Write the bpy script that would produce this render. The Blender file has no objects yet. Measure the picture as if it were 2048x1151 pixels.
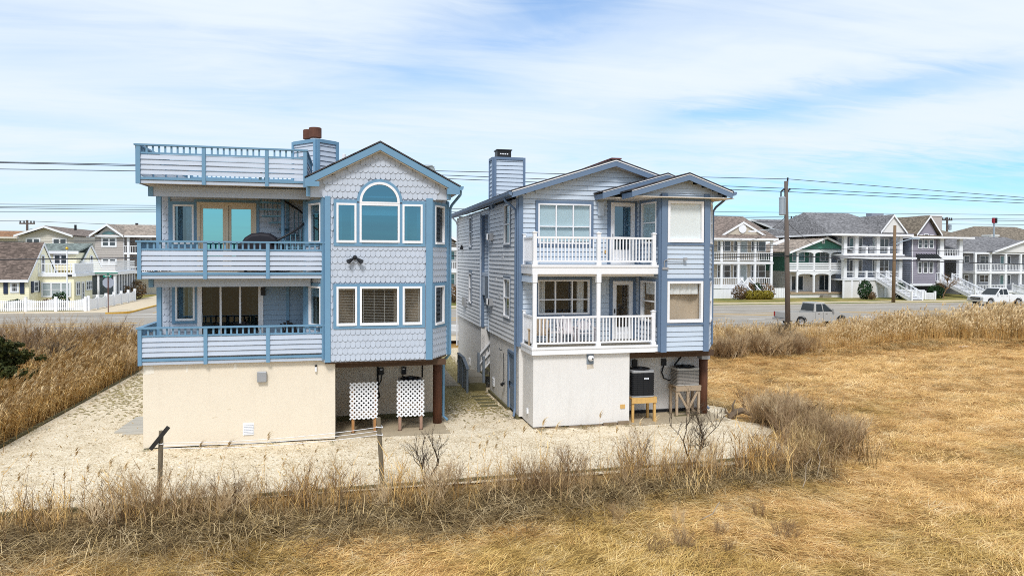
import bpy, bmesh, math, random
import numpy as np
from mathutils import Vector, Matrix
random.seed(7); RNG = np.random.default_rng(7)
SC = bpy.context.scene; COL = SC.collection
R = math.radians
# ---------------------------------------------------------------- camera, sky, sun, exposure
def setup_camera():
    yaw, pitch, roll = R(13.1), R(1.15), 0.0045
    r = Vector((math.cos(yaw), -math.sin(yaw), 0)); f0 = Vector((math.sin(yaw), math.cos(yaw), 0))
    f = f0*math.cos(pitch) + Vector((0, 0, -math.sin(pitch))); u = r.cross(f)
    r2 = r*math.cos(roll) + u*math.sin(roll); u2 = u*math.cos(roll) - r*math.sin(roll)
    cd = bpy.data.cameras.new('camera'); co = bpy.data.objects.new('camera', cd); COL.objects.link(co)
    m = Matrix((r2, u2, -f)).transposed().to_4x4(); m.translation = Vector((0, 0, 6.1))
    co.matrix_world = m
    cd.sensor_width = 36; cd.lens = 36*1420/2048; cd.shift_y = -33.5/2048
    cd.clip_start = 0.1; cd.clip_end = 9000
    SC.camera = co
setup_camera()
SUN_EL, SUN_AZ = R(50), R(198)     # azimuth clockwise from +Y: behind the camera, to the right
def nd(nt, typ, **k):
    n = nt.nodes.new(typ)
    for a, b in k.items(): setattr(n, a, b)
    return n
def setup_sky():
    w = bpy.data.worlds.new('World'); SC.world = w; w.use_nodes = True
    nt = w.node_tree; nt.nodes.clear(); L = nt.links.new
    out = nd(nt, 'ShaderNodeOutputWorld'); bg = nd(nt, 'ShaderNodeBackground'); bg.inputs[1].default_value = 0.1
    sky = nd(nt, 'ShaderNodeTexSky', sky_type='NISHITA'); sky.sun_disc = False
    sky.sun_elevation = SUN_EL; sky.sun_rotation = SUN_AZ; sky.air_density = 1.0; sky.dust_density = 0.6; sky.ozone_density = 1.5
    tc = nd(nt, 'ShaderNodeTexCoord'); sep = nd(nt, 'ShaderNodeSeparateXYZ'); L(tc.outputs['Generated'], sep.inputs[0])
    def M(op, a, b=None, c=None):
        n = nd(nt, 'ShaderNodeMath', operation=op)
        for i, v in enumerate((a, b, c)):
            if v is None: continue
            if isinstance(v, (int, float)): n.inputs[i].default_value = v
            else: L(v, n.inputs[i])
        return n.outputs[0]
    def ramp(x, a, b):
        n = nd(nt, 'ShaderNodeMapRange', interpolation_type='SMOOTHSTEP'); L(x, n.inputs[0])
        n.inputs[1].default_value = a; n.inputs[2].default_value = b; return n.outputs[0]
    z = M('MAXIMUM', sep.outputs[2], 0.0)
    # cloud sheet seen in perspective: direction projected on a high plane
    k = M('ADD', z, 0.10)
    px = M('DIVIDE', sep.outputs[0], k); py = M('DIVIDE', sep.outputs[1], k)
    comb = nd(nt, 'ShaderNodeCombineXYZ'); L(px, comb.inputs[0]); L(py, comb.inputs[1])
    def noise(scale, rot, sx, sy, det, dist, ofs):
        mp = nd(nt, 'ShaderNodeMapping'); L(comb.outputs[0], mp.inputs[0])
        mp.inputs['Rotation'].default_value[2] = rot; mp.inputs['Scale'].default_value = (sx, sy, 1); mp.inputs['Location'].default_value = ofs
        n = nd(nt, 'ShaderNodeTexNoise'); L(mp.outputs[0], n.inputs[0])
        n.inputs['Scale'].default_value = scale; n.inputs['Detail'].default_value = det; n.inputs['Distortion'].default_value = dist
        n.inputs['Roughness'].default_value = 0.58
        return n.outputs[0]
    big = noise(0.42, R(8), 0.8, 1.3, 5, 0.5, (1.7, 4.2, 0))
    streak = noise(0.9, R(-14), 0.6, 2.4, 8, 0.9, (3.1, 0.4, 0))
    fine = noise(3.2, R(20), 0.8, 2.2, 8, 1.2, (0, 0, 2))
    cov = M('ADD', M('ADD', M('MULTIPLY', big, 0.62), M('MULTIPLY', streak, 0.40)), M('MULTIPLY', fine, 0.14))
    # a high sheet of cirrostratus everywhere, a clear strip low over the land
    low = ramp(sep.outputs[2], 0.02, 0.17)
    cov2 = M('ADD', cov, M('MULTIPLY', low, 0.16))
    mask = ramp(cov2, 0.42, 0.84)
    mask = M('ADD', M('MULTIPLY', mask, 0.56), 0.43)
    # clear blue cracks in the sheet
    def crack(az, el, wa, we, tilt, amt):
        d = (math.sin(R(az))*math.cos(R(el)), math.cos(R(az))*math.cos(R(el)), math.sin(R(el)))
        rt = Vector((math.cos(R(az)), -math.sin(R(az)), 0)); up = rt.cross(Vector(d))
        t = R(tilt); a = rt*math.cos(t)+up*math.sin(t); b = up*math.cos(t)-rt*math.sin(t)
        def dot(v):
            n = nd(nt, 'ShaderNodeVectorMath', operation='DOT_PRODUCT'); L(tc.outputs['Generated'], n.inputs[0]); n.inputs[1].default_value = v; return n.outputs[1]
        qa = M('DIVIDE', dot(a), wa); qb = M('DIVIDE', M('ADD', dot(b), M('MULTIPLY', M('SUBTRACT', fine, 0.5), we*2.2)), we)
        front = ramp(dot(Vector(d)), 0.3, 0.6)
        r2 = M('ADD', M('MULTIPLY', qa, qa), M('MULTIPLY', qb, qb))
        g = M('MULTIPLY', M('POWER', 2.718, M('MULTIPLY', r2, -1.0)), front)
        return M('MULTIPLY', g, M('MULTIPLY', M('SUBTRACT', 1.2, streak), amt))
    for c in CRACKS:
        mask = M('SUBTRACT', mask, crack(*c))
    mask = M('MINIMUM', M('MAXIMUM', mask, 0.0), 1.0)
    mx = nd(nt, 'ShaderNodeMix', data_type='RGBA'); L(mask, mx.inputs[0])
    blue = nd(nt, 'ShaderNodeMix', data_type='RGBA', blend_type='MULTIPLY'); blue.inputs[0].default_value = 1; L(sky.outputs[0], blue.inputs[6]); tm = nd(nt, 'ShaderNodeMix', data_type='RGBA'); L(ramp(sep.outputs[2], 0.0, 0.22), tm.inputs[0]); tm.inputs[6].default_value = (0.60, 0.79, 1.01, 1); tm.inputs[7].default_value = SKY_TINT; L(tm.outputs[2], blue.inputs[7])
    L(blue.outputs[2], mx.inputs[6]); mx.inputs[7].default_value = CLOUD
    L(mx.outputs[2], bg.inputs[0]); L(bg.outputs[0], out.inputs[0])
#         azimuth, elevation, half widths, tilt, amount
CRACKS = [(17, 19.5, 0.20, 0.045, 12, 0.62), (39, 11.8, 0.20, 0.020, 4, 0.75), (29.5, 10.8, 0.13, 0.014, -6, 0.45), (44, 5.0, 0.45, 0.045, 2, 0.85), (-24, 16, 0.22, 0.07, -10, 0.20), (5, 14, 0.18, 0.04, 10, 0.20)]
CLOUD = (4.75, 5.25, 5.75, 1); SKY_TINT = (0.40, 0.78, 1.06, 1)
setup_sky()
def setup_sun():
    d = bpy.data.lights.new('sun', 'SUN'); d.energy = 1.5; d.angle = R(14); d.color = (1, 0.965, 0.925)
    o = bpy.data.objects.new('sun', d); COL.objects.link(o)
    v = Vector((math.sin(SUN_AZ)*math.cos(SUN_EL), math.cos(SUN_AZ)*math.cos(SUN_EL), math.sin(SUN_EL)))
    o.rotation_euler = v.to_track_quat('Z', 'Y').to_euler(); o.location = (0, 0, 60)
setup_sun()
vs = SC.view_settings
vs.view_transform = 'Standard'; vs.look = 'None'; vs.gamma = 1; vs.use_curve_mapping = False; vs.exposure = 0.85
SC.cycles.use_denoising = False; SC.cycles.use_adaptive_sampling = False; SC.cycles.filter_width = 1.0; SC.cycles.sample_clamp_indirect = 4; SC.cycles.max_bounces = 8; SC.cycles.transparent_max_bounces = 16; SC.cycles.caustics_reflective = False; SC.cycles.caustics_refractive = False
# ---------------------------------------------------------------- library: materials
MATS = {}
def paint(name, col, rough=0.55, var=0.10, scale=3.0, streak=0.0, bump=0.0, bscale=60, rnd=0.06, dirt=(0.18, 0.15, 0.11), spec=0.35, stretch=(1, 1, 1), metal=0.0):
    """solid coat with uneven wear; rnd varies it from piece to piece"""
    if name in MATS: return MATS[name]
    m = bpy.data.materials.new(name); m.use_nodes = True; nt = m.node_tree; L = nt.links.new
    b = nt.nodes['Principled BSDF']; b.inputs['Roughness'].default_value = rough; b.inputs['Specular IOR Level'].default_value = spec; b.inputs['Metallic'].default_value = metal
    g = nd(nt, 'ShaderNodeNewGeometry'); mp = nd(nt, 'ShaderNodeMapping'); L(g.outputs['Position'], mp.inputs[0]); mp.inputs['Scale'].default_value = stretch
    n = nd(nt, 'ShaderNodeTexNoise'); L(mp.outputs[0], n.inputs[0]); n.inputs['Scale'].default_value = scale; n.inputs['Detail'].default_value = 6; n.inputs['Roughness'].default_value = 0.65
    oi = nd(nt, 'ShaderNodeObjectInfo')
    a = nd(nt, 'ShaderNodeMath', operation='MULTIPLY_ADD'); L(n.outputs[0], a.inputs[0]); a.inputs[1].default_value = var*2; a.inputs[2].default_value = 1-var-rnd*0.5
    c = nd(nt, 'ShaderNodeMath', operation='MULTIPLY_ADD'); L(oi.outputs['Random'], c.inputs[0]); c.inputs[1].default_value = rnd; L(a.outputs[0], c.inputs[2])
    hs = nd(nt, 'ShaderNodeMix', data_type='RGBA', blend_type='MULTIPLY'); hs.inputs[0].default_value = 1
    hs.inputs[6].default_value = (*col, 1); L(c.outputs[0], hs.inputs[7]); cur = hs.outputs[2]
    if streak:
        m2 = nd(nt, 'ShaderNodeMapping'); L(g.outputs['Position'], m2.inputs[0]); m2.inputs['Scale'].default_value = (5, 5, 0.55)
        n2 = nd(nt, 'ShaderNodeTexNoise'); L(m2.outputs[0], n2.inputs[0]); n2.inputs['Scale'].default_value = 1.2; n2.inputs['Detail'].default_value = 8; n2.inputs['Roughness'].default_value = 0.7
        mr = nd(nt, 'ShaderNodeMapRange'); L(n2.outputs[0], mr.inputs[0]); mr.inputs[1].default_value = 0.50; mr.inputs[2].default_value = 0.78; mr.inputs[4].default_value = streak
        mm = nd(nt, 'ShaderNodeMix', data_type='RGBA'); L(mr.outputs[0], mm.inputs[0]); L(cur, mm.inputs[6]); mm.inputs[7].default_value = (*dirt, 1); cur = mm.outputs[2]
    L(cur, b.inputs['Base Color'])
    if bump:
        m3 = nd(nt, 'ShaderNodeMapping'); L(g.outputs['Position'], m3.inputs[0]); m3.inputs['Scale'].default_value = (1, 1, 2.2); n3 = nd(nt, 'ShaderNodeTexNoise'); L(m3.outputs[0], n3.inputs[0]); n3.inputs['Scale'].default_value = bscale; n3.inputs['Detail'].default_value = 4
        bp = nd(nt, 'ShaderNodeBump'); L(n3.outputs[0], bp.inputs['Height']); bp.inputs['Strength'].default_value = bump; bp.inputs['Distance'].default_value = 0.02; L(bp.outputs[0], b.inputs['Normal'])
    MATS[name] = m; return m
def ramp_mat(name, cols, scale=4, detail=8, rough=0.8, stretch=(1, 1, 1), bump=0.3, bdist=0.02, voro=None, rnd=0.0, dist=0.0, spec=0.2):
    """cols: (pos, rgb) stops driven by noise (or by voronoi cells of a given scale)"""
    if name in MATS: return MATS[name]
    m = bpy.data.materials.new(name); m.use_nodes = True; nt = m.node_tree; L = nt.links.new
    b = nt.nodes['Principled BSDF']; b.inputs['Roughness'].default_value = rough; b.inputs['Specular IOR Level'].default_value = spec
    g = nd(nt, 'ShaderNodeNewGeometry'); mp = nd(nt, 'ShaderNodeMapping'); L(g.outputs['Position'], mp.inputs[0]); mp.inputs['Scale'].default_value = stretch
    n = nd(nt, 'ShaderNodeTexNoise'); L(mp.outputs[0], n.inputs[0]); n.inputs['Scale'].default_value = scale; n.inputs['Detail'].default_value = detail; n.inputs['Roughness'].default_value = 0.7; n.inputs['Distortion'].default_value = dist
    fac = n.outputs[0]
    if voro:
        v = nd(nt, 'ShaderNodeTexVoronoi'); L(mp.outputs[0], v.inputs[0]); v.inputs['Scale'].default_value = voro
        sx = nd(nt, 'ShaderNodeSeparateColor'); L(v.outputs['Color'], sx.inputs[0])
        a = nd(nt, 'ShaderNodeMath', operation='MULTIPLY_ADD'); L(sx.outputs[0], a.inputs[0]); a.inputs[1].default_value = 0.55
        s = nd(nt, 'ShaderNodeMath', operation='MULTIPLY_ADD'); L(n.outputs[0], s.inputs[0]); s.inputs[1].default_value = 0.7; s.inputs[2].default_value = -0.12; L(s.outputs[0], a.inputs[2]); fac = a.outputs[0]
    if rnd:
        oi = nd(nt, 'ShaderNodeObjectInfo'); a = nd(nt, 'ShaderNodeMath', operation='MULTIPLY_ADD'); L(oi.outputs['Random'], a.inputs[0]); a.inputs[1].default_value = rnd
        s = nd(nt, 'ShaderNodeMath', operation='SUBTRACT'); L(fac, s.inputs[0]); s.inputs[1].default_value = rnd/2; L(s.outputs[0], a.inputs[2]); fac = a.outputs[0]
    cr = nd(nt, 'ShaderNodeValToRGB'); L(fac, cr.inputs[0]); e = cr.color_ramp.elements
    while len(e) < len(cols): e.new(0.5)
    for q, (p, c) in zip(e, cols): q.position = p; q.color = (*c, 1)
    L(cr.outputs[0], b.inputs['Base Color'])
    if bump:
        bp = nd(nt, 'ShaderNodeBump'); bp.inputs['Strength'].default_value = bump; bp.inputs['Distance'].default_value = bdist
        L(v.outputs['Distance'] if voro else n.outputs[0], bp.inputs['Height']); L(bp.outputs[0], b.inputs['Normal'])
    MATS[name] = m; return m
def glass(name, tint, refl, k, rough=0.02, wav=0.0):
    """pane: looks through and mirrors the surroundings; k is its mirror strength head on"""
    if name in MATS: return MATS[name]
    m = bpy.data.materials.new(name); m.use_nodes = True; nt = m.node_tree; L = nt.links.new; nt.nodes.clear()
    o = nd(nt, 'ShaderNodeOutputMaterial'); t = nd(nt, 'ShaderNodeBsdfTransparent'); t.inputs[0].default_value = (*tint, 1)
    gl = nd(nt, 'ShaderNodeBsdfGlossy'); gl.inputs[0].default_value = (*refl, 1); gl.inputs['Roughness'].default_value = rough
    lw = nd(nt, 'ShaderNodeFresnel'); lw.inputs[0].default_value = 1.5
    a = nd(nt, 'ShaderNodeMath', operation='MULTIPLY_ADD', use_clamp=True); L(lw.outputs[0], a.inputs[0]); a.inputs[1].default_value = 0.9; a.inputs[2].default_value = k
    gg = nd(nt, 'ShaderNodeNewGeometry'); fr = nd(nt, 'ShaderNodeMath', operation='SUBTRACT'); fr.inputs[0].default_value = 1; L(gg.outputs['Backfacing'], fr.inputs[1]); am = nd(nt, 'ShaderNodeMath', operation='MULTIPLY'); L(a.outputs[0], am.inputs[0]); L(fr.outputs[0], am.inputs[1])
    mx = nd(nt, 'ShaderNodeMixShader'); L(am.outputs[0], mx.inputs[0]); L(t.outputs[0], mx.inputs[1]); L(gl.outputs[0], mx.inputs[2]); L(mx.outputs[0], o.inputs[0])
    MATS[name] = m; return m
# ---------------------------------------------------------------- library: meshes and objects
class MB:
    def __init__(s): s.v = []; s.f = []
    def add(s, vs, fs):
        o = len(s.v); s.v += [tuple(p) for p in vs]; s.f += [tuple(i+o for i in f) for f in fs]; return s
    def box(s, a, b):
        x0, y0, z0 = a; x1, y1, z1 = b
        return s.hexa([(x0, y0, z0), (x1, y0, z0), (x1, y1, z0), (x0, y1, z0), (x0, y0, z1), (x1, y0, z1), (x1, y1, z1), (x0, y1, z1)])
    def hexa(s, p): return s.add(p, [(0, 3, 2, 1), (4, 5, 6, 7), (0, 1, 5, 4), (1, 2, 6, 5), (2, 3, 7, 6), (3, 0, 4, 7)])
    def quad(s, *p): return s.add(p, [tuple(range(len(p)))])
    def extrude(s, poly, vec):
        n = len(poly); vec = Vector(vec); top = [Vector(p)+vec for p in poly]
        return s.add([tuple(p) for p in poly]+[tuple(p) for p in top], [tuple(range(n))[::-1], tuple(range(n, 2*n))]+[(i, (i+1) % n, n+(i+1) % n, n+i) for i in range(n)])
    def beam(s, a, b, w, h, up=(0, 0, 1)):
        a = Vector(a); b = Vector(b); d = (b-a).normalized(); up = Vector(up)
        if abs(d.dot(up)) > .98: up = Vector((0, 1, 0))
        x = d.cross(up).normalized(); y = x.cross(d)
        c = [x*-w/2+y*-h/2, x*w/2+y*-h/2, x*w/2+y*h/2, x*-w/2+y*h/2]
        return s.hexa([a+q for q in c]+[b+q for q in c])
    def tube(s, pts, r, n=8, cap=True):
        pts = [Vector(p) for p in pts]; rr = r if isinstance(r, (list, tuple)) else [r]*len(pts); o = len(s.v); ref = None
        for i, p in enumerate(pts):
            d = (pts[min(i+1, len(pts)-1)]-pts[max(i-1, 0)]).normalized()
            if ref is None: ref = Vector((0, 0, 1)) if abs(d.z) < .9 else Vector((0, 1, 0))
            x = d.cross(ref).normalized(); y = x.cross(d); ref = y
            s.v += [tuple(p+(x*math.cos(2*math.pi*k/n)+y*math.sin(2*math.pi*k/n))*rr[i]) for k in range(n)]
        for i in range(len(pts)-1):
            s.f += [(o+i*n+k, o+i*n+(k+1) % n, o+(i+1)*n+(k+1) % n, o+(i+1)*n+k) for k in range(n)]
        if cap: s.f += [tuple(o+k for k in range(n))[::-1], tuple(o+(len(pts)-1)*n+k for k in range(n))]
        return s
    def lathe(s, prof, c=(0, 0, 0), n=16):
        o = len(s.v); m = len(prof)
        for k in range(n):
            a = 2*math.pi*k/n; s.v += [(c[0]+r*math.cos(a), c[1]+r*math.sin(a), c[2]+z) for r, z in prof]
        for k in range(n):
            q = (k+1) % n; s.f += [(o+k*m+i, o+q*m+i, o+q*m+i+1, o+k*m+i+1) for i in range(m-1)]
        return s
    def mesh(s, name, mat, smooth=False):
        me = bpy.data.meshes.new(name); me.from_pydata(s.v, [], s.f); me.materials.append(mat); me.validate()
        if smooth: me.shade_smooth()
        bm = bmesh.new(); bm.from_mesh(me); bmesh.ops.recalc_face_normals(bm, faces=bm.faces); bm.to_mesh(me); bm.free()
        return me
    def build(s, name, mat, parent=None, label=None, smooth=False, bevel=0, **k):
        return link(name, s.mesh(name, mat, smooth), parent, label, bevel=bevel, **k)
WM = {}; LOCAL = set()
def link(name, data, parent=None, label=None, loc=None, rot=None, scale=None, bevel=0, kind=None, group=None, cat=None):
    o = bpy.data.objects.new(name, data); COL.objects.link(o)
    if loc is not None: o.location = loc
    if rot is not None: o.rotation_euler = rot if isinstance(rot, (tuple, list)) else (0, 0, rot)
    if scale is not None: o.scale = scale
    b = Matrix.LocRotScale(o.location, o.rotation_euler, o.scale)
    if parent is not None:
        o.parent = parent; pw = WM[parent.name]
        if parent.name in LOCAL: LOCAL.add(o.name); WM[o.name] = pw @ b
        else: o.matrix_parent_inverse = pw.inverted(); WM[o.name] = b
    else: WM[o.name] = b
    if label: o['label'] = label
    if cat: o['category'] = cat
    if kind: o['kind'] = kind
    if group: o['group'] = group
    if bevel:
        md = o.modifiers.new('bevel', 'BEVEL'); md.width = bevel; md.segments = 2; md.limit_method = 'ANGLE'
    return o
def thing(name, label, cat, loc=(0, 0, 0), rot=0, group=None, local=False):
    o = link(name, None, None, label, loc=loc, rot=rot, cat=cat, group=group); o.empty_display_size = 0.3
    if local: LOCAL.add(o.name)
    return o
UM = {}
def unit(kind, mat):
    key = (kind, mat.name)
    if key in UM: return UM[key]
    b = MB()
    if kind == 'box': b.box((-.5, -.5, -.5), (.5, .5, .5))
    elif kind == 'lap': b.extrude([(-.5, 0, 0), (-.5, -1, 0), (-.5, -.92, .06), (-.5, -.22, 1), (-.5, 0, 1)], (1, 0, 0))
    elif kind == 'scale':
        pts = [(-.49, 0, 1.22), (.49, 0, 1.22), (.49, 0, .42)]+[(.49*math.cos(a), 0, .42-.39*math.sin(a)) for a in np.linspace(0.2, math.pi-.2, 9)]+[(-.49, 0, .42)]
        n = len(pts); fr = [(x, -1.0+.62*(z/1.25), z) for x, _, z in pts]
        b.add(fr+[(x, 0, z) for x, _, z in pts], [tuple(range(n))]+[(i, n+i, n+(i+1) % n, (i+1) % n) for i in range(n)])
    elif kind == 'picket': b.extrude([(-.5, -.5, 0), (.5, -.5, 0), (.5, -.5, .94), (0, -.5, 1), (-.5, -.5, .94)], (0, 1, 0))
    elif kind == 'baluster': b.tube([(0, 0, 0), (0, 0, 1)], .5, 6)
    me = b.mesh(kind+'_piece', mat); UM[key] = me; return me
def bx(name, mat, parent, a, b, **k):
    """a shared box as one piece between two corners"""
    c = [(p+q)/2 for p, q in zip(a, b)]; s = [abs(q-p) for p, q in zip(a, b)]
    return link(name, unit('box', mat), parent, loc=c, scale=s, **k)
class Wall:
    def __init__(s, p0, p1, z=0):
        s.p = Vector((p0[0], p0[1], 0)); d = Vector((p1[0]-p0[0], p1[1]-p0[1], 0)); s.L = d.length; s.d = d.normalized()
        s.n = Vector((s.d.y, -s.d.x, 0)); s.rot = math.atan2(s.d.y, s.d.x)
    def P(s, u, o, z): q = s.p+s.d*u+s.n*o; return (q.x, q.y, z)
    def box(s, mb, u0, u1, o0, o1, z0, z1):
        return mb.hexa([s.P(u0, o1, z0), s.P(u1, o1, z0), s.P(u1, o0, z0), s.P(u0, o0, z0), s.P(u0, o1, z1), s.P(u1, o1, z1), s.P(u1, o0, z1), s.P(u0, o0, z1)])
    def piece(s, name, mat, parent, u0, u1, o0, o1, z0, z1, **k):
        return link(name, unit('box', mat), parent, loc=s.P((u0+u1)/2, (o0+o1)/2, (z0+z1)/2), rot=s.rot, scale=(u1-u0, abs(o1-o0), z1-z0), **k)
def op_iv(op, z):
    if op[0] == 'arch':      # ('arch', uc, r, z0, zs): rectangle to zs, half round above
        _, uc, r, z0, zs = op
        if z < z0 or z > zs+r: return None
        h = r if z <= zs else math.sqrt(max(r*r-(z-zs)**2, 0)); return (uc-h, uc+h)
    u0, u1, z0, z1 = op
    return (u0, u1) if z0 < z < z1 else None
def runs(span, z, ops):
    out = [span]
    for op in ops:
        iv = op_iv(op, z)
        if not iv: continue
        nx = []
        for a, b in out:
            if iv[1] <= a or iv[0] >= b: nx.append((a, b)); continue
            if iv[0] > a: nx.append((a, iv[0]))
            if iv[1] < b: nx.append((iv[1], b))
        out = nx
    return [(a, b) for a, b in out if b-a > 0.03]
def gable(u0, u1, eave, ua, apex):
    def f(z):
        if z <= eave: return (u0, u1)
        t = (z-eave)/(apex-eave)
        return (u0+(ua-u0)*t, u1+(ua-u1)*t) if t < 1 else (ua, ua)
    return f
def wallfill(parent, W, mat, z0, z1, ops, span, name='wall', t=0.10, step=0.12):
    zs = {z0, z1}
    for op in ops: zs |= ({op[3], op[4]} if op[0] == 'arch' else {op[2], op[3]})
    if callable(span) or any(o[0] == 'arch' for o in ops): zs |= set(np.arange(z0, z1, step).tolist())
    zs = sorted(z for z in zs if z0 <= z <= z1); b = MB()
    for a, c in zip(zs, zs[1:]):
        if c-a < 1e-4: continue
        m = (a+c)/2
        for u0, u1 in runs(span(m) if callable(span) else span, m, ops): W.box(b, u0, u1, -t, 0, a, c)
    return b.build(name, mat, parent)
def siding(parent, W, mat, z0, z1, ops, span, expo=0.172, name='siding_board', d=0.044):
    z = z0
    while z < z1-0.03:
        h = min(expo, z1-z); m = z+h*0.5
        rr = []
        for u0, u1 in runs(span(m+h*.3) if callable(span) else span, m, ops):
            if u1-u0 > 2.2 and random.random() < .6: q = random.uniform(u0+.6, u1-.6); rr += [(u0, q-.004), (q+.004, u1)]
            else: rr.append((u0, u1))
        for u0, u1 in rr:
            link(name, unit('lap', mat), parent, loc=W.P((u0+u1)/2, 0, z), rot=W.rot, scale=(u1-u0, d, h*.925))
        z += expo
def room(W, parent, u0, u1, z0, z1, mat, depth=1.4, o=-0.10):
    b = MB(); P = W.P; g = .05; u0 -= g; u1 += g; z0 -= g; z1 += g; f = o; k = o-depth
    b.quad(P(u0, k, z0), P(u1, k, z0), P(u1, k, z1), P(u0, k, z1)); b.quad(P(u0, f, z0), P(u0, k, z0), P(u0, k, z1), P(u0, f, z1)); b.quad(P(u1, f, z0), P(u1, f, z1), P(u1, k, z1), P(u1, k, z0))
    b.quad(P(u0, f, z0), P(u1, f, z0), P(u1, k, z0), P(u0, k, z0)); b.quad(P(u0, f, z1), P(u0, k, z1), P(u1, k, z1), P(u1, f, z1))
    return b.build('room', mat, parent)
def window(parent, W, u0, u1, z0, z1, fm, gm, n=1, fw=0.06, mid=0, grid=None, trim=None, tw=0.10, tb=None, back=None, roomm=None, depth=1.4, name='window', label=None, widths=None, proud=0.07, pane_o=0.0):
    """frame is the window's own mesh; panes, blinds and the room behind are its sub-parts"""
    b = MB(); o0, o1 = -0.08, proud
    W.box(b, u0, u0+fw, o0, o1, z0, z1); W.box(b, u1-fw, u1, o0, o1, z0, z1)
    W.box(b, u0+fw, u1-fw, o0, o1, z1-fw, z1); W.box(b, u0+fw, u1-fw, o0, o1+.02, z0, z0+fw*1.25)
    iu0, iu1, iz0, iz1 = u0+fw, u1-fw, z0+fw*1.25, z1-fw; mw = fw*0.9; cells = []
    ws = widths or [1]*n; tot = (iu1-iu0)-mw*(n-1); u = iu0
    for i in range(n):
        w = tot*ws[i]/sum(ws); cells.append((u, u+w))
        if i < n-1: W.box(b, u+w, u+w+mw, o0, o1-.008, iz0, iz1)
        u += w+mw
    if mid:
        for a, c in cells: W.box(b, a, c, -.05, o1-.02, iz0+(iz1-iz0)*mid-.02, iz0+(iz1-iz0)*mid+.02)
    if grid:
        gx, gz = grid
        for a, c in cells:
            for i in range(1, gx): q = a+(c-a)*i/gx; W.box(b, q-.012, q+.012, -.02, .012, iz0, iz1)
            for i in range(1, gz): q = iz0+(iz1-iz0)*i/gz; W.box(b, a, c, -.02, .011, q-.012, q+.012)
    w = b.build(name, fm, parent, label)
    for a, c in cells:
        p = MB(); W.box(p, a, c, pane_o-.012, pane_o-.004, iz0, iz1); p.build('pane', gm, w)
    for i, (a, c) in enumerate(cells):
        for bk in (back or []):
            if len(bk) > 2 and bk[2] is not None and i not in bk[2]: continue
            p = MB()
            if bk[0] == 'blind':
                z = iz1-.05
                while z > iz0: 
                    p.hexa([W.P(a+.01, -.085, z), W.P(c-.01, -.085, z), W.P(c-.01, -.110, z), W.P(a+.01, -.110, z), W.P(a+.01, -.085, z+.004), W.P(c-.01, -.085, z+.004), W.P(c-.01, -.110, z+.004), W.P(a+.01, -.110, z+.004)]); z -= .052
                W.box(p, a+.005, c-.005, -.12, -.075, iz1-.05, iz1)
                for q in ((.08, .92) if c-a < .9 else (.05, .35, .65, .95)): W.box(p, a+(c-a)*q-.006, a+(c-a)*q+.006, -.104, -.1, iz0, iz1)
                p.build('blind', bk[1], w)
            elif bk[0] == 'shade': W.box(p, a, c, -.06, -.052, iz0+(iz1-iz0)*(1-bk[3]), iz1); p.build('shade', bk[1], w)
            elif bk[0] == 'curtain':
                lo, hi = bk[3]; wv = c-a; N = 14; za = iz0+(iz1-iz0)*(bk[4] if len(bk) > 4 else 0)
                pts = [(a+wv*(lo+(hi-lo)*k/N), -.12-.028*math.sin(k*2.3+a)) for k in range(N+1)]
                p.add([W.P(q, o, za) for q, o in pts]+[W.P(q, o, iz1) for q, o in pts], [(k, k+1, N+2+k, N+1+k) for k in range(N)]); p.build('curtain', bk[1], w)
    if roomm: room(W, w, u0+fw*.5, u1-fw*.5, z0+fw*.5, z1-fw*.5, roomm, depth)
    if trim:
        tb = tw if tb is None else tb
        if tw > 0:
            W.piece('window_trim', trim, parent, u0-tw, u0, 0, .06, z0-tb, z1+tw); W.piece('window_trim', trim, parent, u1, u1+tw, 0, .06, z0-tb, z1+tw)
            W.piece('window_trim', trim, parent, u0, u1, 0, .06, z1, z1+tw)
            if tb: W.piece('window_trim', trim, parent, u0, u1, 0, .06, z0-tb, z0)
    return w
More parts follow.
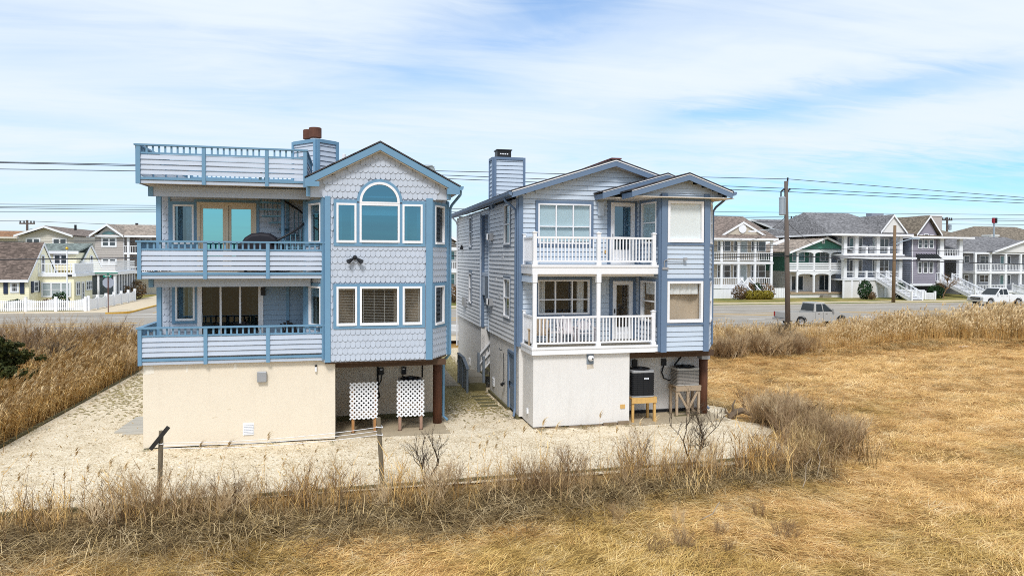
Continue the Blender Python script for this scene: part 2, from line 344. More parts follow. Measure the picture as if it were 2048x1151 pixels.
def scatter(name, protos, pts, rot, scl, idx, kind='stuff', label=None, cat=None, group=None, parent=None):
    """many instances of small plants at given points; protos are meshes"""
    c = bpy.data.collections.new(name+'_pieces')
    for i, me in enumerate(protos): c.objects.link(bpy.data.objects.new(f'{name}_piece_{i:02d}', me))
    me = bpy.data.meshes.new(name); me.vertices.add(len(pts)); me.vertices.foreach_set('co', np.asarray(pts, np.float32).ravel())
    a = me.attributes.new('turn', 'FLOAT_VECTOR', 'POINT'); a.data.foreach_set('vector', np.asarray(rot, np.float32).ravel())
    a = me.attributes.new('size', 'FLOAT', 'POINT'); a.data.foreach_set('value', np.asarray(scl, np.float32).ravel())
    a = me.attributes.new('pick', 'INT', 'POINT'); a.data.foreach_set('value', np.asarray(idx, np.int32).ravel())
    o = link(name, me, parent, label, kind=kind, cat=cat, group=group)
    ng = bpy.data.node_groups.new(name+'_nodes', 'GeometryNodeTree')
    ng.interface.new_socket('Geometry', in_out='INPUT', socket_type='NodeSocketGeometry'); ng.interface.new_socket('Geometry', in_out='OUTPUT', socket_type='NodeSocketGeometry')
    L = ng.links.new; gi = ng.nodes.new('NodeGroupInput'); go = ng.nodes.new('NodeGroupOutput')
    ip = ng.nodes.new('GeometryNodeInstanceOnPoints'); ci = ng.nodes.new('GeometryNodeCollectionInfo'); ci.inputs[0].default_value = c; ci.inputs['Separate Children'].default_value = True; ci.inputs['Reset Children'].default_value = True
    def na(t, nm): n = ng.nodes.new('GeometryNodeInputNamedAttribute'); n.data_type = t; n.inputs[0].default_value = nm; return n.outputs[0]
    L(gi.outputs[0], ip.inputs['Points']); L(ci.outputs[0], ip.inputs['Instance']); ip.inputs['Pick Instance'].default_value = True
    L(na('INT', 'pick'), ip.inputs['Instance Index']); L(na('FLOAT_VECTOR', 'turn'), ip.inputs['Rotation']); L(na('FLOAT', 'size'), ip.inputs['Scale']); L(ip.outputs[0], go.inputs[0])
    md = o.modifiers.new('scatter', 'NODES'); md.node_group = ng
    return o
def smooth(a, b, x): t = np.clip((x-a)/(b-a), 0, 1); return t*t*(3-2*t)
# ---------------------------------------------------------------- materials of the two near houses
sid_l = paint('lavender_siding', (0.47, 0.53, 0.625), rough=.6, var=.06, streak=.05, rnd=.05)
shn_l = paint('lavender_shingle', (0.475, 0.53, 0.62), rough=.6, var=.06, streak=.04, rnd=.07)
blu_l = paint('sky_blue_trim', (0.15, 0.295, 0.44), rough=.5, var=.08, streak=.05, rnd=.06)
stu_l = paint('cream_stucco', (0.77, 0.685, 0.56), rough=.85, var=.05, streak=.10, bump=.35, bscale=24, rnd=0, scale=1.2, dirt=(.42, .33, .22))
sid_r = paint('pale_blue_siding', (0.52, 0.60, 0.70), rough=.6, var=.06, streak=.05, rnd=.05)
blu_r = paint('slate_blue_trim', (0.135, 0.20, 0.305), rough=.5, var=.08, rnd=.06)
stu_r = paint('white_stucco', (0.73, 0.71, 0.69), rough=.85, var=.06, streak=.14, bump=.35, bscale=30, rnd=0, scale=1.2, dirt=(.34, .30, .25))
white = paint('white_vinyl', (0.83, 0.84, 0.87), rough=.4, var=.04, streak=.04, rnd=.04, dirt=(.4, .37, .33))
beige = paint('beige_frame', (0.66, 0.57, 0.44), rough=.45, var=.05, rnd=.03)
soff = paint('cream_soffit', (0.66, 0.60, 0.52), rough=.7, var=.08)
dark = paint('black_plastic', (0.012, 0.013, 0.016), rough=.45, var=.2)
metal = paint('grey_metal', (0.38, 0.39, 0.41), rough=.4, var=.1, metal=.3)
rust = paint('rusty_steel', (0.11, 0.045, 0.03), rough=.8, var=.5, scale=7, streak=.35, dirt=(.30, .12, .05), bump=.3)
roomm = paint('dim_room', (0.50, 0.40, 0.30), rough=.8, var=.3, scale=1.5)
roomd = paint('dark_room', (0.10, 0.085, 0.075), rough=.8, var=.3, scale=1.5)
cloth = paint('white_cloth', (0.75, 0.75, 0.75), rough=.9, var=.08)
blindm = paint('blind_slats', (0.42, 0.41, 0.39), rough=.5, var=.05)
shadem = paint('window_shade', (0.80, 0.82, 0.82), rough=.8, var=.03)
curtg = paint('green_curtain', (0.34, 0.42, 0.36), rough=.9, var=.15)
redwd = paint('reddish_pile_wood', (0.13, 0.052, 0.028), rough=.8, var=.45, scale=3, stretch=(6, 6, .6), streak=.5, dirt=(.05, .035, .028), bump=.4)
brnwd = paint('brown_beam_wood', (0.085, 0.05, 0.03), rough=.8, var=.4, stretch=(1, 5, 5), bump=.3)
yelwd = paint('fresh_yellow_pine', (0.62, 0.38, 0.13), rough=.65, var=.25, scale=5, stretch=(3, 3, 1), bump=.2, rnd=.12)
tanwd = paint('weathered_tan_wood', (0.42, 0.32, 0.22), rough=.8, var=.3, scale=5, stretch=(4, 4, 1), bump=.3, rnd=.15)
grywd = paint('grey_weathered_wood', (0.26, 0.235, 0.19), rough=.85, var=.35, scale=4, stretch=(3, 3, 1), bump=.4, rnd=.2)
mosswd = paint('mossy_timber', (0.13, 0.115, 0.055), rough=.9, var=.45, scale=4, bump=.5, rnd=.2)
bgwd = paint('blue_grey_board', (0.21, 0.25, 0.30), rough=.7, var=.2, stretch=(3, 3, .6), rnd=.15)
shing_g = ramp_mat('grey_roof_shingle', [(.3, (.11, .12, .12)), (.55, (.22, .24, .24)), (.75, (.34, .36, .36))], scale=8, stretch=(1, 1, 3), bump=.4, voro=5)
shing_k = ramp_mat('black_roof_shingle', [(.3, (.03, .03, .035)), (.7, (.09, .085, .09))], scale=8, bump=.4, voro=6)
g_teal = glass('teal_mirror_glass', (.46, .66, .74), (.25, .55, .70), .36)
g_teal2 = glass('pale_teal_mirror_glass', (.35, .52, .55), (.30, .68, .72), .62)
g_clr = glass('clear_glass', (.97, .98, .98), (.9, .95, 1), .01)
g_blu = glass('bluish_glass', (.62, .72, .78), (.55, .72, .82), .14)
g_pale = glass('pale_glass', (.86, .92, .94), (.7, .85, .92), .06)
g_drk = glass('dark_glass', (.42, .45, .47), (.7, .78, .85), .04)
concrete = paint('pale_concrete', (0.50, 0.44, 0.35), rough=.9, var=.15, bump=.3, bscale=40)
dirtm = paint('bare_dirt', (0.42, 0.345, 0.235), rough=1, var=.25, scale=5, bump=.5, bscale=30)
def shingles(parent, W, mat, z0, z1, ops, span, w=0.163, expo=0.214, keep=None):
    z = z0; row = 0
    while z < z1-0.05:
        off = (row % 2)*w/2
        for a, b in ((0, W.L),):
            u = -off
            while u < W.L+w:
                uc = u+w/2
                for r0, r1 in runs(span(z+expo*.75) if callable(span) else span, z+expo*.5, ops):
                    c0, c1 = max(uc-w/2, r0), min(uc+w/2, r1)
                    if c1-c0 > w*.3:
                        keep.append((W.P((c0+c1)/2, 0.004, z-.02), W.rot, (c1-c0, 0.042, expo)))
                u += w
        z += expo; row += 1
def place_scales(keep, parent, mat, lim=300):
    """the nearest 300 scales one by one, the rest joined"""
    keep.sort(key=lambda k: k[0][1]+abs(k[0][2]-5.9)*.05)
    me = unit('scale', mat)
    for loc, rot, s in keep[:lim]: link('shingle', me, parent, loc=loc, rot=rot, scale=s)
    b = MB(); vs = [v.co.copy() for v in me.vertices]; fs = [tuple(p.vertices) for p in me.polygons]
    for loc, rot, s in keep[lim:]:
        m = Matrix.LocRotScale(Vector(loc), Matrix.Rotation(rot, 3, 'Z'), Vector(s)); b.add([m @ v for v in vs], fs)
    if b.v: b.build('shingles', mat, parent, kind='stuff')
def rake(parent, mat, pts, Y, h, t=.05, name='fascia', drip=None):
    """sloping fascia boards along roof edge points (x,z) facing -Y"""
    for (x0, z0), (x1, z1) in zip(pts, pts[1:]):
        MB().extrude([(x0, Y, z0-h), (x1, Y, z1-h), (x1, Y, z1), (x0, Y, z0)], (0, t, 0)).build(name, mat, parent)
        if drip: MB().extrude([(x0, Y-.015, z0), (x1, Y-.015, z1), (x1, Y-.015, z1+.035), (x0, Y-.015, z0+.035)], (0, .06, 0)).build('drip_edge', drip, parent)
def roofslab(parent, mat, pts, Y0, Y1, t=.05, name='roof', soffit=None):
    b = MB()
    for (x0, z0), (x1, z1) in zip(pts, pts[1:]):
        b.hexa([(x0, Y0, z0), (x1, Y0, z1), (x1, Y1, z1), (x0, Y1, z0), (x0, Y0, z0+t), (x1, Y0, z1+t), (x1, Y1, z1+t), (x0, Y1, z0+t)])
    r = b.build(name, mat, parent)
    return r
def baluster_row(parent, mat, a, b, z0, z1, n, s=.045, name='baluster'):
    for i in range(n):
        t = (i+1)/(n+1); x = a[0]+(b[0]-a[0])*t; y = a[1]+(b[1]-a[1])*t
        link(name, unit('box', mat), parent, loc=(x, y, (z0+z1)/2), scale=(s, s, z1-z0))
# ================================================================= LEFT HOUSE
def left_house():
    H = thing('beach_house', 'three storey lavender house with fish-scale shingles, arched window and blue roof deck railing', 'house', (-1.35, 24.2, 0), group='two raised beach houses on the gravel lot')
    bx('stucco_wall', stu_l, H, (-6.22, 24.2, 0.05), (-0.38, 39, 2.66)); bx('foundation_strip', dark, H, (-6.2, 24.215, -0.2), (-0.40, 38.9, 0.05))
    bx('recess_wall', paint('grey_stucco', (.70, .63, .53), rough=.9, var=.08, bump=.3, bscale=26, scale=1, streak=.12), H, (-0.38, 26.9, 0.12), (3.45, 39, 2.6)); bx('sill_beam', mosswd, H, (-0.38, 26.84, -0.15), (3.42, 26.89, .2))
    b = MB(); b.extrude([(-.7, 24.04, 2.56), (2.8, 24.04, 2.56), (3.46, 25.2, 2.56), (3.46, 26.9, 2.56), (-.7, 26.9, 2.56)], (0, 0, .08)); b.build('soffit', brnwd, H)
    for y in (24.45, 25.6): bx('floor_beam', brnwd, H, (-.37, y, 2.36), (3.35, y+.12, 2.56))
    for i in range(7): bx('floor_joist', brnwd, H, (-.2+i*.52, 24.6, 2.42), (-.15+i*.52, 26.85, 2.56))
    MB().tube([(3.23, 25.85, -.1), (3.23, 25.85, 2.36)], .165, 14).build('wood_pile', redwd, H, smooth=True)
    # upper body
    Wb = Wall((-6.12, 26.2), (-1.3, 26.2)); X = lambda x: x+6.12
    ops = [(X(-5.76), X(-5.10), 6.48, 7.83), (X(-5.0), X(-3.07), 5.60, 7.93), (X(-5.70), X(-5.08), 3.87, 5.25), (X(-4.92), X(-2.94), 2.95, 5.25)]
    wallfill(H, Wb, sid_l, 2.7, 8.3, ops, (0, Wb.L))
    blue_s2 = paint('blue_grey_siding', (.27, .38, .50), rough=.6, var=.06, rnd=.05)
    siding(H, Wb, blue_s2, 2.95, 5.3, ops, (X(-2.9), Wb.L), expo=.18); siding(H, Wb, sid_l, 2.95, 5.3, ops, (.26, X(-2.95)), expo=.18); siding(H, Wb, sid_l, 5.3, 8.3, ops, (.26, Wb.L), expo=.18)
    keep = []
    shingles(H, Wb, shn_l, 3.0, 8.2, [], (0, .24), keep=keep)
    b = MB(); b.box((-6.12, 26.3, 2.66), (-6.02, 39, 8.3)); b.box((3.4, 25.3, 2.66), (3.5, 39, 8.3)); b.box((-6.02, 38.9, 2.66), (3.4, 39, 8.3)); b.box((-6.1, 26.3, 8.3), (3.48, 39, 8.42)); b.build('body_wall', sid_l, H)
    bx('floor_slab', sid_l, H, (-6.1, 26.25, 2.62), (3.4, 38.9, 2.72))
    for w, tr in (((X(-5.76), X(-5.10), 6.48, 7.83), .10), ((X(-5.70), X(-5.08), 3.87, 5.25), .10)):
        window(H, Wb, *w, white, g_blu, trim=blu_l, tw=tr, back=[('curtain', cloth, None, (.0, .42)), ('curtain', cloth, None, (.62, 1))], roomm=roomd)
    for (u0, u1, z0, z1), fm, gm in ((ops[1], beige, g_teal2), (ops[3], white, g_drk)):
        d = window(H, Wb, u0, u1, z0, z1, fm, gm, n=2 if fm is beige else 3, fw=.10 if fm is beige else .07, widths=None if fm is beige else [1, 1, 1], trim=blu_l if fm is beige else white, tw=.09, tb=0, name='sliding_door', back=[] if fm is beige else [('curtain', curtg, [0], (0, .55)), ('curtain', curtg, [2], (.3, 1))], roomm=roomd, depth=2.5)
        p = MB(); uh = u0+.06; Wb.box(p, uh, uh+.03, .04, .075, z0+.85, z0+1.15); p.build('handle', metal, d)
        if fm is beige:
            p = MB(); um = (u0+u1)/2
            for a, c in ((u0+.1, um-.05), (um+.05, u1-.1)):
                Wb.box(p, a, a+.09, -.03, .015, z0+.12, z1-.1); Wb.box(p, c-.09, c, -.03, .015, z0+.12, z1-.1); Wb.box(p, a, c, -.03, .014, z1-.22, z1-.1)
            p.build('sash', beige, d)
    for z0, z1 in ((2.95, 5.25), (5.6, 8.1)): Wb.piece('corner_board', blu_l, H, X(-2.08), X(-1.98), 0, .065, z0, z1)
    Wb.piece('window_trim', blu_l, H, X(-5.90), X(-5.84), 0, .058, 5.6, 8.1)
    # bay
    Wf = Wall((-.70, 24.0), (2.80, 24.0)); U = lambda x: x+.70
    L3 = [(-.33, .31, 6.54, 7.84), (.41, 1.72, 6.55, 7.84), (1.81, 2.48, 6.54, 7.84)]; LL = [(-.33, .33, 3.81, 5.10), (.42, 1.70, 3.81, 5.10), (1.82, 2.47, 3.81, 5.10)]
    arch = ('arch', U(1.065), .655, 7.80, 7.90)
    ops = [(U(a), U(b_), c, d) for a, b_, c, d in L3+LL]+[arch]
    ga = gable(-.57, 4.12, 8.34, U(1.07), 9.62)
    span = lambda z: (0, Wf.L) if z < 8.05 else ga(z)
    wallfill(H, Wf, shn_l, 2.62, 9.6, ops, span, name='bay_wall')
    # scales keep clear of the trim, which lies on the wall itself
    tops = [(U(-.42), U(2.58), 6.43, 7.95), (U(-.43), U(2.57), 3.71, 5.19), ('arch', U(1.065), .74, 7.9, 7.90)]
    sp2 = lambda z: (.18, Wf.L-.20) if z < 8.0 else ga(z+.02)
    shingles(H, Wf, shn_l, 2.66, 9.55, tops, sp2, keep=keep)
    for T0, T1, Z0, Z1, ww in ((-.42, 2.58, 6.43, 7.95, L3), (-.43, 2.57, 3.71, 5.19, LL)):
        tp = lambda a, c, z0, z1: Wf.piece('window_trim', blu_l, H, U(a), U(c), 0, .058, z0, z1)
        zb = ww[0][2]; zt = ww[0][3]
        tp(T0, T1, Z0, zb); 
        if ww is LL: tp(T0, T1, zt, Z1)
        else: tp(T0, .33, zt, Z1); tp(1.80, T1, zt, Z1)
        tp(T0, ww[0][0], zb, zt); tp(ww[0][1], ww[1][0], zb, zt); tp(ww[1][1], ww[2][0], zb, zt); tp(ww[2][1], T1, zb, zt)
    for i, (a, c, z0, z1) in enumerate(L3):
        window(H, Wf, U(a), U(c), z0, z1, white, g_teal, fw=.065, back=[('curtain', cloth, None, (0, .2)), ('curtain', cloth, None, (.8, 1))] if i != 1 else [('shade', cloth, None, .28)], roomm=roomm, depth=2.0)
    for a, c, z0, z1 in LL:
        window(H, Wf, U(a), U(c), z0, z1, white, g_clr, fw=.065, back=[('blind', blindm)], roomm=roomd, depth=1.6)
    # arched light
    b = MB(); N = 20; uc, zc = U(1.065), 7.90
    def ring(b, r0, r1, o0, o1):
        for k in range(N):
            a0, a1 = math.pi*k/N, math.pi*(k+1)/N; q = lambda r, a, o: Wf.P(uc+r*math.cos(a), o, zc+r*math.sin(a))
            b.hexa([q(r0, a0, o0), q(r1, a0, o0), q(r1, a1, o0), q(r0, a1, o0), q(r0, a0, o1), q(r1, a0, o1), q(r1, a1, o1), q(r0, a1, o1)])
    ring(b, .575, .655, -.06, .075); Wf.box(b, uc-.655, uc+.655, -.06, .076, 7.845, 7.90)
    aw = b.build('arched_window', white, H)
    p = MB(); pts = [Wf.P(uc+.575*math.cos(math.pi*k/N), -.012, zc+.575*math.sin(math.pi*k/N)) for k in range(N+1)]; p.extrude(pts, Wf.n*.008); p.build('pane', g_teal, aw)
    room(Wf, aw, uc-.6, uc+.6, 7.9, 8.5, roomm, 2.0, o=-.12)
    b = MB(); ring(b, .655, .745, 0, .058); b.build('arch_trim', blu_l, H)
    Wf.piece('corner_board', blu_l, H, 0, .18, 0, .07, 2.62, 8.05); Wf.piece('corner_board', blu_l, H, Wf.L-.20, Wf.L+.02, 0, .07, 2.62, 8.05)
    # sides of the bay
    for k, (p0, p1) in enumerate((((2.80, 24.0), (3.50, 25.2)), ((-1.40, 25.2), (-.70, 24.0)))):
        W = Wall(p0, p1); a, c = (.16, .98) if k == 0 else (.40, 1.20)
        ops = [(a, c, 6.52, 7.85), (a, c, 3.76, 5.10)]
        wallfill(H, W, shn_l, 2.62, 8.05, ops, (0, W.L), name='bay_wall')
        tops = [(0, W.L, 6.41, 7.95), (0, W.L, 3.65, 5.2)]
        shingles(H, W, shn_l, 2.66, 8.02, tops, (.03, W.L-.16) if k == 0 else (.18, W.L-.18), keep=keep)
        for z0, z1 in ((6.52, 7.85), (3.76, 5.10)):
            window(H, W, a, c, z0, z1, white, g_blu if k else g_drk, fw=.06, back=[('shade', cloth, None, .25)] if k else [('blind', blindm)], roomm=roomm)
            for u0, u1, q0, q1 in ((0.03, W.L-.03, z0-.10, z0), (0.03, W.L-.03, z1, z1+.10), (0.03, a, z0, z1), (c, W.L-.03, z0, z1)): W.piece('window_trim', blu_l, H, u0, u1, 0, .056, q0, q1)
        if k == 0: W.piece('corner_board', blu_l, H, W.L-.17, W.L, 0, .068, 2.62, 8.05)
        else: W.piece('corner_board', blu_l, H, 0, .16, 0, .068, 2.72, 8.05); W.piece('corner_board', blu_l, H, W.L-.16, W.L, 0, .068, 2.72, 8.05)
    place_scales(keep, H, shn_l)
    MB().extrude([(-1.26, 24.1, 8.05), (3.42, 24.1, 8.05), (3.42, 26.2, 8.05), (-1.26, 26.2, 8.05)], (0, 0, .05)).build('soffit', sid_l, H)
    for x0, x1 in ((-1.28, -1.16), (3.30, 3.44)): bx('corner_board', blu_l, H, (x0, 23.965, 8.03), (x1, 24.1, 8.38))
    # gable roof
    pts = [(-1.32, 8.60), (1.07, 9.84), (3.74, 8.44)]
    roofslab(H, shing_k, pts, 23.70, 33, .045, soffit=soff); rake(H, blu_l, [(-1.30, 8.585), (1.07, 9.815), (3.70, 8.435)], 23.72, .23)
    roofslab(H, soff, [(-1.24, 8.36), (1.07, 9.56), (3.62, 8.22)], 23.77, 26.4, .02, name='soffit')
    bx('fascia', blu_l, H, (-1.31, 23.715, 8.34), (-.86, 23.75, 8.50)); bx('fascia', blu_l, H, (3.28, 23.715, 8.19), (3.71, 23.75, 8.38))
    bx('fascia', blu_l, H, (3.66, 23.77, 8.24), (3.70, 33, 8.42))
    b = MB(); b.extrude([(3.70, 23.7, 8.46), (3.84, 23.7, 8.46), (3.82, 23.7, 8.36), (3.74, 23.7, 8.33), (3.70, 23.7, 8.33)], (0, 9.2, 0)); b.build('gutter', blu_l, H)
    MB().tube([(3.78, 24.0, 8.34), (3.77, 24.05, 8.20), (3.62, 25.0, 7.92), (3.60, 25.24, 7.8), (3.60, 25.24, 2.62), (3.52, 25.5, 2.45), (3.46, 25.9, 2.3), (3.46, 25.95, .25), (3.60, 25.8, .12)], .05, 8).build('downspout', blu_l, H)
    b = MB(); b.extrude([(1.6, 26.7, 8.65), (1.6, 29.3, 9.86), (1.6, 32, 8.65)], (1.85, 0, 0)); b.build('rear_roof', shing_g, H)
    zz = 8.75
    while zz < 9.8:
        t = (zz-8.65)/1.21; y = 26.7+2.6*t
        bx('shingle_course', shing_g, H, (1.6, y-.03, zz-.02), (3.47+.02, y+.25, zz+.015)); zz += .1
    b = MB(); b.lathe([(.0, 0), (.045, 0), (.045, .5), (.07, .5), (.07, .66), (0, .68)], (-.10, 26, 9.05), 10); b.build('vent_pipe', white, H)
    # chimney, set diagonally
    c0 = Vector((-1.12, 27.9)); ra = Vector((.77, .64)); la = Vector((-.64, .77)); wr, wl, zt = 1.0, 1.45, 10.52
    W1 = Wall(c0+la*wl, c0); W2 = Wall(c0, c0+ra*wr)
    cb = MB(); q = [c0, c0+ra*wr, c0+ra*wr+la*wl, c0+la*wl]; cb.extrude([(p.x, p.y, 8.3) for p in q], (0, 0, zt-8.3)); ch = cb.build('chimney', sid_l, H)
    for W in (W1, W2):
        siding(ch, W, sid_l, 8.4, zt-.12, [], (.10, W.L-.10), expo=.19)
        W.piece('corner_board', blu_l, ch, 0, .11, 0, .065, 8.3, zt); W.piece('corner_board', blu_l, ch, W.L-.11, W.L+.02, 0, .065, 8.3, zt); W.piece('corner_board', blu_l, ch, .11, W.L-.11, 0, .07, zt-.12, zt+.01)
    for p, r, h in ((c0+ra*.42+la*.62, .24, .52), (c0+ra*.50+la*1.12, .22, .50)):
        MB().lathe([(r*.72, 0), (r*.72, .16), (r, .16), (r, h), (r*.92, h+.02), (r*.9, h-.05), (0, h-.06)], (p.x, p.y, zt), 18).build('flue_pipe', rust, ch, smooth=False)
        MB().lathe([(r*.78, 0), (r*.75, .12), (0, .13)], (p.x, p.y, zt), 18).build('flue_collar', white, ch)
    # balconies
    def balcony(zf, x0, x1, posts, zr, ret, label, back):
        """zf bottom of fascia, zr top of handrail; boards, balusters and posts are its pieces"""
        dk = MB().box((x0+.05, 24.09, zf+.06), (x1-.02, back, zf+.19)).build('balcony', soff, H, label)
        bx('fascia_board', sid_l, dk, (x0+.04, 24.05, zf), (x1, 24.085, zf+.10))
        def side(W, u0, u1, posts, endpost=True, z=zf):
            W.piece('handrail', blu_l, dk, u0-.03, u1+.03, -.09, .07, zr-.05, zr)
            for u in posts: W.piece('railing_post', blu_l, dk, u-.055, u+.055, -.05, .05, z-.01, zr-.05)
            for a, c in zip(posts, posts[1:]):
                a += .055; c -= .055
                W.piece('rail', blu_l, dk, a, c, -.03, .02, zr-.30, zr-.25)
                for i in range(4):
                    link('railing_board', unit('lap', sid_l), dk, loc=W.P((a+c)/2, -.02, zr-.30-.157*(i+1)), rot=W.rot, scale=(c-a, .05, .143))
                W.piece('rail', blu_l, dk, a, c, -.03, .03, zf+.115, zf+.195)
                n = max(2, round((c-a)/.172)-1); p, q = W.P(a, -.005, 0), W.P(c, -.005, 0)
                for i in range(n):
                    t = (i+1)/(n+1); link('baluster', unit('box', blu_l), dk, loc=(p[0]+(q[0]-p[0])*t, p[1]+(q[1]-p[1])*t, zr-.15), rot=W.rot, scale=(.055, .035, .21))
        Wfr = Wall((x0, 24.05), (x1, 24.05)); side(Wfr, 0, Wfr.L, [p-x0 for p in posts])
        Wl = Wall((x0+.05, ret), (x0+.05, 24.05)); n = max(2, round(Wl.L/1.9)+1); side(Wl, 0, Wl.L, list(np.linspace(.06, Wl.L-.06, n)))
        bx('fascia_board', sid_l, dk, (x0+.035, 24.09, zf), (x0+.07, ret, zf+.10))
        return dk, side
    balcony(2.68, -6.33, -.53, [-6.26, -4.355, -2.475, -.60], 3.86, 26.1, None, 26.2)
    balcony(5.37, -6.33, -.53, [-6.26, -4.355, -2.475, -.60], 6.56, 26.1, None, 26.2)
    dk, side = balcony(8.33, -6.36, -1.26, [-6.27, -4.385, -2.50, -1.32], 9.54, 31.0, None, 31.2)
    Wr = Wall((-1.30, 24.05), (-1.30, 27.6)); side(Wr, 0, Wr.L, [.06, Wr.L-.06])
    Wk = Wall((-1.6, 31.1), (-6.2, 31.1)); side(Wk, 0, Wk.L, [.06, 2.3, Wk.L-.06])
    for i in range(17): bx('soffit_board', soff, dk, (-6.25, 24.12+i*.122, 8.355), (-1.2, 24.12+i*.122+.115, 8.385))
    for z0 in (5.09, 7.98):
        zt = 5.40 if z0 < 6 else 8.30
        bx('balcony_beam', sid_l, H, (-6.10, 24.62, z0), (-1.0 if z0 > 6 else -1.22, 24.80, zt))
        for i in range(2): link('siding_board', unit('lap', sid_l), H, loc=(-3.58, 24.62, z0+i*.155), scale=(4.8, .028, .157))
        bx('corner_board', blu_l, H, (-6.14, 24.58, z0-.005), (-6.0, 24.70, zt-.03))
    for z0, z1 in ((2.93, 5.09), (5.62, 7.98)): bx('porch_post', blu_l, H, (-5.92, 24.63, z0), (-5.78, 24.77, z1))
    # fittings
    Ws = Wall((-6.22, 24.2), (-.38, 24.2)); S = lambda x: x+6.22
    b = MB(); Ws.box(b, S(-2.82), S(-2.53), 0, .13, 2.02, 2.36); lb = b.build('wall_light', metal, H, 'grey box wall light', bevel=.02)
    b = MB(); Ws.box(b, S(-3.27), S(-2.93), 0, .012, .30, .70); vt = b.build('foundation_vent', white, H)
    for i in range(7): Ws.piece('louver', white, vt, S(-3.25), S(-2.95), .012, .04, .325+i*.052, .355+i*.052)
    pm_ = paint('pale_patch', (.80, .75, .66), rough=.85, var=.06); wm_ = paint('worn_patch', (.70, .61, .48), rough=.9, var=.1)
    for x, z, w_, h_, mm in ((-6.20, 2.36, .30, .28, pm_), (-4.98, 2.38, .07, .26, pm_), (-3.55, 2.44, .10, .20, pm_), (-4.2, .9, .16, .05, wm_), (-3.75, 1.15, .12, .05, wm_)):
        MB().extrude([Ws.P(S(x), .002, z), Ws.P(S(x+w_), .002, z+.03), Ws.P(S(x+w_*.95), .002, z+h_), Ws.P(S(x+.02), .002, z+h_*.93)], Ws.n*.002).build('plaster_patch', mm, H)
    MB().tube([Ws.P(S(-.99), .05, 2.30), Ws.P(S(-.99), .05, 2.46)], .04, 10).build('security_camera', white, H)
    MB().tube([Ws.P(S(-.99), .05, 2.46), Ws.P(S(-.99), .05, 2.52)], .038, 10).build('camera_lens', dark, H)
    b = MB(); b.lathe([(0, 0), (.075, 0), (.075, .05), (.04, .09), (0, .1)], (0, 0, 0), 12)
    m = Matrix.Translation((.26, 23.95, 6.06)) @ Matrix.Rotation(R(90), 4, 'X'); b.v = [tuple(m @ Vector(p)) for p in b.v]
    fl = b.build('flood_light', dark, H, 'black twin lamp flood light')
    for s in (-1, 1):
        p0 = Vector((.26+s*.05, 23.86, 6.03)); p1 = p0+Vector((s*.17, -.10, -.12)); MB().tube([p0, p0.lerp(p1, .5), p1], [.03, .06, .085], 12).build('lamp_head', dark, fl)
    We = Wall((-.38, 26.9), (3.45, 26.9)); E = lambda x: x+.38
    for a, c in ((1.17, 1.34), (2.0, 2.17)):
        eb = We.piece('electric_box', dark, H, E(a), E(c), 0, .09, 1.68, 1.95); We.piece('label_plate', white, eb, E(a)+.04, E(c)-.05, .09, .094, 1.86, 1.90)
    MB().tube([(1.12, 26.85, 2.5), (1.13, 26.85, 1.1), (1.18, 26.7, .9), (1.0, 26.3, .8)], .035, 8).build('conduit', dark, H)
    MB().tube([(1.27, 26.84, 1.68), (1.25, 26.83, 1.5), (1.16, 26.82, 1.3)], .02, 6).build('conduit', dark, H)
    MB().tube([(2.05, 26.84, 1.68), (2.05, 26.84, 1.45)], .02, 6).build('conduit', dark, H)
    MB().tube([(2.85, 26.85, 2.5), (2.78, 26.8, 2.0), (2.74, 26.5, 1.6)], .03, 6).build('conduit', dark, H)
    b = MB(); Wb.box(b, X(-2.92), X(-2.78), 0, .12, 4.72, 5.0); wl = b.build('wall_lantern', dark, H); MB().lathe([(0, 0), (.05, 0), (.09, -.05), (.0, -.02)], (-2.85, 26.05, 5.08), 10).build('lantern_hood', cloth, wl)
    return H
left_house()
def spiral_stair():
    cx, cy, r = -2.12, 25.35, .74
    S = thing('spiral_stair', 'blue steel spiral staircase with black handrail on the middle balcony', 'spiral stairs', (cx, cy, 5.62))
    MB().tube([(cx, cy, 5.62), (cx, cy, 8.33)], .06, 12).build('pole', blu_l, S, smooth=True)
    stl = paint('teal_steel', (.10, .22, .29), rough=.5, var=.15); zt = lambda th: 6.42+th/360*2.65
    for i in range(12):
        th = -95+i*29; z = zt(th)
        if z > 8.25: break
        a0, a1 = R(th), R(th+27); b = MB(); P = lambda rr, a: (cx+rr*math.cos(a), cy+rr*math.sin(a), z)
        b.extrude([P(.05, a0), P(r, a0), P(r, (a0+a1)/2), P(r, a1), P(.05, a1)], (0, 0, .05)); b.build('tread', stl, S)
        for a in (a0, (a0+a1)/2):
            x, y = cx+r*math.cos(a), cy+r*math.sin(a); MB().tube([(x, y, z), (x, y, z+.90)], .014, 6).build('baluster', stl, S)
    MB().tube([(cx+r*math.cos(R(t)), cy+r*math.sin(R(t)), zt(t)+.92) for t in range(-115, 215, 8)], .034, 8).build('handrail', dark, S, smooth=True)
spiral_stair()
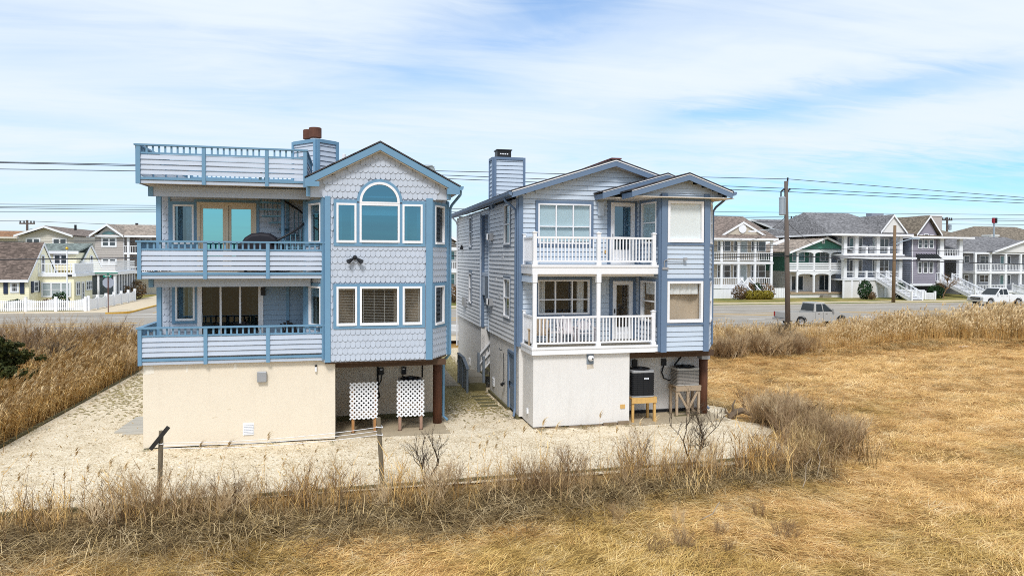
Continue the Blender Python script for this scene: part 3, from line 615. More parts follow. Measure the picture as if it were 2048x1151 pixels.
def grill_cover():
    G = thing('covered_grill', 'barbecue grill under a black domed cover on the middle balcony', 'grill', (-2.75, 25.0, 5.62))
    b = MB(); N = 18
    prof = [(-.78, 0), (-.76, .85), (-.60, .92), (-.50, 1.08), (-.30, 1.21), (0, 1.25), (.30, 1.22), (.48, 1.10), (.58, .93), (.74, .86), (.77, 0)]
    for y, s in ((24.72, .94), (24.80, 1), (25.2, 1), (25.3, .93)): b.v += [(-2.78+x*s, y, 5.62+z*(s if z > .5 else 1)) for x, z in prof]
    n = len(prof)
    for i in range(3): b.f += [(i*n+k, i*n+k+1, (i+1)*n+k+1, (i+1)*n+k) for k in range(n-1)]
    b.f += [tuple(range(n)), tuple(range(3*n, 4*n))]
    b.build('cover', paint('black_cover', (.012, .012, .02), rough=.6, var=.2), G, smooth=False, bevel=.03)
    for x in (-.5, .5): MB().tube([(-2.78+x, 24.95, 5.62), (-2.78+x, 25.06, 5.62)], .06, 10).build('wheel', dark, G)
grill_cover()
def lattice(x0, z0, z1, w, label, legm):
    T = thing('lattice_screen', label, 'lattice', (x0+w/2, 24.9, 0), group='white lattice screens under the bay')
    s = .157; pw = .052
    n = round(w/s); m = round((z1-z0)/s); 
    def strip(a, b_, y): MB().beam((a[0], y, a[1]), (b_[0], y, b_[1]), .008, pw, up=(0, 0, 1)).build('slat', white, T)
    W_, H_ = n*s, m*s
    for k in range(-m, n+1):
        # rising
        a = (max(0, k*s), max(0, -k*s)); t = min(W_-a[0], H_-a[1])
        if t > .02: strip((x0+a[0], z0+a[1]), (x0+a[0]+t, z0+a[1]+t), 24.90)
        a = (max(0, k*s), H_-max(0, -k*s)); t = min(W_-a[0], a[1])
        if t > .02: strip((x0+a[0], z0+a[1]), (x0+a[0]+t, z0+a[1]-t), 24.89)
    for x in (x0+.06, x0+w-.14): bx('leg', legm, T, (x, 24.93, -.02), (x+.09, 25.02, z1-.1)); bx('foot', brnwd, T, (x-.02, 24.91, -.03), (x+.11, 25.04, .04))
lattice(.10, .50, 1.68, .94, 'white lattice screen beside the cream stucco wall, on orange wood legs', paint('orange_wood', (.42, .21, .08), rough=.8, var=.3, bump=.2))
lattice(1.70, .52, 1.72, .94, 'white lattice screen nearer the round wood pile, grey condenser top behind it', paint('pinkish_wood', (.36, .22, .16), rough=.8, var=.3, bump=.2))
def condenser(name, label, x0, x1, y0, y1, z0, z1, body, topm, badge=False, ring=True, group='air conditioner condensers under the houses', n=9):
    A = thing(name, label, 'air conditioner', ((x0+x1)/2, (y0+y1)/2, z0), group=group)
    b = MB(); r = .09; pts = []
    for (cx, cy, a0) in ((x1-r, y0+r, -90), (x1-r, y1-r, 0), (x0+r, y1-r, 90), (x0+r, y0+r, 180)):
        pts += [(cx+r*math.cos(R(a0+k*30)), cy+r*math.sin(R(a0+k*30))) for k in range(4)]
    def slab(q0, q1, g=0):
        c = Vector(((x0+x1)/2, (y0+y1)/2)); return MB().extrude([(c.x+(p[0]-c.x)*(1+g), c.y+(p[1]-c.y)*(1+g), q0) for p in pts], (0, 0, q1-q0))
    slab(z0+.05, z1-.09, -.03).build('coil', dark if body is dark else paint('coil_grey', (.16, .15, .14), rough=.6, var=.2), A)
    slab(z0, z0+.05).build('base_pan', topm, A); slab(z1-.09, z1).build('top_cap', topm, A, bevel=.01)
    for i in range(n):
        z = z0+.07+(z1-z0-.18)*i/n; slab(z, z+(z1-z0-.18)/n*.55).build('louver', body, A)
    for i in (1, 2, 3):
        x = x0+(x1-x0)*i/4; bx('grille_bar', body, A, (x-.006, y0-.008, z0+.05), (x+.006, y0+.002, z1-.09))
    c = ((x0+x1)/2, (y0+y1)/2); rr = (x1-x0)*.42
    MB().lathe([(rr, 0), (rr, .03), (rr*.9, .045), (rr*.88, .01)], (*c, z1), 24).build('fan_ring', dark, A)
    for q in (.25, .45, .65, .82): MB().tube([(c[0]+rr*q*math.cos(t), c[1]+rr*q*math.sin(t), z1+.04-.01*q) for t in np.linspace(0, 2*math.pi, 25)], .007, 4, cap=False).build('guard_wire', dark, A)
    for t in range(6): MB().beam((c[0], c[1], z1+.05), (c[0]+rr*.9*math.cos(t*1.047), c[1]+rr*.9*math.sin(t*1.047), z1+.03), .012, .012).build('guard_wire', dark, A)
    MB().lathe([(0, .0), (.12, 0), (.11, .07), (0, .08)], (*c, z1+.02), 12).build('fan_motor', dark, A)
    if badge:
        p = bx('badge', white, A, (x0+(x1-x0)*.52, y0-.012, z0+.66), (x0+(x1-x0)*.72, y0-.002, z0+.72)); bx('badge_print', blu_r, A, (x0+(x1-x0)*.55, y0-.014, z0+.675), (x0+(x1-x0)*.69, y0-.0121, z0+.705))
    return A
def stand(label, x0, x1, y0, y1, zt, m, brace=False, zb=0.0, tt=.10):
    T = thing('equipment_stand', label, 'stand', ((x0+x1)/2, (y0+y1)/2, 0), group='wooden stands under the condensers')
    for i in range(5):
        a = y0+(y1-y0)*i/5; bx('top_board', m, T, (x0, a+.005, zt-.035), (x1, a+(y1-y0)/5-.005, zt))
    bx('apron', m, T, (x0+.01, y0+.005, zt-.035-tt*1.6), (x1-.01, y0+.045, zt-.036)); bx('apron', m, T, (x0+.01, y1-.045, zt-.035-tt*1.6), (x1-.01, y1-.005, zt-.036))
    for x in (x0+.03, x1-.11):
        for y in (y0+.05, y1-.13): bx('leg', m, T, (x, y, -.02), (x+.085, y+.085, zt-.036))
    if brace:
        MB().beam((x0+.10, y0+.06, zt-.2), ((x0+x1)/2, y0+.06, .25), .04, .08).build('brace', m, T); MB().beam((x1-.12, y0+.06, zt-.2), ((x0+x1)/2, y0+.06, .25), .04, .08).build('brace', m, T)
        bx('leg', m, T, ((x0+x1)/2-.05, y0+.02, -.02), ((x0+x1)/2+.05, y0+.10, zt-.036))
        MB().beam((x1-.1, y0+.3, .12), (x0+.1, y1-.1, zt-.2), .04, .07).build('brace', m, T)
        for y in (y0+.04, y1-.1): bx('skid', mosswd, T, (x0-.02, y, -.03), (x1+.04, y+.1, .05))
    return T
stand('low stand behind the white lattice beside the cream stucco wall', .16, 1.0, 25.15, 25.95, .72, tanwd)
condenser('condenser', 'dark condenser behind the white lattice beside the cream stucco wall', .20, .96, 25.18, 25.92, .72, 1.42, dark, metal)
stand('low stand behind the white lattice nearer the round wood pile', 1.78, 2.66, 25.15, 26.0, .95, tanwd)
condenser('condenser', 'round topped condenser behind the white lattice nearer the round wood pile', 1.80, 2.64, 25.18, 25.95, .95, 1.72, dark, metal)
# ================================================================= RIGHT HOUSE
def right_house():
    H = thing('beach_house', 'two storey pale blue clapboard house with white balcony railings and black capped chimney', 'house', (10, 24.2, 0), group='two raised beach houses on the gravel lot')
    XL, XR, YF, YB = 6.25, 13.80, 25.75, 40.6
    # stucco base
    bx('stucco_wall', stu_r, H, (6.42, 24.2, .08), (10.05, 25.80, 2.66)); bx('foundation_strip', dark, H, (6.44, 24.21, -.2), (10.03, 25.8, .08))
    Wl = Wall((XL, YB), (XL, YF)); V = lambda y: YB-y
    Wst = Wall((XL+.03, YB), (XL+.03, YF)); dop = (V(27.45), V(26.42), .12, 2.36)
    wallfill(H, Wst, stu_r, .3, 2.78, [dop, (V(33.33), V(31.28), .3, 2.79)], (0, Wl.L), name='stucco_wall', t=.16)
    wallfill(H, Wst, stu_r, .12, .3, [dop, (V(33.33), V(31.28), .1, .31)], (0, Wl.L), name='stucco_wall', t=.16)
    for y0, y1 in ((25.8, 26.42), (27.45, 31.28), (33.33, 40.6)): bx('sill_timber', mosswd, H, (XL-.05, y0, -.2), (XL+.10, y1, .14))
    bx('recess_wall', stu_r, H, (10.05, 25.85, .12), (13.75, 26.0, 2.62)); bx('sill_beam', dark, H, (10.06, 25.80, -.1), (13.7, 25.845, .14))
    # recess of the side entry
    rw = Wall((XL, 33.33), (7.5, 33.33)); wallfill(H, rw, stu_r, .1, 2.78, [], (0, rw.L), name='stucco_wall'); wallfill(H, rw, sid_r, 2.78, 8.3, [], (0, rw.L)); siding(H, rw, sid_r, 2.80, 8.25, [], (.12, rw.L))
    rb = Wall((7.5, 33.4), (7.5, 31.2)); wallfill(H, rb, sid_r, .1, 8.3, [], (0, rb.L))
    rw.piece('corner_board', blu_r, H, 0, .14, 0, .068, 2.75, 8.25); bx('recess_ceiling', sid_r, H, (XL, 31.28, 8.1), (7.5, 33.33, 8.3))
    bx('landing_floor', sid_r, H, (XL+.02, 31.3, 5.2), (7.5, 33.3, 5.36)); bx('landing_panel', bgwd, H, (XL+.03, 31.35, 4.15), (XL+.07, 32.6, 5.2)); bx('landing_panel', sid_r, H, (XL+.03, 32.62, 4.3), (XL+.07, 33.2, 5.2))
    # side wall
    wins = [(V(36.55), V(35.80), 6.60, 8.14), (V(36.55), V(35.80), 3.72, 5.26), (V(28.12), V(27.02), 6.58, 8.20), (V(28.12), V(27.02), 3.68, 5.25)]
    rec = (V(33.33), V(31.28), 2.7, 8.05)
    wallfill(H, Wl, sid_r, 2.76, 8.30, wins+[rec], (0, Wl.L))
    sg = paint('pale_grey_siding', (.70, .71, .725), rough=.6, var=.07, streak=.10, rnd=.06, dirt=(.34, .32, .30))
    tops = [(a-.09, c+.09, z0-.09, z1+.09) for a, c, z0, z1 in wins]
    siding(H, Wl, sg, 2.76, 8.30, tops+[rec], (.08, Wl.L-.16), expo=.178)
    gw = paint('dark_grey_trim', (.17, .21, .27), rough=.5, var=.1)
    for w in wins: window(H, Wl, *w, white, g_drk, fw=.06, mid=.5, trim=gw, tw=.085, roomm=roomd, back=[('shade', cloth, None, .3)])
    Wl.piece('corner_board', white, H, 0, .08, 0, .068, 2.76, 8.3); Wl.piece('corner_board', blu_r, H, Wl.L-.16, Wl.L+.02, 0, .072, 2.76, 8.3)
    for u in (rec[0]-.06, rec[1]): Wl.piece('corner_board', sid_r, H, u, u+.06, 0, .068, 2.76, 8.2)
    # side fittings
    for z in (6.98, 4.12):
        f = Wl.piece('wall_unit', metal, H, V(30.95), V(30.35), 0, .20, z-.16, z+.16)
        Wl.piece('cover_plate', white, f, V(30.9), V(30.7), .20, .24, z-.13, z+.13); Wl.piece('grille', dark, f, V(30.6), V(30.42), .20, .212, z-.1, z+.1)
    b = MB(); Wl.box(b, V(38.1), V(37.4), 0, .16, 3.45, 3.95); b.build('meter_box', metal, H, bevel=.02)
    fl = Wl.piece('flood_light', dark, H, V(38.95), V(38.75), 0, .12, 6.55, 6.75); Wl.piece('lamp_head', dark, fl, V(38.7), V(38.55), .05, .2, 6.5, 6.62)
    for y, z in ((37.3, 6.82), (30, 5.05), (28.6, 6.05), (29.2, 4.45)): Wl.piece('vent_cover', sg, H, V(y), V(y-.35), 0, .04, z, z+.18)
    for y in (30.55, 36.73, 34.2):
        v = Wl.piece('foundation_vent', white, H, V(y), V(y-.36), -.02, .01, .45, .82)
        for i in range(5): Wl.piece('louver', white, v, V(y-.02), V(y-.34), .01, .03, .47+i*.07, .51+i*.07)
    d = Wl.piece('side_door', blu_r, H, V(27.42), V(26.45), -.12, -.06, .14, 2.34)
    for u0, u1 in ((V(27.53), V(27.43)), (V(26.44), V(26.34))): Wl.piece('door_trim', blu_r, H, u0, u1, -.05, .02, .14, 2.44)
    Wl.piece('door_trim', blu_r, H, V(27.43), V(26.44), -.05, .02, 2.34, 2.44)
    Wl.piece('panel', gw, d, V(27.3), V(26.6), -.06, -.045, 1.2, 2.15); Wl.piece('panel', gw, d, V(27.3), V(26.6), -.06, -.045, .3, 1.05); Wl.piece('handle', dark, d, V(27.36), V(27.3), -.06, 0, 1.05, 1.2)
    MB().tube([(6.2, 28.9, 2.3), (6.16, 28.6, 2.25), (6.17, 28.3, 2.3)], .015, 5).build('pipe', dark, H); MB().tube([(6.2, 28.1, 2.2), (6.17, 27.9, 1.2), (6.18, 28.2, .9)], .014, 5).build('pipe', dark, H)
    b = MB(); b.lathe([(0, 0), (.06, .02), (.06, .1), (0, .12)], (6.17, 28.0, .92), 8); b.box((6.12, 28.1, .85), (6.2, 28.3, .95)); b.build('tap', dark, H)
    Wst2 = Wall((6.42, 25.75), (6.42, 24.2)); Wst2.piece('outlet_box', white, H, .75, .88, 0, .06, .42, .60)
    Wf = Wall((6.42, 24.2), (10.05, 24.2)); F_ = lambda x: x-6.42
    ft = paint('footing_brown', (.25, .19, .13), rough=.95, var=.3, bump=.3); rs = paint('rust_smear', (.60, .53, .44), rough=.9, var=.15)
    for a_, c_, h_ in ((6.5, 7.7, .05), (7.74, 9.0, .07), (9.05, 9.55, .12), (9.6, 10.02, .15)): Wf.piece('footing', ft, H, F_(a_), F_(c_), .0, .06, -.1, h_)
    MB().extrude([Wf.P(F_(8.42), .002, 2.08), Wf.P(F_(8.68), .002, 2.10), Wf.P(F_(8.64), .002, 2.255), Wf.P(F_(8.41), .002, 2.255)], Wf.n*.002).build('stain', rs, H)
    pl = Wf.piece('mount_board', bgwd, H, F_(8.40), F_(8.66), 0, .02, 2.26, 2.62)
    MB().lathe([(0, -.11), (.06, -.09), (.10, -.04), (.11, .02), (.08, .08), (0, .10)], (8.53, 24.10, 2.49), 14).build('dome_light', white, H, smooth=True); MB().lathe([(0, -.03), (.03, -.02), (.03, .02), (0, .03)], (8.56, 23.99, 2.48), 8).build('lens', dark, H)
    Wf.piece('outlet_plate', yelwd, H, F_(9.70), F_(9.88), 0, .03, .61, .75)
    # rear wall behind the balconies
    Wr = Wall((XL, YF), (10.97, YF)); U = lambda x: x-XL
    big = [(U(6.98), U(9.06), 6.60, 8.11), (U(6.98), U(9.02), 3.93, 5.24)]; drs = [(U(9.86), U(10.84), 5.84, 8.20), (U(9.96), U(10.78), 2.96, 5.19)]
    ga = gable(-.1, 7.85, 8.36, U(9.92), 9.60); span = lambda z: (0, Wr.L) if z < 8.3 else ga(z)
    wallfill(H, Wr, sid_r, 2.7, 8.3, big+drs, (0, Wr.L)); wallfill(H, Wr, sid_r, 8.3, 9.58, [], ga)
    tops = [(a-.11, c+.11, z0-.10, z1+.10) for a, c, z0, z1 in big+drs]
    siding(H, Wr, sid_r, 2.93, 8.3, tops, (.14, Wr.L), expo=.178); siding(H, Wr, sid_r, 8.28, 9.55, [], ga, expo=.178)
    Wr.piece('corner_board', blu_r, H, -.02, .14, 0, .072, 2.76, 8.36)
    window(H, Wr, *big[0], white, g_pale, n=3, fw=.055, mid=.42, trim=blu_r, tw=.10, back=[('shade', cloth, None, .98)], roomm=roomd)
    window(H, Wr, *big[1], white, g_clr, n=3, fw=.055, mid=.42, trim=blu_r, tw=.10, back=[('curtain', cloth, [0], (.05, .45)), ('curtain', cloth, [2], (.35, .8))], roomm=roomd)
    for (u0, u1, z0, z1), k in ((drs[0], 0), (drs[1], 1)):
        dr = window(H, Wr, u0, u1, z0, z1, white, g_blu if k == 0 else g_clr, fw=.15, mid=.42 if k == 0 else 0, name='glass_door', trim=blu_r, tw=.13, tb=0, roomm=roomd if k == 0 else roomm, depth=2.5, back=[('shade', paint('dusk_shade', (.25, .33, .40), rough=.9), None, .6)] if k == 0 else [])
        Wr.piece('kick_panel', white, dr, u0+.15, u1-.15, -.02, .012, z0+.18, z0+(.55 if k == 0 else .45))
        p = MB(); Wr.box(p, u0+.05, u0+.10, .035, .09, z0+1.0, z0+1.16); p.build('handle', dark if k else metal, dr)
    for x, z in ((9.33, 7.68), (9.42, 4.66)): Wr.piece('wall_vent', sid_r, H, U(x), U(x+.24), 0, .12, z, z+.50)
    Wr.piece('hook_plate', yelwd, H, U(9.62), U(9.70), .02, .06, 6.25, 6.38)
    # bay
    Wb = Wall((11.16, 24.0), (13.06, 24.0)); B = lambda x: x-11.16
    bw = [(B(11.40), B(12.83), 6.66, 8.17), (B(11.40), B(12.83), 3.72, 5.24)]
    wallfill(H, Wb, sid_r, 2.66, 8.44, bw, (0, Wb.L), name='bay_wall')
    siding(H, Wb, sid_r, 2.68, 8.44, [(0, 9, 8.17, 8.28), (0, 9, 6.56, 6.66), (0, 9, 5.24, 5.34), (0, 9, 3.62, 3.72)]+bw, (.22, Wb.L-.20), expo=.178)
    for z in (8.17, 6.56, 5.24, 3.62): Wb.piece('window_trim', blu_r, H, .22, Wb.L-.20, 0, .06, z, z+.10)
    for u0, u1 in ((0, .22), (Wb.L-.20, Wb.L+.01)): Wb.piece('corner_board', blu_r, H, u0, u1, 0, .072, 2.64, 8.44)
    wallfill(H, Wb, sid_r, 8.27, 8.44, [], (-1.1, 2.45)); gb = gable(B(10.0), B(13.6), 8.44, B(12.07), 8.98); wallfill(H, Wb, sid_r, 8.44, 8.96, [], lambda z: (max(gb(z)[0], -1.1), gb(z)[1])); siding(H, Wb, sid_r, 8.45, 8.95, [], lambda z: (max(gb(z)[0], -1.0), gb(z)[1]), expo=.178)
    window(H, Wb, *bw[0], white, g_clr, fw=.09, back=[('shade', shadem, None, 1.0)], roomm=roomd)
    window(H, Wb, *bw[1], white, g_clr, fw=.09, back=[('curtain', cloth, None, (0, 1), .70)], roomm=roomm, depth=2.6)
    for k, (p0, p1) in enumerate((((10.96, 25.75), (11.16, 24.0)), ((13.06, 24.0), (13.82, 25.2)))):
        W = Wall(p0, p1); a, c = (.42, 1.52) if k == 0 else (.10, 1.22)
        ww = [(a, c, 6.62, 8.16), (a, c, 3.70, 5.22)]
        wallfill(H, W, sid_r, 2.66, 8.44, ww, (0, W.L), name='bay_wall')
        tops = [(a-.10, c+.10, z0-.10, z1+.10) for _, _, z0, z1 in ww]
        siding(H, W, sid_r, 2.68, 8.40, tops, (.0 if k == 0 else .06, W.L-.10 if k == 0 else W.L-.06), expo=.178)
        for w in ww: window(H, W, *w, white, g_pale if w[2] > 6 else g_clr, fw=.06, mid=.5, trim=blu_r, tw=.09, back=[('shade', cloth, None, .95)] if w[2] > 6 else [('curtain', cloth, None, (0, 1), .68)], roomm=roomm)
        if k == 0: W.piece('corner_board', blu_r, H, W.L-.10, W.L, 0, .072, 2.66, 8.4); W.piece('corner_board', blu_r, H, .28, .36, 0, .062, 2.9, 8.3)
        else: W.piece('corner_board', white, H, 0, .05, 0, .03, 2.66, 8.4)
    b = MB(); b.box((13.72, 25.25, 2.66), (13.82, YB, 8.4)); b.box((6.3, YB-.1, 2.66), (13.8, YB, 8.4)); b.box((6.35, 26, 8.2), (13.7, YB-.1, 8.3)); b.box((6.5, 26, 2.62), (13.7, YB-.1, 2.72)); b.box((13.72, 26, 0), (13.8, YB, 2.66)); b.build('body_wall', sid_r, H)
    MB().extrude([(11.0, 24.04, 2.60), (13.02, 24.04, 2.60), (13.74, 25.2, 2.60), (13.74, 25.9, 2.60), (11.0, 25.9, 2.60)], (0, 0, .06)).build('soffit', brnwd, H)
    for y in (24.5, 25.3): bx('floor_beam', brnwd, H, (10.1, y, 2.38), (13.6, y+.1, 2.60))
    MB().tube([(13.62, 25.35, -.1), (13.62, 25.35, 2.2)], .17, 14).build('wood_pile', redwd, H, smooth=True)
    b = MB(); b.box((13.45, 25.15, 2.15), (13.80, 25.55, 2.6)); b.build('pile_cap', metal, H)
    # roofs
    main = [(5.86, 8.50), (9.92, 9.78), (14.0, 8.50)]
    roofslab(H, shing_k, main, 25.30, 41.2, .05); rake(H, blu_r, [(5.88, 8.47), (9.92, 9.74), (13.98, 8.47)], 25.32, .20, drip=white)
    roofslab(H, soff, [(5.95, 8.31), (9.92, 9.55), (13.9, 8.31)], 25.38, 41, .02, name='soffit')
    bx('fascia', blu_r, H, (5.90, 25.38, 8.30), (5.94, 41.1, 8.46)); 
    b = MB(); b.extrude([(5.90, 25.32, 8.48), (5.75, 25.32, 8.48), (5.77, 25.32, 8.38), (5.85, 25.32, 8.34), (5.90, 25.32, 8.34)], (0, 15.8, 0)); b.build('gutter', blu_r, H)
    bx('ridge_cap', paint('reddish_ridge', (.14, .05, .05), rough=.9), H, (9.72, 25.28, 9.80), (10.12, 41.2, 9.85))
    porch = [(9.16, 8.50), (11.75, 9.24), (13.0, 8.78)]
    roofslab(H, shing_k, porch, 24.70, 29, .05, name='porch_roof'); rake(H, blu_r, [(9.18, 8.48), (11.75, 9.21), (12.9, 8.80)], 24.72, .22, drip=white)
    bay = [(9.84, 8.47), (12.07, 9.13), (13.84, 8.50)]
    roofslab(H, shing_k, bay, 23.58, 29, .05, name='bay_roof'); rake(H, blu_r, [(9.86, 8.45), (12.07, 9.10), (13.80, 8.48)], 23.60, .20, drip=white)
    for x0, x1, y0, y1, z in ((9.30, 11.2, 24.8, 25.74, 8.30), (10.0, 13.9, 23.66, 25.7, 8.27)): bx('soffit', soff, H, (x0, y0, z), (x1, y1, z+.03))
    bx('fascia', blu_r, H, (9.90, 23.64, 8.25), (9.95, 24.7, 8.44)); bx('fascia', blu_r, H, (9.22, 24.76, 8.28), (9.27, 25.7, 8.46))
    b = MB(); b.extrude([(13.82, 23.6, 8.52), (13.98, 23.6, 8.52), (13.96, 23.6, 8.42), (13.88, 23.6, 8.38), (13.82, 23.6, 8.38)], (0, 10, 0)); b.build('gutter', blu_r, H)
    MB().tube([(13.92, 24.3, 8.40), (13.92, 24.4, 8.28), (13.90, 25.0, 8.05), (13.90, 25.2, 7.9), (13.90, 25.2, 2.75), (13.85, 25.3, 2.62), (13.82, 25.55, 2.45), (13.82, 25.6, .3), (13.95, 25.45, .15)], .045, 8).build('downspout', blu_r, H)
    MB().tube([(5.83, 26.4, 8.36), (5.85, 26.35, 8.22), (6.10, 26.2, 8.0), (6.18, 25.98, 7.85), (6.18, 25.96, .4), (6.1, 25.85, .12)], .045, 8).build('downspout', blu_r, H)
    MB().tube([(5.83, 40.3, 8.36), (6.1, 40.35, 8.1), (6.18, 40.45, 7.9), (6.18, 40.5, 1.0)], .045, 8).build('downspout', white, H)
    # chimney
    cx0, cx1, cy0, cy1, ct = 6.22, 7.62, 30.3, 31.1, 10.45
    ch = bx('chimney', sid_r, H, (cx0, cy0, 8.2), (cx1, cy1, ct-.02))
    for W in (Wall((cx0, cy1), (cx0, cy0)), Wall((cx0, cy0), (cx1, cy0))):
        siding(ch, W, sid_r, 8.3, ct-.12, [], (.09, W.L-.09), expo=.178)
        W.piece('corner_board', blu_r, ch, 0, .10, 0, .07, 8.2, ct-.02); W.piece('corner_board', blu_r, ch, W.L-.10, W.L, 0, .07, 8.2, ct-.02); W.piece('corner_board', blu_r, ch, .1, W.L-.1, 0, .072, ct-.13, ct-.015)
    cap = MB().box((cx0+.18, cy0+.12, ct-.02), (cx0+.80, cy1-.12, ct+.30)).build('chimney_cap', dark, ch)
    for i in range(4): bx('cap_slot', white, cap, (cx0+.30+i*.1, cy0+.112, ct+.12), (cx0+.36+i*.1, cy0+.1198, ct+.17))
    bx('cap_lid', dark, cap, (cx0+.14, cy0+.08, ct+.30), (cx0+.84, cy1-.08, ct+.34))
    # balconies
    for zf, zt, zr in ((2.65, 2.92, 4.0), (5.50, 5.83, 6.83)):
        dk = MB().box((6.38, 24.12, zf+.08), (10.96, 25.70, zt-.01)).build('balcony', white, H)
        for i in range(10): bx('deck_board', grywd if zf < 3 else bgwd, dk, (6.42, 24.16+i*.153, zt-.012), (10.94, 24.16+i*.153+.147, zt+.012))
        bx('fascia_board', white, dk, (6.33, 24.05, zf), (11.14, 24.10, zt-.08)); bx('fascia_board', white, dk, (6.31, 24.02, zt-.08), (11.14, 24.10, zt))
        bx('fascia_board', white, dk, (6.33, 24.10, zf), (6.38, 25.70, zt-.08)); bx('fascia_board', white, dk, (6.31, 24.10, zt-.08), (6.38, 25.70, zt))
        low = zf < 3
        for x, full in ((6.43, True), (8.80, True), (10.93, False)):
            top = 5.50 if (full and low) else zr+.12
            bx('newel_post', white, dk, (x-.065, 24.06, zt), (x+.065, 24.19, top))
            for z in ((zt, zt+.10),): bx('post_base', white, dk, (x-.085, 24.04, z[0]), (x+.085, 24.21, z[1]))
            if top < 5 or not low: MB().box((x-.085, 24.04, top), (x+.085, 24.21, top+.03)).add([(x-.08, 24.045, top+.03), (x+.08, 24.045, top+.03), (x+.08, 24.205, top+.03), (x-.08, 24.205, top+.03), (x, 24.125, top+.07)], [(0, 1, 4), (1, 2, 4), (2, 3, 4), (3, 0, 4)]).build('post_cap', white, dk)
            else: bx('post_base', white, dk, (x-.085, 24.04, 5.20), (x+.085, 24.21, 5.50))
        bx('newel_post', white, dk, (6.38, 25.58, zt), (6.48, 25.70, zr+.10)); bx('post_cap', white, dk, (6.36, 25.56, zr+.10), (6.50, 25.72, zr+.13))
        for x0, x1, n in ((6.495, 8.735, 16), (8.865, 10.865, 15)):
            bx('handrail', white, dk, (x0, 24.09, zr-.07), (x1, 24.16, zr)); bx('bottom_rail', white, dk, (x0, 24.10, zt+.10), (x1, 24.15, zt+.16))
            baluster_row(dk, white, (x0, 24.125), (x1, 24.125), zt+.16, zr-.07, n, .042)
        bx('handrail', white, dk, (6.395, 24.19, zr-.07), (6.465, 25.58, zr)); bx('bottom_rail', white, dk, (6.405, 24.19, zt+.10), (6.455, 25.58, zt+.16)); baluster_row(dk, white, (6.43, 24.19), (6.43, 25.58), zt+.16, zr-.07, 12, .042)
    bx('porch_ceiling', soff, H, (6.40, 24.12, 5.42), (10.94, 25.7, 5.50)); link('siding_board', unit('lap', sid_r), H, loc=(6.36, 24.9, 5.2), rot=R(-90), scale=(1.5, .03, .15)); bx('beam', sid_r, H, (6.36, 24.14, 5.2), (6.46, 25.7, 5.42))
    # bracket arm on the bay corner, conduits
    MB().tube([(11.28, 23.93, 5.75), (11.25, 23.90, 5.98), (11.40, 23.88, 6.06), (12.02, 23.86, 6.05)], .018, 6).build('bracket_arm', metal, H); bx('bracket_plate', metal, H, (11.18, 23.90, 5.66), (11.42, 23.95, 5.75)); bx('arm_tip', metal, H, (12.0, 23.82, 6.0), (12.12, 23.90, 6.1))
    Wq = Wall((10.05, 25.85), (13.75, 25.85)); Q = lambda x: x-10.05
    for a, c in ((10.84, 11.03), (12.06, 12.25)): Wq.piece('electric_box', dark, H, Q(a), Q(c), 0, .10, 1.86, 2.12)
    MB().tube([(10.6, 25.7, 2.2), (10.62, 25.6, 1.9), (10.75, 25.4, 1.6)], .03, 6).build('conduit', dark, H); MB().tube([(10.94, 25.78, 1.86), (10.92, 25.7, 1.7)], .025, 6).build('conduit', dark, H)
    MB().tube([(12.14, 25.78, 1.86), (12.06, 25.76, 1.6), (12.12, 25.72, 1.38), (12.3, 25.66, 1.30), (12.55, 25.5, 1.34)], .028, 7).build('conduit', dark, H)
    MB().tube([(13.0, 25.7, 2.6), (12.85, 25.72, 2.2), (12.6, 25.72, 1.9), (12.5, 25.7, 1.6), (12.5, 25.6, 1.2)], .032, 7).build('conduit', dark, H)
right_house()
stand('bright yellow pine stand under the tall black condenser', 10.22, 11.22, 24.35, 25.15, .93, yelwd, tt=.11)
condenser('condenser', 'tall black condenser with small white badge on the yellow pine stand', 10.25, 11.14, 24.38, 25.12, .94, 1.93, dark, metal, badge=True, n=11)
stand('braced weathered stand under the squat grey condenser beside the wood pile', 12.28, 13.34, 24.95, 25.65, 1.18, tanwd, brace=True)
condenser('condenser', 'squat grey louvred condenser on the braced weathered stand', 12.34, 13.28, 24.97, 25.63, 1.19, 1.86, paint('grey_louver', (.34, .31, .28), rough=.6, var=.15), paint('grey_cap', (.42, .40, .37), rough=.6, var=.1))
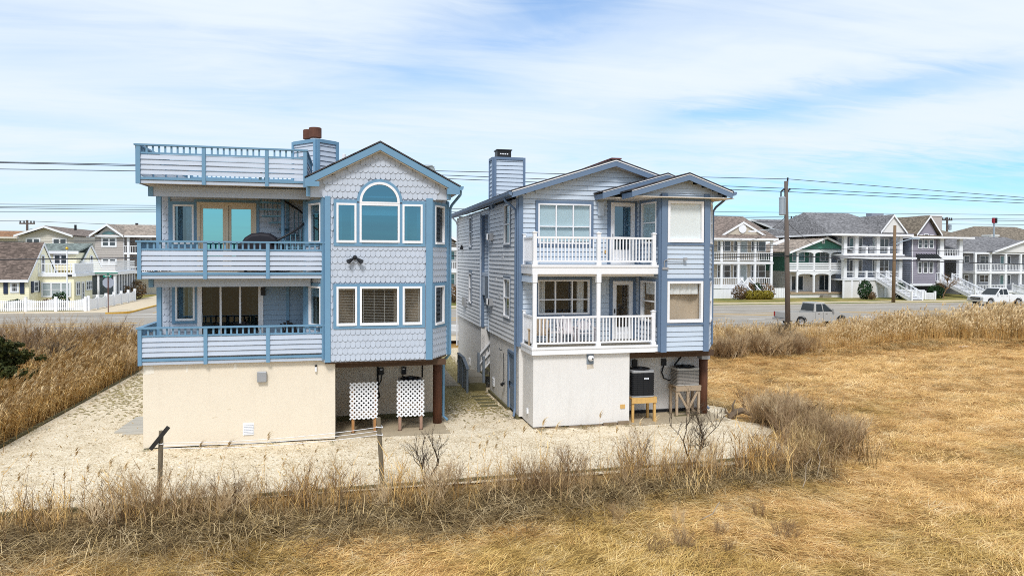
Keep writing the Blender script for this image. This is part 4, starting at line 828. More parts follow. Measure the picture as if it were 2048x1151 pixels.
def patio():
    tan = paint('tan_resin', (.40, .30, .20), rough=.6, var=.15); whc = paint('white_resin', (.66, .62, .64), rough=.5, var=.05)
    def slatchair(x, y, z, rot, m, label, lat=False):
        T = thing('patio_chair', label, 'chair', (x, y, z), rot, group='chairs on the balconies', local=True)
        for i in range(4): bx('seat_slat', m, T, (-.26, -.26+i*.13, .36-i*.01), (.26, -.15+i*.13, .385-i*.01))
        if lat:
            b = MB(); 
            for k in range(9):
                a = math.pi*k/8; a2 = math.pi*(k+1)/8
                if k < 8: b.beam((.26*math.cos(a), .26+.02, .62+.28*math.sin(a)), (.26*math.cos(a2), .28, .62+.28*math.sin(a2)), .03, .04)
            for k in range(-3, 4):
                b.beam((max(-.25, k*.09-.2), .275, .42), (min(.25, k*.09+.2), .285, .80), .014, .02); b.beam((min(.25, k*.09+.2), .27, .42), (max(-.25, k*.09-.2), .28, .80), .014, .02)
            b.build('backrest', m, T)
        else:
            for i in range(5): h = .98-abs(i-2)*.06; MB().beam((-.22+i*.11, .22, .36), (-.26+i*.13, .42, h), .095, .02).build('back_slat', m, T)
        for s in (-1, 1):
            bx('armrest', m, T, (s*.33-.06, -.34, .56), (s*.33+.06, .30, .585))
            bx('leg', m, T, (s*.32-.025, -.30, 0), (s*.32+.025, -.20, .56)); bx('leg', m, T, (s*.32-.025, .14, 0), (s*.32+.025, .24, .56))
    slatchair(6.78, 24.75, 2.93, R(-25), tan, 'tan slatted chair in the corner of the lower white balcony')
    slatchair(7.95, 25.1, 2.93, R(5), whc, 'white slatted chair under the middle pane of the lower balcony window')
    slatchair(8.62, 25.0, 2.93, R(-8), whc, 'white round-back lattice chair beside the lower balcony column', lat=True)
    t = thing('side_table', 'low white resin table between the chairs on the lower white balcony', 'table', (7.35, 24.9, 2.93)); bx('tabletop', whc, t, (7.12, 24.7, 3.34), (7.58, 25.1, 3.37))
    for x in (7.16, 7.50):
        for y in (24.74, 25.02): bx('leg', whc, t, (x, y, 2.93), (x+.04, y+.04, 3.34))
    slatchair(-3.35, 25.5, 2.93, R(180), dark, 'black chair in front of the lower sliding door'); slatchair(-1.75, 25.55, 2.93, R(150), dark, 'black chair by the bay end of the lower blue balcony')
    d = thing('dining_table', 'white table seen through the lower bay window', 'table', (12.15, 25.0, 2.72)); bx('tabletop', cloth, d, (11.62, 24.75, 3.86), (12.75, 25.45, 3.90)); MB().tube([(12.18, 25.1, 2.72), (12.18, 25.1, 3.86)], .05, 10).build('leg', white, d)
    tb = thing('tissue_box', 'blue tissue box on the table in the bay window', 'tissue box', (11.98, 24.85, 3.90)); bx('box', paint('tissue_blue', (.02, .30, .62), rough=.5), tb, (11.90, 24.79, 3.90), (12.12, 24.91, 3.99)); MB().add([(11.96, 24.85, 3.99), (12.06, 24.82, 3.99), (12.05, 24.89, 3.99), (12.0, 24.85, 4.11)], [(0, 1, 3), (1, 2, 3), (2, 0, 3)]).build('tissue', cloth, tb)
    bk = MB().lathe([(0, 0), (.09, 0), (.11, .06), (.08, .10), (0, .11)], (12.30, 24.9, 3.90), 12).build('basket', tan, None, 'small tan basket beside the tissue box', cat='basket')
    for x, s in ((11.66, 'spindle-back chair at the window side of the dining table'), (12.62, 'spindle-back chair behind the tan basket')):
        c = thing('dining_chair', s, 'chair', (x, 25.2, 2.72), group='dining chairs in the bay'); MB().lathe([(0, 0), (.2, .01), (.2, .04), (0, .05)], (x, 25.2, 3.46), 12).build('seat', tan, c)
        MB().tube([(x-.17, 25.32, 3.5), (x-.17, 25.34, 3.9), (x-.1, 25.35, 4.1), (x, 25.35, 4.15), (x+.1, 25.35, 4.1), (x+.17, 25.34, 3.9), (x+.17, 25.32, 3.5)], .014, 6).build('backrest', tan, c)
        for k in range(-2, 3): MB().tube([(x+k*.06, 25.32, 3.5), (x+k*.06, 25.35, 4.1)], .007, 5).build('spindle', tan, c)
        for sx in (-1, 1):
            for sy in (-1, 1): MB().tube([(x+sx*.13, 25.2+sy*.13, 3.47), (x+sx*.17, 25.2+sy*.17, 2.72)], .015, 5).build('leg', tan, c)
patio()
def side_stairs():
    S = thing('entry_steps', 'weathered plank steps with blue-grey board screen at the side entry', 'steps', (5.8, 32.5, 0))
    for i in range(14): bx('deck_board', grywd, S, (5.33, 31.95+i*.146, .58), (6.16, 31.95+i*.146+.14, .62))
    bx('riser', grywd, S, (5.33, 31.93, .34), (6.16, 31.97, .575)); bx('tread', mosswd, S, (5.33, 31.62, .28), (6.16, 31.95, .33)); bx('riser', mosswd, S, (5.33, 31.60, -.05), (6.16, 31.64, .28))
    z = lambda y: 1.52 if y < 32.6 else 1.52
    for i in range(14):
        y = 31.25+i*.19; bx('screen_board', bgwd, S, (5.26, y, .05), (5.29, y+.18, 1.05+.30*smooth(31.2, 32.4, y)))
    for y in (31.22, 32.5, 33.8): bx('screen_post', bgwd, S, (5.20, y, -.05), (5.29, y+.09, 1.12+.34*float(smooth(31.2, 32.4, y))))
    MB().beam((5.26, 31.18, 1.08), (5.26, 32.45, 1.44), .14, .04).build('cap_rail', bgwd, S); MB().beam((5.26, 32.45, 1.44), (5.26, 34.0, 1.44), .14, .04).build('cap_rail', bgwd, S)
    for i in range(7): bx('tread', mosswd, S, (6.18+i*.18, 31.95, .62+i*.20), (6.40+i*.18, 33.2, .66+i*.20)); bx('riser', grywd, S, (6.18+i*.18, 31.96, .60+i*.20-.16), (6.20+i*.18, 33.2, .62+i*.20))
    for y in (31.92, 33.22):
        MB().beam((6.15, y, 1.45), (7.3, y, 2.75), .05, .08).build('handrail', white, S); MB().beam((6.15, y, 1.0), (7.3, y, 2.25), .04, .06).build('handrail', white, S); bx('newel_post', bgwd, S, (6.06, y-.05, 0), (6.16, y+.05, 1.55))
        for k in range(7): x = 6.28+k*.15; MB().beam((x, y, 1.1+(x-6.15)*1.1), (x, y, 1.5+(x-6.15)*1.12), .02, .02).build('baluster', bgwd, S)
side_stairs()
pale_plank = paint('pale_plank_wood', (.46, .43, .37), rough=.9, var=.25, scale=3, stretch=(1, 4, 1), rnd=.15)
def near_bits():
    for i, y in enumerate((30.35, 29.65, 28.95, 28.30)):
        b = MB(); w = .36; b.extrude([(5.66-w+RNG.uniform(-.04, .04), y-.13, 0), (5.66+w, y-.14, 0), (5.66+w+.02, y+.12, 0), (5.66-w, y+.13, 0)], (0, 0, .05))
        w = ['nearest the side steps', 'second from the side steps', 'third from the side steps', 'farthest from the side steps'][i]
        b.build('stepping_stone', mosswd, None, 'dark flat stepping plank on gravel, '+w, cat='stepping stone', group='stepping planks by the side steps', bevel=.01)
    # boardwalk stub left of the cream wall
    T = thing('plank_pad', 'grey plank pad on the gravel left of the cream stucco wall', 'boardwalk', (-7, 27.6, 0))
    for i in range(9): y = 26.25+i*.31; bx('plank', pale_plank, T, (-7.75+.07*i*.1-(.0 if i else -.35), y, .0), (-6.24, y+.295, .05+RNG.uniform(0, .012)))
    # clothesline posts
    P1 = (-4.47, 18.85); P2 = (.85, 18.95)
    cw = paint('lichen_post_wood', (.19, .155, .105), rough=.95, var=.5, scale=5, stretch=(6, 6, 1), bump=.5, streak=.4, dirt=(.05, .045, .04))
    T = thing('clothesline_post', 'weathered clothesline post with tilted black crossarm', 'post', (*P1, 0), group='clothesline posts at the marsh edge')
    MB().tube([(P1[0]-.03, P1[1], -.35), (P1[0], P1[1], .8), (P1[0]+.03, P1[1], 1.80)], [.062, .058, .055], 9).build('pole', cw, T)
    MB().beam((P1[0]-.19, P1[1]-.09, 1.38), (P1[0]+.21, P1[1]-.07, 1.90), .10, .10).build('crossarm', paint('charred_wood', (.035, .032, .03), rough=.95, var=.6, scale=8, bump=.4), T, bevel=.015)
    MB().tube([(P1[0]-.06, P1[1]-.06, 1.5), (P1[0]+.07, P1[1]-.07, 1.48), (P1[0]+.06, P1[1]+.06, 1.52), (P1[0]-.06, P1[1]+.06, 1.49), (P1[0]-.06, P1[1]-.06, 1.5)], .012, 5).build('rope_wrap', white, T)
    T = thing('clothesline_post', 'straight weathered clothesline post in front of the lattice screens', 'post', (*P2, 0), group='clothesline posts at the marsh edge')
    MB().tube([(P2[0]+.08, P2[1], -.3), (P2[0]+.02, P2[1], .9), (P2[0]-.04, P2[1], 1.85)], [.065, .06, .058], 9).build('pole', cw, T)
    for z in (1.62, 1.42): MB().tube([(P2[0]-.10, P2[1]-.07, z), (P2[0]+.07, P2[1]-.07, z-.02), (P2[0]+.05, P2[1]+.07, z), (P2[0]-.09, P2[1]+.07, z-.02), (P2[0]-.10, P2[1]-.07, z)], .012, 5).build('rope_wrap', white, T)
    for z0, z1, nm in ((1.50, 1.60, 'highest of the three white clothesline cords'), (1.44, 1.50, 'middle of the three white clothesline cords'), (1.36, 1.40, 'lowest of the three white clothesline cords')):
        a = Vector((P1[0]+.06, P1[1], z0)); b_ = Vector((P2[0]-.06, P2[1], z1)); pts = [a.lerp(b_, t/14)-Vector((0, 0, .10*4*(t/14)*(1-t/14))) for t in range(15)]
        MB().tube(pts, .007, 5).build('clothesline', white, None, nm, cat='clothesline', group='cords between the clothesline posts')
near_bits()
# ---------------------------------------------------------------- ground
mud = ramp_mat('straw_ground', [(.30, (.12, .07, .025)), (.48, (.34, .205, .07)), (.62, (.56, .37, .14)), (.8, (.66, .47, .21))], scale=3.0, detail=10, stretch=(1, 1.6, 1), bump=.6, bdist=.05, dist=1.2)
grav = ramp_mat('shell_gravel', [(.16, (.32, .23, .12)), (.36, (.64, .53, .36)), (.58, (.80, .68, .49)), (.85, (.90, .82, .68))], scale=1.1, detail=6, voro=34, bump=.6, bdist=.025)
asph = ramp_mat('worn_asphalt', [(.3, (.24, .215, .18)), (.5, (.34, .305, .26)), (.7, (.43, .39, .335))], scale=.7, detail=12, stretch=(.4, 1.6, 1), bump=.1)
side_m = paint('sandy_concrete', (.60, .50, .36), rough=.9, var=.14, scale=1.2)
kerb_m = paint('kerb_concrete', (.46, .42, .36), rough=.9, var=.15)
lawn_m = ramp_mat('patchy_lawn', [(.34, (.06, .105, .015)), (.46, (.17, .17, .045)), (.58, (.34, .27, .09)), (.8, (.44, .34, .15))], scale=.22, detail=10, bump=.3)
line_w = paint('road_white', (.70, .68, .64), rough=.8, var=.2, scale=4); line_y = paint('road_yellow', (.62, .36, .05), rough=.8, var=.2, scale=4)
def ground_z(x, y):
    x = np.asarray(x, float); y = np.asarray(y, float)
    road = .78*smooth(40, 46.4, y+0*x)
    lot_r = 14.6-1.6*smooth(22, 19, y)+1.2*smooth(26, 40, y)
    lot = smooth(18.35, 18.75, y)*(1-smooth(lot_r-.3, lot_r+1.6, x))*(1-smooth(10.6, 11.2, -x))
    marsh = -.32*(1-lot)*(1-smooth(39, 45, y))
    bump = (np.sin(x*1.3+y*.7)*np.sin(y*1.1-x*.4)*.05+np.sin(x*.37-y*.5)*.06)*(1-lot)*(1-smooth(40, 44, y))
    return road+marsh+bump
def grid_sheet(name, xs, ys, zf, mat, label=None, kind='structure', mask=None, ofs=0.0):
    X, Y = np.meshgrid(xs, ys); Z = zf(X, Y)+ofs; n, m = len(xs), len(ys)
    v = np.stack([X.ravel(), Y.ravel(), Z.ravel()], 1); f = []
    for j in range(m-1):
        for i in range(n-1):
            if mask is None or mask((xs[i]+xs[i+1])/2, (ys[j]+ys[j+1])/2): f.append((j*n+i, j*n+i+1, (j+1)*n+i+1, (j+1)*n+i))
    me = bpy.data.meshes.new(name); me.from_pydata(v.tolist(), [], f); me.materials.append(mat); me.shade_smooth()
    return link(name, me, None, label, kind=kind)
xs = np.concatenate([[-3000, -900, -300, -120, -60, -40], np.arange(-30, 70, .45), [75, 85, 100, 140, 300, 900, 3000]])
ys = np.concatenate([[-400, -100, -30, -5, 2], np.arange(6, 47.5, .45), [49, 55, 70, 100, 150, 300, 900, 3000, 6000]])
grid_sheet('ground', xs, ys, ground_z, mud)
def lot_mask(x, y): return -10.55 < x < 14.5+.4*math.sin(y*2)-1.9*max(0, (22-y)/3.2)**1.5+1.0*float(smooth(28, 40, y)) and 18.78 < y < 43.5
grid_sheet('gravel_yard', np.arange(-10.6, 16.2, .15), np.concatenate([[18.78], np.arange(18.9, 43.7, .15)]), lambda x, y: ground_z(x, y)*(y > 30)*1.0, grav, mask=lot_mask, ofs=.012)
for name, a, b_ in (('dirt_patch', (-.36, 24.25), (3.5, 26.85)), ('dirt_patch', (10.06, 23.95), (14.0, 25.82))):
    n = 24; c = ((a[0]+b_[0])/2, (a[1]+b_[1])/2); pts = []
    for (px, py) in ((a[0], a[1]), (b_[0], a[1]), (b_[0], b_[1]), (a[0], b_[1])): pts.append((px, py))
    ring = []
    for i in range(4):
        p, q = Vector(pts[i]), Vector(pts[(i+1) % 4])
        for k in range(8): s = p.lerp(q, k/8); ring.append((s.x+RNG.uniform(-.06, .06), s.y+RNG.uniform(-.08, .08), .020))
    MB().add(ring, [tuple(range(len(ring)))]).build(name, dirtm, kind='structure')
moss = ramp_mat('mossy_gravel', [(.18, (.10, .075, .02)), (.38, (.28, .22, .075)), (.58, (.43, .35, .15)), (.85, (.60, .51, .29))], scale=1.1, detail=6, voro=26, bump=.8, bdist=.03)
MR = np.random.default_rng(5)
def moss_mask(x, y):
    p = float(smooth(25.3, 31, y))*min(1, max(0, min(x-3.55, 6.2-x)/.25)) if x > 0 else .40*float(smooth(27, 36, y))*min(1, max(0, min(x+10.5, -6.25-x)/.3))
    return MR.random() < p*1.05
grid_sheet('mossy_gravel', np.arange(3.5, 6.25, .08), np.arange(25.3, 42, .08), lambda x, y: ground_z(x, y)*(y > 30), moss, mask=moss_mask, ofs=.022)
grid_sheet('mossy_gravel', np.arange(-10.5, -6.2, .10), np.arange(27, 40, .10), lambda x, y: ground_z(x, y)*(y > 30), moss, mask=moss_mask, ofs=.022)
for i in range(16): bx('path', paint('path_concrete', (.42, .36, .27), rough=.9, var=.2), None, (4.50, 33+i*.62, -.05), (5.16, 33+i*.62+.60, .05), kind='structure')
# timber edging of the gravel lot, board by board
def edging(pts, label):
    T = thing('timber_edging', label, 'edging', (*pts[0], 0), group='timber edges of the gravel lot')
    for a, b_ in zip(pts, pts[1:]):
        a, b_ = Vector(a), Vector(b_); n = max(1, round((b_-a).length/2.4))
        for i in range(n):
            p, q = a.lerp(b_, i/n), a.lerp(b_, (i+.99)/n); dz = RNG.uniform(-.015, .015)
            MB().beam((p.x, p.y, -.08+dz), (q.x, q.y, -.08+dz+RNG.uniform(-.01, .01)), .09, .30).build('timber', mosswd, T)
            bx('stake', grywd, T, (p.x-.1, p.y-.12, -.4), (p.x-.02, p.y-.05, .06)) 
edging([(-14, 18.62), (13.2, 19.2)], 'mossy timber edge along the front of the gravel lot'); edging([(-10.72, 19), (-10.62, 43)], 'mossy timber edge along the reeds on the left')
# ---------------------------------------------------------------- streets
RZ = .80; YN, YFAR = 47.0, 70.5; XC0, XC1 = -19.3, -8.0
def sheet(name, pts, z, mat, kind='structure'):
    return MB().add([(x, y, z) for x, y in pts], [tuple(range(len(pts)))]).build(name, mat, kind=kind)
sheet('road', [(-160, YN), (260, YN), (260, YFAR), (-160, YFAR)], RZ, asph)
sheet('side_street', [(XC0, YFAR), (XC1, YFAR), (XC1, 190), (XC0, 190)], RZ, asph)
sheet('pavement', [(-160, 44.2), (260, 44.2), (260, YN-.15), (-160, YN-.15)], RZ+.03, side_m)
def kerb(name, a, b_, m=kerb_m): bx(name, m, None, (a[0], a[1], RZ-.3), (b_[0], b_[1], RZ+.13), kind='structure')
kerb('kerb', (-160, YN-.15), (260, YN)); kerb('kerb', (XC1+1.6, YFAR), (260, YFAR+.15)); kerb('kerb', (-160, YFAR), (XC0-1.9, YFAR+.15))
kerb('kerb', (XC0-.15, YFAR+1.9), (XC0, 84)); kerb('kerb', (XC1, YFAR+1.6), (XC1+.15, 190))
b = MB()
for k in range(8):
    a0, a1 = math.pi/2*k/8, math.pi/2*(k+1)/8; q = lambda a, r, z: (XC0-1.9+r*math.sin(a), YFAR+1.9-r*math.cos(a)+.0, z)
    b.hexa([q(a0, 1.75, RZ-.3), q(a0, 1.9, RZ-.3), q(a1, 1.9, RZ-.3), q(a1, 1.75, RZ-.3), q(a0, 1.75, RZ+.13), q(a0, 1.9, RZ+.13), q(a1, 1.9, RZ+.13), q(a1, 1.75, RZ+.13)])
b.build('kerb', line_y, kind='structure')
kerb('kerb', (XC0-.15, 84.0), (XC0, 190), line_y)
bx('kerb_paint', line_y, None, (XC0-.155, YFAR+1.9, RZ+.02), (XC0+.005, 84, RZ+.136), kind='structure')
# land beyond: pavement, verge, lawns
def land(x0, x1):
    sheet('pavement', [(x0, YFAR+1.6), (x1, YFAR+1.6), (x1, YFAR+3.4), (x0, YFAR+3.4)], RZ+.134, side_m)
bx('lawn', lawn_m, None, (XC1+1.6, YFAR+.15, RZ-.3), (260, 210, RZ+.13), kind='structure'); bx('lawn', lawn_m, None, (-160, YFAR+1.9, RZ-.3), (XC0-.15, 210, RZ+.10), kind='structure')
land(XC1+1.6, 260)
sheet('pavement', [(-160, YFAR+.15), (XC0-1.9, YFAR+.15), (XC0-.5, YFAR+.8), (XC0-.15, YFAR+1.9), (XC0-.15, 190), (XC0-4.6, 190), (XC0-4.6, YFAR+2.2), (-160, YFAR+2.2)], RZ+.134, side_m)
L_ = lambda name, x0, x1, y0, y1, m: sheet(name, [(x0, y0), (x1, y0), (x1, y1), (x0, y1)], RZ+.006, m)
for y in (58.9, 60.6): L_('road_line', -10, 260, y, y+.30, line_y); L_('road_line', -160, -16, y, y+.30, line_y)
for y in (52.2, 66.4):
    L_('road_line', -160, 260, y, y+.2, line_w)
for i in range(6): L_('crossing_stripe', 5.6+0*i, 9.6, 49.6+i*.95, 50.1+i*.95, line_w)
L_('stop_line', XC0+.5, XC1-5.5, 69.2, 69.7, line_w); L_('road_line', XC0+1.9, XC0+2.02, 71, 150, line_y)
for x in (34, 45, 52, 64): L_('road_line', x, x+1.6, 55.2, 55.45, line_w)
# ================================================================= ACROSS THE STREET
def at(px, py, Y):
    """world X and Z of a sight line through the photograph where it meets the plane at depth Y"""
    m = SC.camera.matrix_world; cx, cy = 1024, 575.5-33.5
    d = m.to_3x3() @ Vector(((px-cx)/1420, (cy-py)/1420, -1)); t = Y/d.y
    return d.x*t, 6.1+d.z*t
fx = lambda px, Y: at(px, 520, Y)[0]
fz = lambda py, Y, px=1700: at(px, py, Y)[1]
pane_d = paint('far_dark_pane', (.045, .06, .075), rough=.08, var=.3, scale=1, spec=.8)
pane_t = paint('far_teal_pane', (.10, .24, .26), rough=.08, var=.2, scale=1, spec=.8)
pane_w = paint('far_curtained_pane', (.36, .42, .44), rough=.1, var=.2, scale=1, spec=.6)
def clap(name, col): return paint(name, col, rough=.7, var=.06, scale=.8, streak=.06, rnd=.0)
beige_s = clap('beige_clapboard', (.54, .48, .39)); green_s = clap('green_clapboard', (.075, .24, .185)); blue_s = clap('blue_grey_clapboard', (.27, .30, .37)); purp_s = clap('purple_grey_clapboard', (.30, .28, .34)); grey_s = clap('grey_clapboard', (.36, .365, .39))
yel_s = clap('yellow_clapboard', (.95, .88, .64)); taupe_s = clap('taupe_clapboard', (.46, .42, .395)); tan_s = clap('tan_clapboard', (.66, .62, .55)); wht_s = clap('white_clapboard', (.72, .71, .70))
def far_roof(n, c): return ramp_mat(n, [(.3, tuple(v*.6 for v in c)), (.55, c), (.8, tuple(min(1, v*1.5) for v in c))], scale=5, stretch=(1, 1, 2.5), bump=.3, voro=4)
rf_brn = far_roof('brown_shingles', (.21, .165, .14)); rf_gry = far_roof('grey_shingles', (.19, .185, .19)); rf_tan = far_roof('tan_shingles', (.34, .28, .23)); rf_drk = far_roof('dark_brown_shingles', (.145, .11, .092)); rf_grn = far_roof('green_grey_shingles', (.17, .20, .185)); rf_org = far_roof('orange_brown_shingles', (.30, .16, .085)); rf_olive = far_roof('olive_brown_shingles', (.20, .165, .125))
def laps(H, W, m, z0, z1, span=None, expo=.30, ops=()):
    """clapboard courses of a far wall, joined into one"""
    b = MB(); z = z0; span = span or (0, W.L)
    while z < z1-.05:
        for u0, u1 in runs(span(z+.15) if callable(span) else span, z+expo/2, ops):
            P = W.P; b.hexa([P(u0, .035, z), P(u1, .035, z), P(u1, 0, z), P(u0, 0, z), P(u0, .008, z+expo), P(u1, .008, z+expo), P(u1, 0, z+expo), P(u0, 0, z+expo)])
        z += expo
    return b.build('clapboards', m, H, kind='stuff')
def fwin(H, W, u0, u1, z0, z1, n=1, mid=True, pm=None, fw=.11, fm=None, name='window', grid=0):
    b = MB(); fm = fm or white
    W.box(b, u0, u1, .02, .09, z1-fw, z1); W.box(b, u0, u1, .02, .10, z0, z0+fw); W.box(b, u0, u0+fw, .02, .09, z0+fw, z1-fw); W.box(b, u1-fw, u1, .02, .09, z0+fw, z1-fw)
    for i in range(1, n): u = u0+(u1-u0)*i/n; W.box(b, u-fw*.5, u+fw*.5, .02, .088, z0+fw, z1-fw)
    if mid: W.box(b, u0+fw, u1-fw, .02, .075, (z0+z1)/2-.03, (z0+z1)/2+.03)
    for i in range(grid):
        for k in range(n): u = u0+(u1-u0)*(k+(i+1)/(grid+1))/n; W.box(b, u-.02, u+.02, .02, .07, z0+fw, z1-fw)
        z = z0+(z1-z0)*(i+1)/(grid+1)
    w = b.build(name, fm, H); W.piece('pane', pm or pane_d, w, u0+fw*.5, u1-fw*.5, .0, .055, z0+fw*.5, z1-fw*.5); return w
def frail(H, a, b_, z0, z1, m=None, n=None, planks=0, name='railing', w=.05):
    """far railing: rails and thin balusters, or a few broad planks"""
    m = m or white; b = MB(); a = Vector((*a, 0)); c = Vector((*b_, 0)); L = (c-a).length; up = lambda v, z: (v.x, v.y, z)
    b.beam(up(a, z1), up(c, z1), .10, .08)
    if planks:
        for i in range(planks): z = z0+(z1-z0)*(i+.3)/planks; b.beam(up(a, z), up(c, z), .04, (z1-z0)/planks*.68)
    else:
        b.beam(up(a, z0+.06), up(c, z0+.06), .07, .07); k = n or max(3, int(L/.26))
        for i in range(k+1): p = a.lerp(c, i/k); b.box((p.x-w/2, p.y-w/2, z0+.06), (p.x+w/2, p.y+w/2, z1))
    return b.build(name, m, H)
def hroof(H, pts_front, Y0, Y1, m, t=.12, fascia=None, fh=.28, name='roof', side=.0):
    """roof slabs over a gable facing -Y with ridge running back"""
    b = MB()
    for (x0, z0), (x1, z1) in zip(pts_front, pts_front[1:]): b.hexa([(x0, Y0, z0), (x1, Y0, z1), (x1, Y1, z1), (x0, Y1, z0), (x0, Y0, z0+t), (x1, Y0, z1+t), (x1, Y1, z1+t), (x0, Y1, z0+t)])
    r = b.build(name, m, H)
    if fascia: rake(H, fascia, [(x, z+t-.01) for x, z in pts_front], Y0-.03, fh, name='fascia')
    return r
def xroof(H, x0, x1, ya, yr, yb, ze, zr, m, t=.12, fascia=None, name='roof'):
    """gable roof with ridge along X"""
    b = MB()
    for p, q in (((ya, ze), (yr, zr)), ((yr, zr), (yb, ze))): b.hexa([(x0, p[0], p[1]), (x1, p[0], p[1]), (x1, q[0], q[1]), (x0, q[0], q[1]), (x0, p[0], p[1]+t), (x1, p[0], p[1]+t), (x1, q[0], q[1]+t), (x0, q[0], q[1]+t)])
    r = b.build(name, m, H)
    if fascia:
        for (p, q) in (((ya, ze), (yr, zr)), ((yr, zr), (yb, ze))):
            for x in (x0-.02, x1-.03): MB().extrude([(x, p[0], p[1]-.18), (x, q[0], q[1]-.18), (x, q[0], q[1]+t-.005), (x, p[0], p[1]+t-.005)], (.05, 0, 0)).build('fascia', fascia, H)
        bx('fascia', fascia, H, (x0, ya-.03, ze-.14), (x1, ya+.03, ze+t-.02))
    return r
def hip(H, x0, x1, y0, y1, ze, xr0, xr1, yr, zr, m, name='roof', fascia=None):
    MB().add([(x0, y0, ze), (x1, y0, ze), (x1, y1, ze), (x0, y1, ze), (xr0, yr, zr), (xr1, yr, zr)], [(0, 1, 5, 4), (1, 2, 5), (2, 3, 4, 5), (3, 0, 4), (0, 3, 2, 1)]).build(name, m, H)
    if fascia:
        bx('fascia', fascia, H, (x0, y0-.04, ze-.22), (x1, y0+.02, ze+.03)); bx('fascia', fascia, H, (x0-.04, y0, ze-.22), (x0+.02, y1, ze+.03)); bx('fascia', fascia, H, (x1-.02, y0, ze-.22), (x1+.04, y1, ze+.03))
def stairs(H, x0, x1, y0, y1, z0, z1, n, m=None, along='y', rails=True):
    """straight flight down towards the street, rising from (y0,z0) to (y1,z1); along x it rises from x0 to x1"""
    m = m or white
    for i in range(n):
        za = z0+(z1-z0)*i/n; zb = z0+(z1-z0)*(i+1)/n
        if along == 'y': ya = y0+(y1-y0)*i/n; yb = y0+(y1-y0)*(i+1)/n; bx('step', m, H, (x0, ya-.04, zb-.06), (x1, yb, zb)); bx('riser', grey_s, H, (x0+.05, ya+.02, za), (x1-.05, ya+.05, zb-.06))
        else: xa = x0+(x1-x0)*i/n; xb = x0+(x1-x0)*(i+1)/n; bx('step', m, H, (xa-.04, y0, zb-.06), (xb, y1, zb)); bx('riser', grey_s, H, (min(xa, xa+.03), y0, za), (max(xa, xa+.03), y1, zb-.06))
    if rails:
        for s in ((x0, x1) if along == 'y' else (y0, y1)):
            P = (lambda t, h: (s, y0+(y1-y0)*t, z0+(z1-z0)*t+h)) if along == 'y' else (lambda t, h: (x0+(x1-x0)*t, s, z0+(z1-z0)*t+h))
            b = MB(); b.beam(P(0, 1.0), P(1, 1.0), .11, .10); b.beam(P(0, .2), P(1, .2), .07, .08); b.beam(P(0, -.1), P(1, -.1), .05, .30)
            for k in range(n*2+1): t = k/(n*2); b.beam(P(t, .2), P(t, 1.0), .045, .045)
            for t in (0, 1): b.beam(P(t, -.2), P(t, 1.18), .15, .15)
            b.build('stair_railing', m, H)
GZ = .92
def house_A():
    Y, Yw = 82, 84.3; X = lambda p: fx(p, Y); Z = lambda q: fz(q, Y, 1490)
    H = thing('house', 'beige house with white double porch and a round-vented pediment, beyond the corner bay', 'house', (X(1490), Y, GZ), group='houses across the street')
    x0, x1 = X(1400), X(1545); W = Wall((x0, Yw), (x1-.4, Yw)); b = MB(); b.box((x0, Yw, GZ), (x1-.4, 97, Z(479))); b.build('wall', beige_s, H); laps(H, W, beige_s, Z(571), Z(481))
    u = lambda p: fx(p, Yw)-x0
    for z0, z1 in ((504.5, 483.5), (555, 529.5)):
        for a, c, n in ((1434, 1461, 2), (1466, 1476, 1), (1501, 1531, 2)): fwin(H, W, u(a), u(c), fz(z0, Yw), fz(z1, Yw), n=n)
        fwin(H, W, u(1479), u(1494), fz(z0+3 if z0 < 510 else 569, Yw), fz(z1, Yw), mid=False, pm=pane_w, name='door')
    for z0, z1, nm in ((527.6, 523.5, 'porch_floor'), (576, 571, 'porch_floor'), (482, 478, 'porch_beam')): bx(nm, white, H, (x0, Y-.05, Z(z0)), (x1+.1, Yw, Z(z1)))
    for p in (1412, 1443.8, 1477.5, 1511, 1543.8):
        for q0, q1 in ((523, 482), (571, 527.6)): bx('porch_column', white, H, (X(p)-.13, Y, Z(q0)), (X(p)+.13, Y+.26, Z(q1)))
    frail(H, (x0, Y+.1), (x1, Y+.1), Z(521), Z(505)); frail(H, (x0, Y+.1), (X(1484), Y+.1), Z(570), Z(555.5)); frail(H, (X(1505), Y+.1), (x1, Y+.1), Z(570), Z(555.5))
    bx('porch_skirt', white, H, (x0, Y+.05, GZ), (x1, Y+.15, Z(576)))
    for i in range(26): bx('skirt_board', white, H, (x0+i*.36+3, Y+.02, GZ), (x0+i*.36+3.33, Y+.05, Z(576)))
    stairs(H, X(1482), X(1500), Y-2.6, Y, GZ, Z(572), 9); stairs(H, X(1463), X(1484), Y-1.4, Y-.2, GZ, Z(572), 9, along='x')
    xroof(H, X(1380), X(1552), Y-.5, 90, 98, Z(478), Z(452)+1.6, rf_brn, fascia=white)
    P = [(X(1448), Z(471)), (X(1491.7), Z(444)), (X(1536.5), Z(471))]; hroof(H, P, Y+.6, 90, rf_brn, fascia=white, name='pediment_roof')
    MB().extrude([(x, Y+.75, z) for x, z in P], (0, .3, 0)).build('pediment', beige_s, H); MB().lathe([(0, 0), (.42, 0), (.42, .1), (0, .1)], (0, 0, 0), 16)
    v = MB().lathe([(0, 0), (.55, 0), (.55, .12), (0, .12)], (0, 0, 0), 18); c = Vector((X(1490), Y+.74, Z(457))); v.v = [(c.x+p[0], c.y-p[2], c.z+p[1]) for p in v.v]; v.build('round_vent', white, H)
house_A()
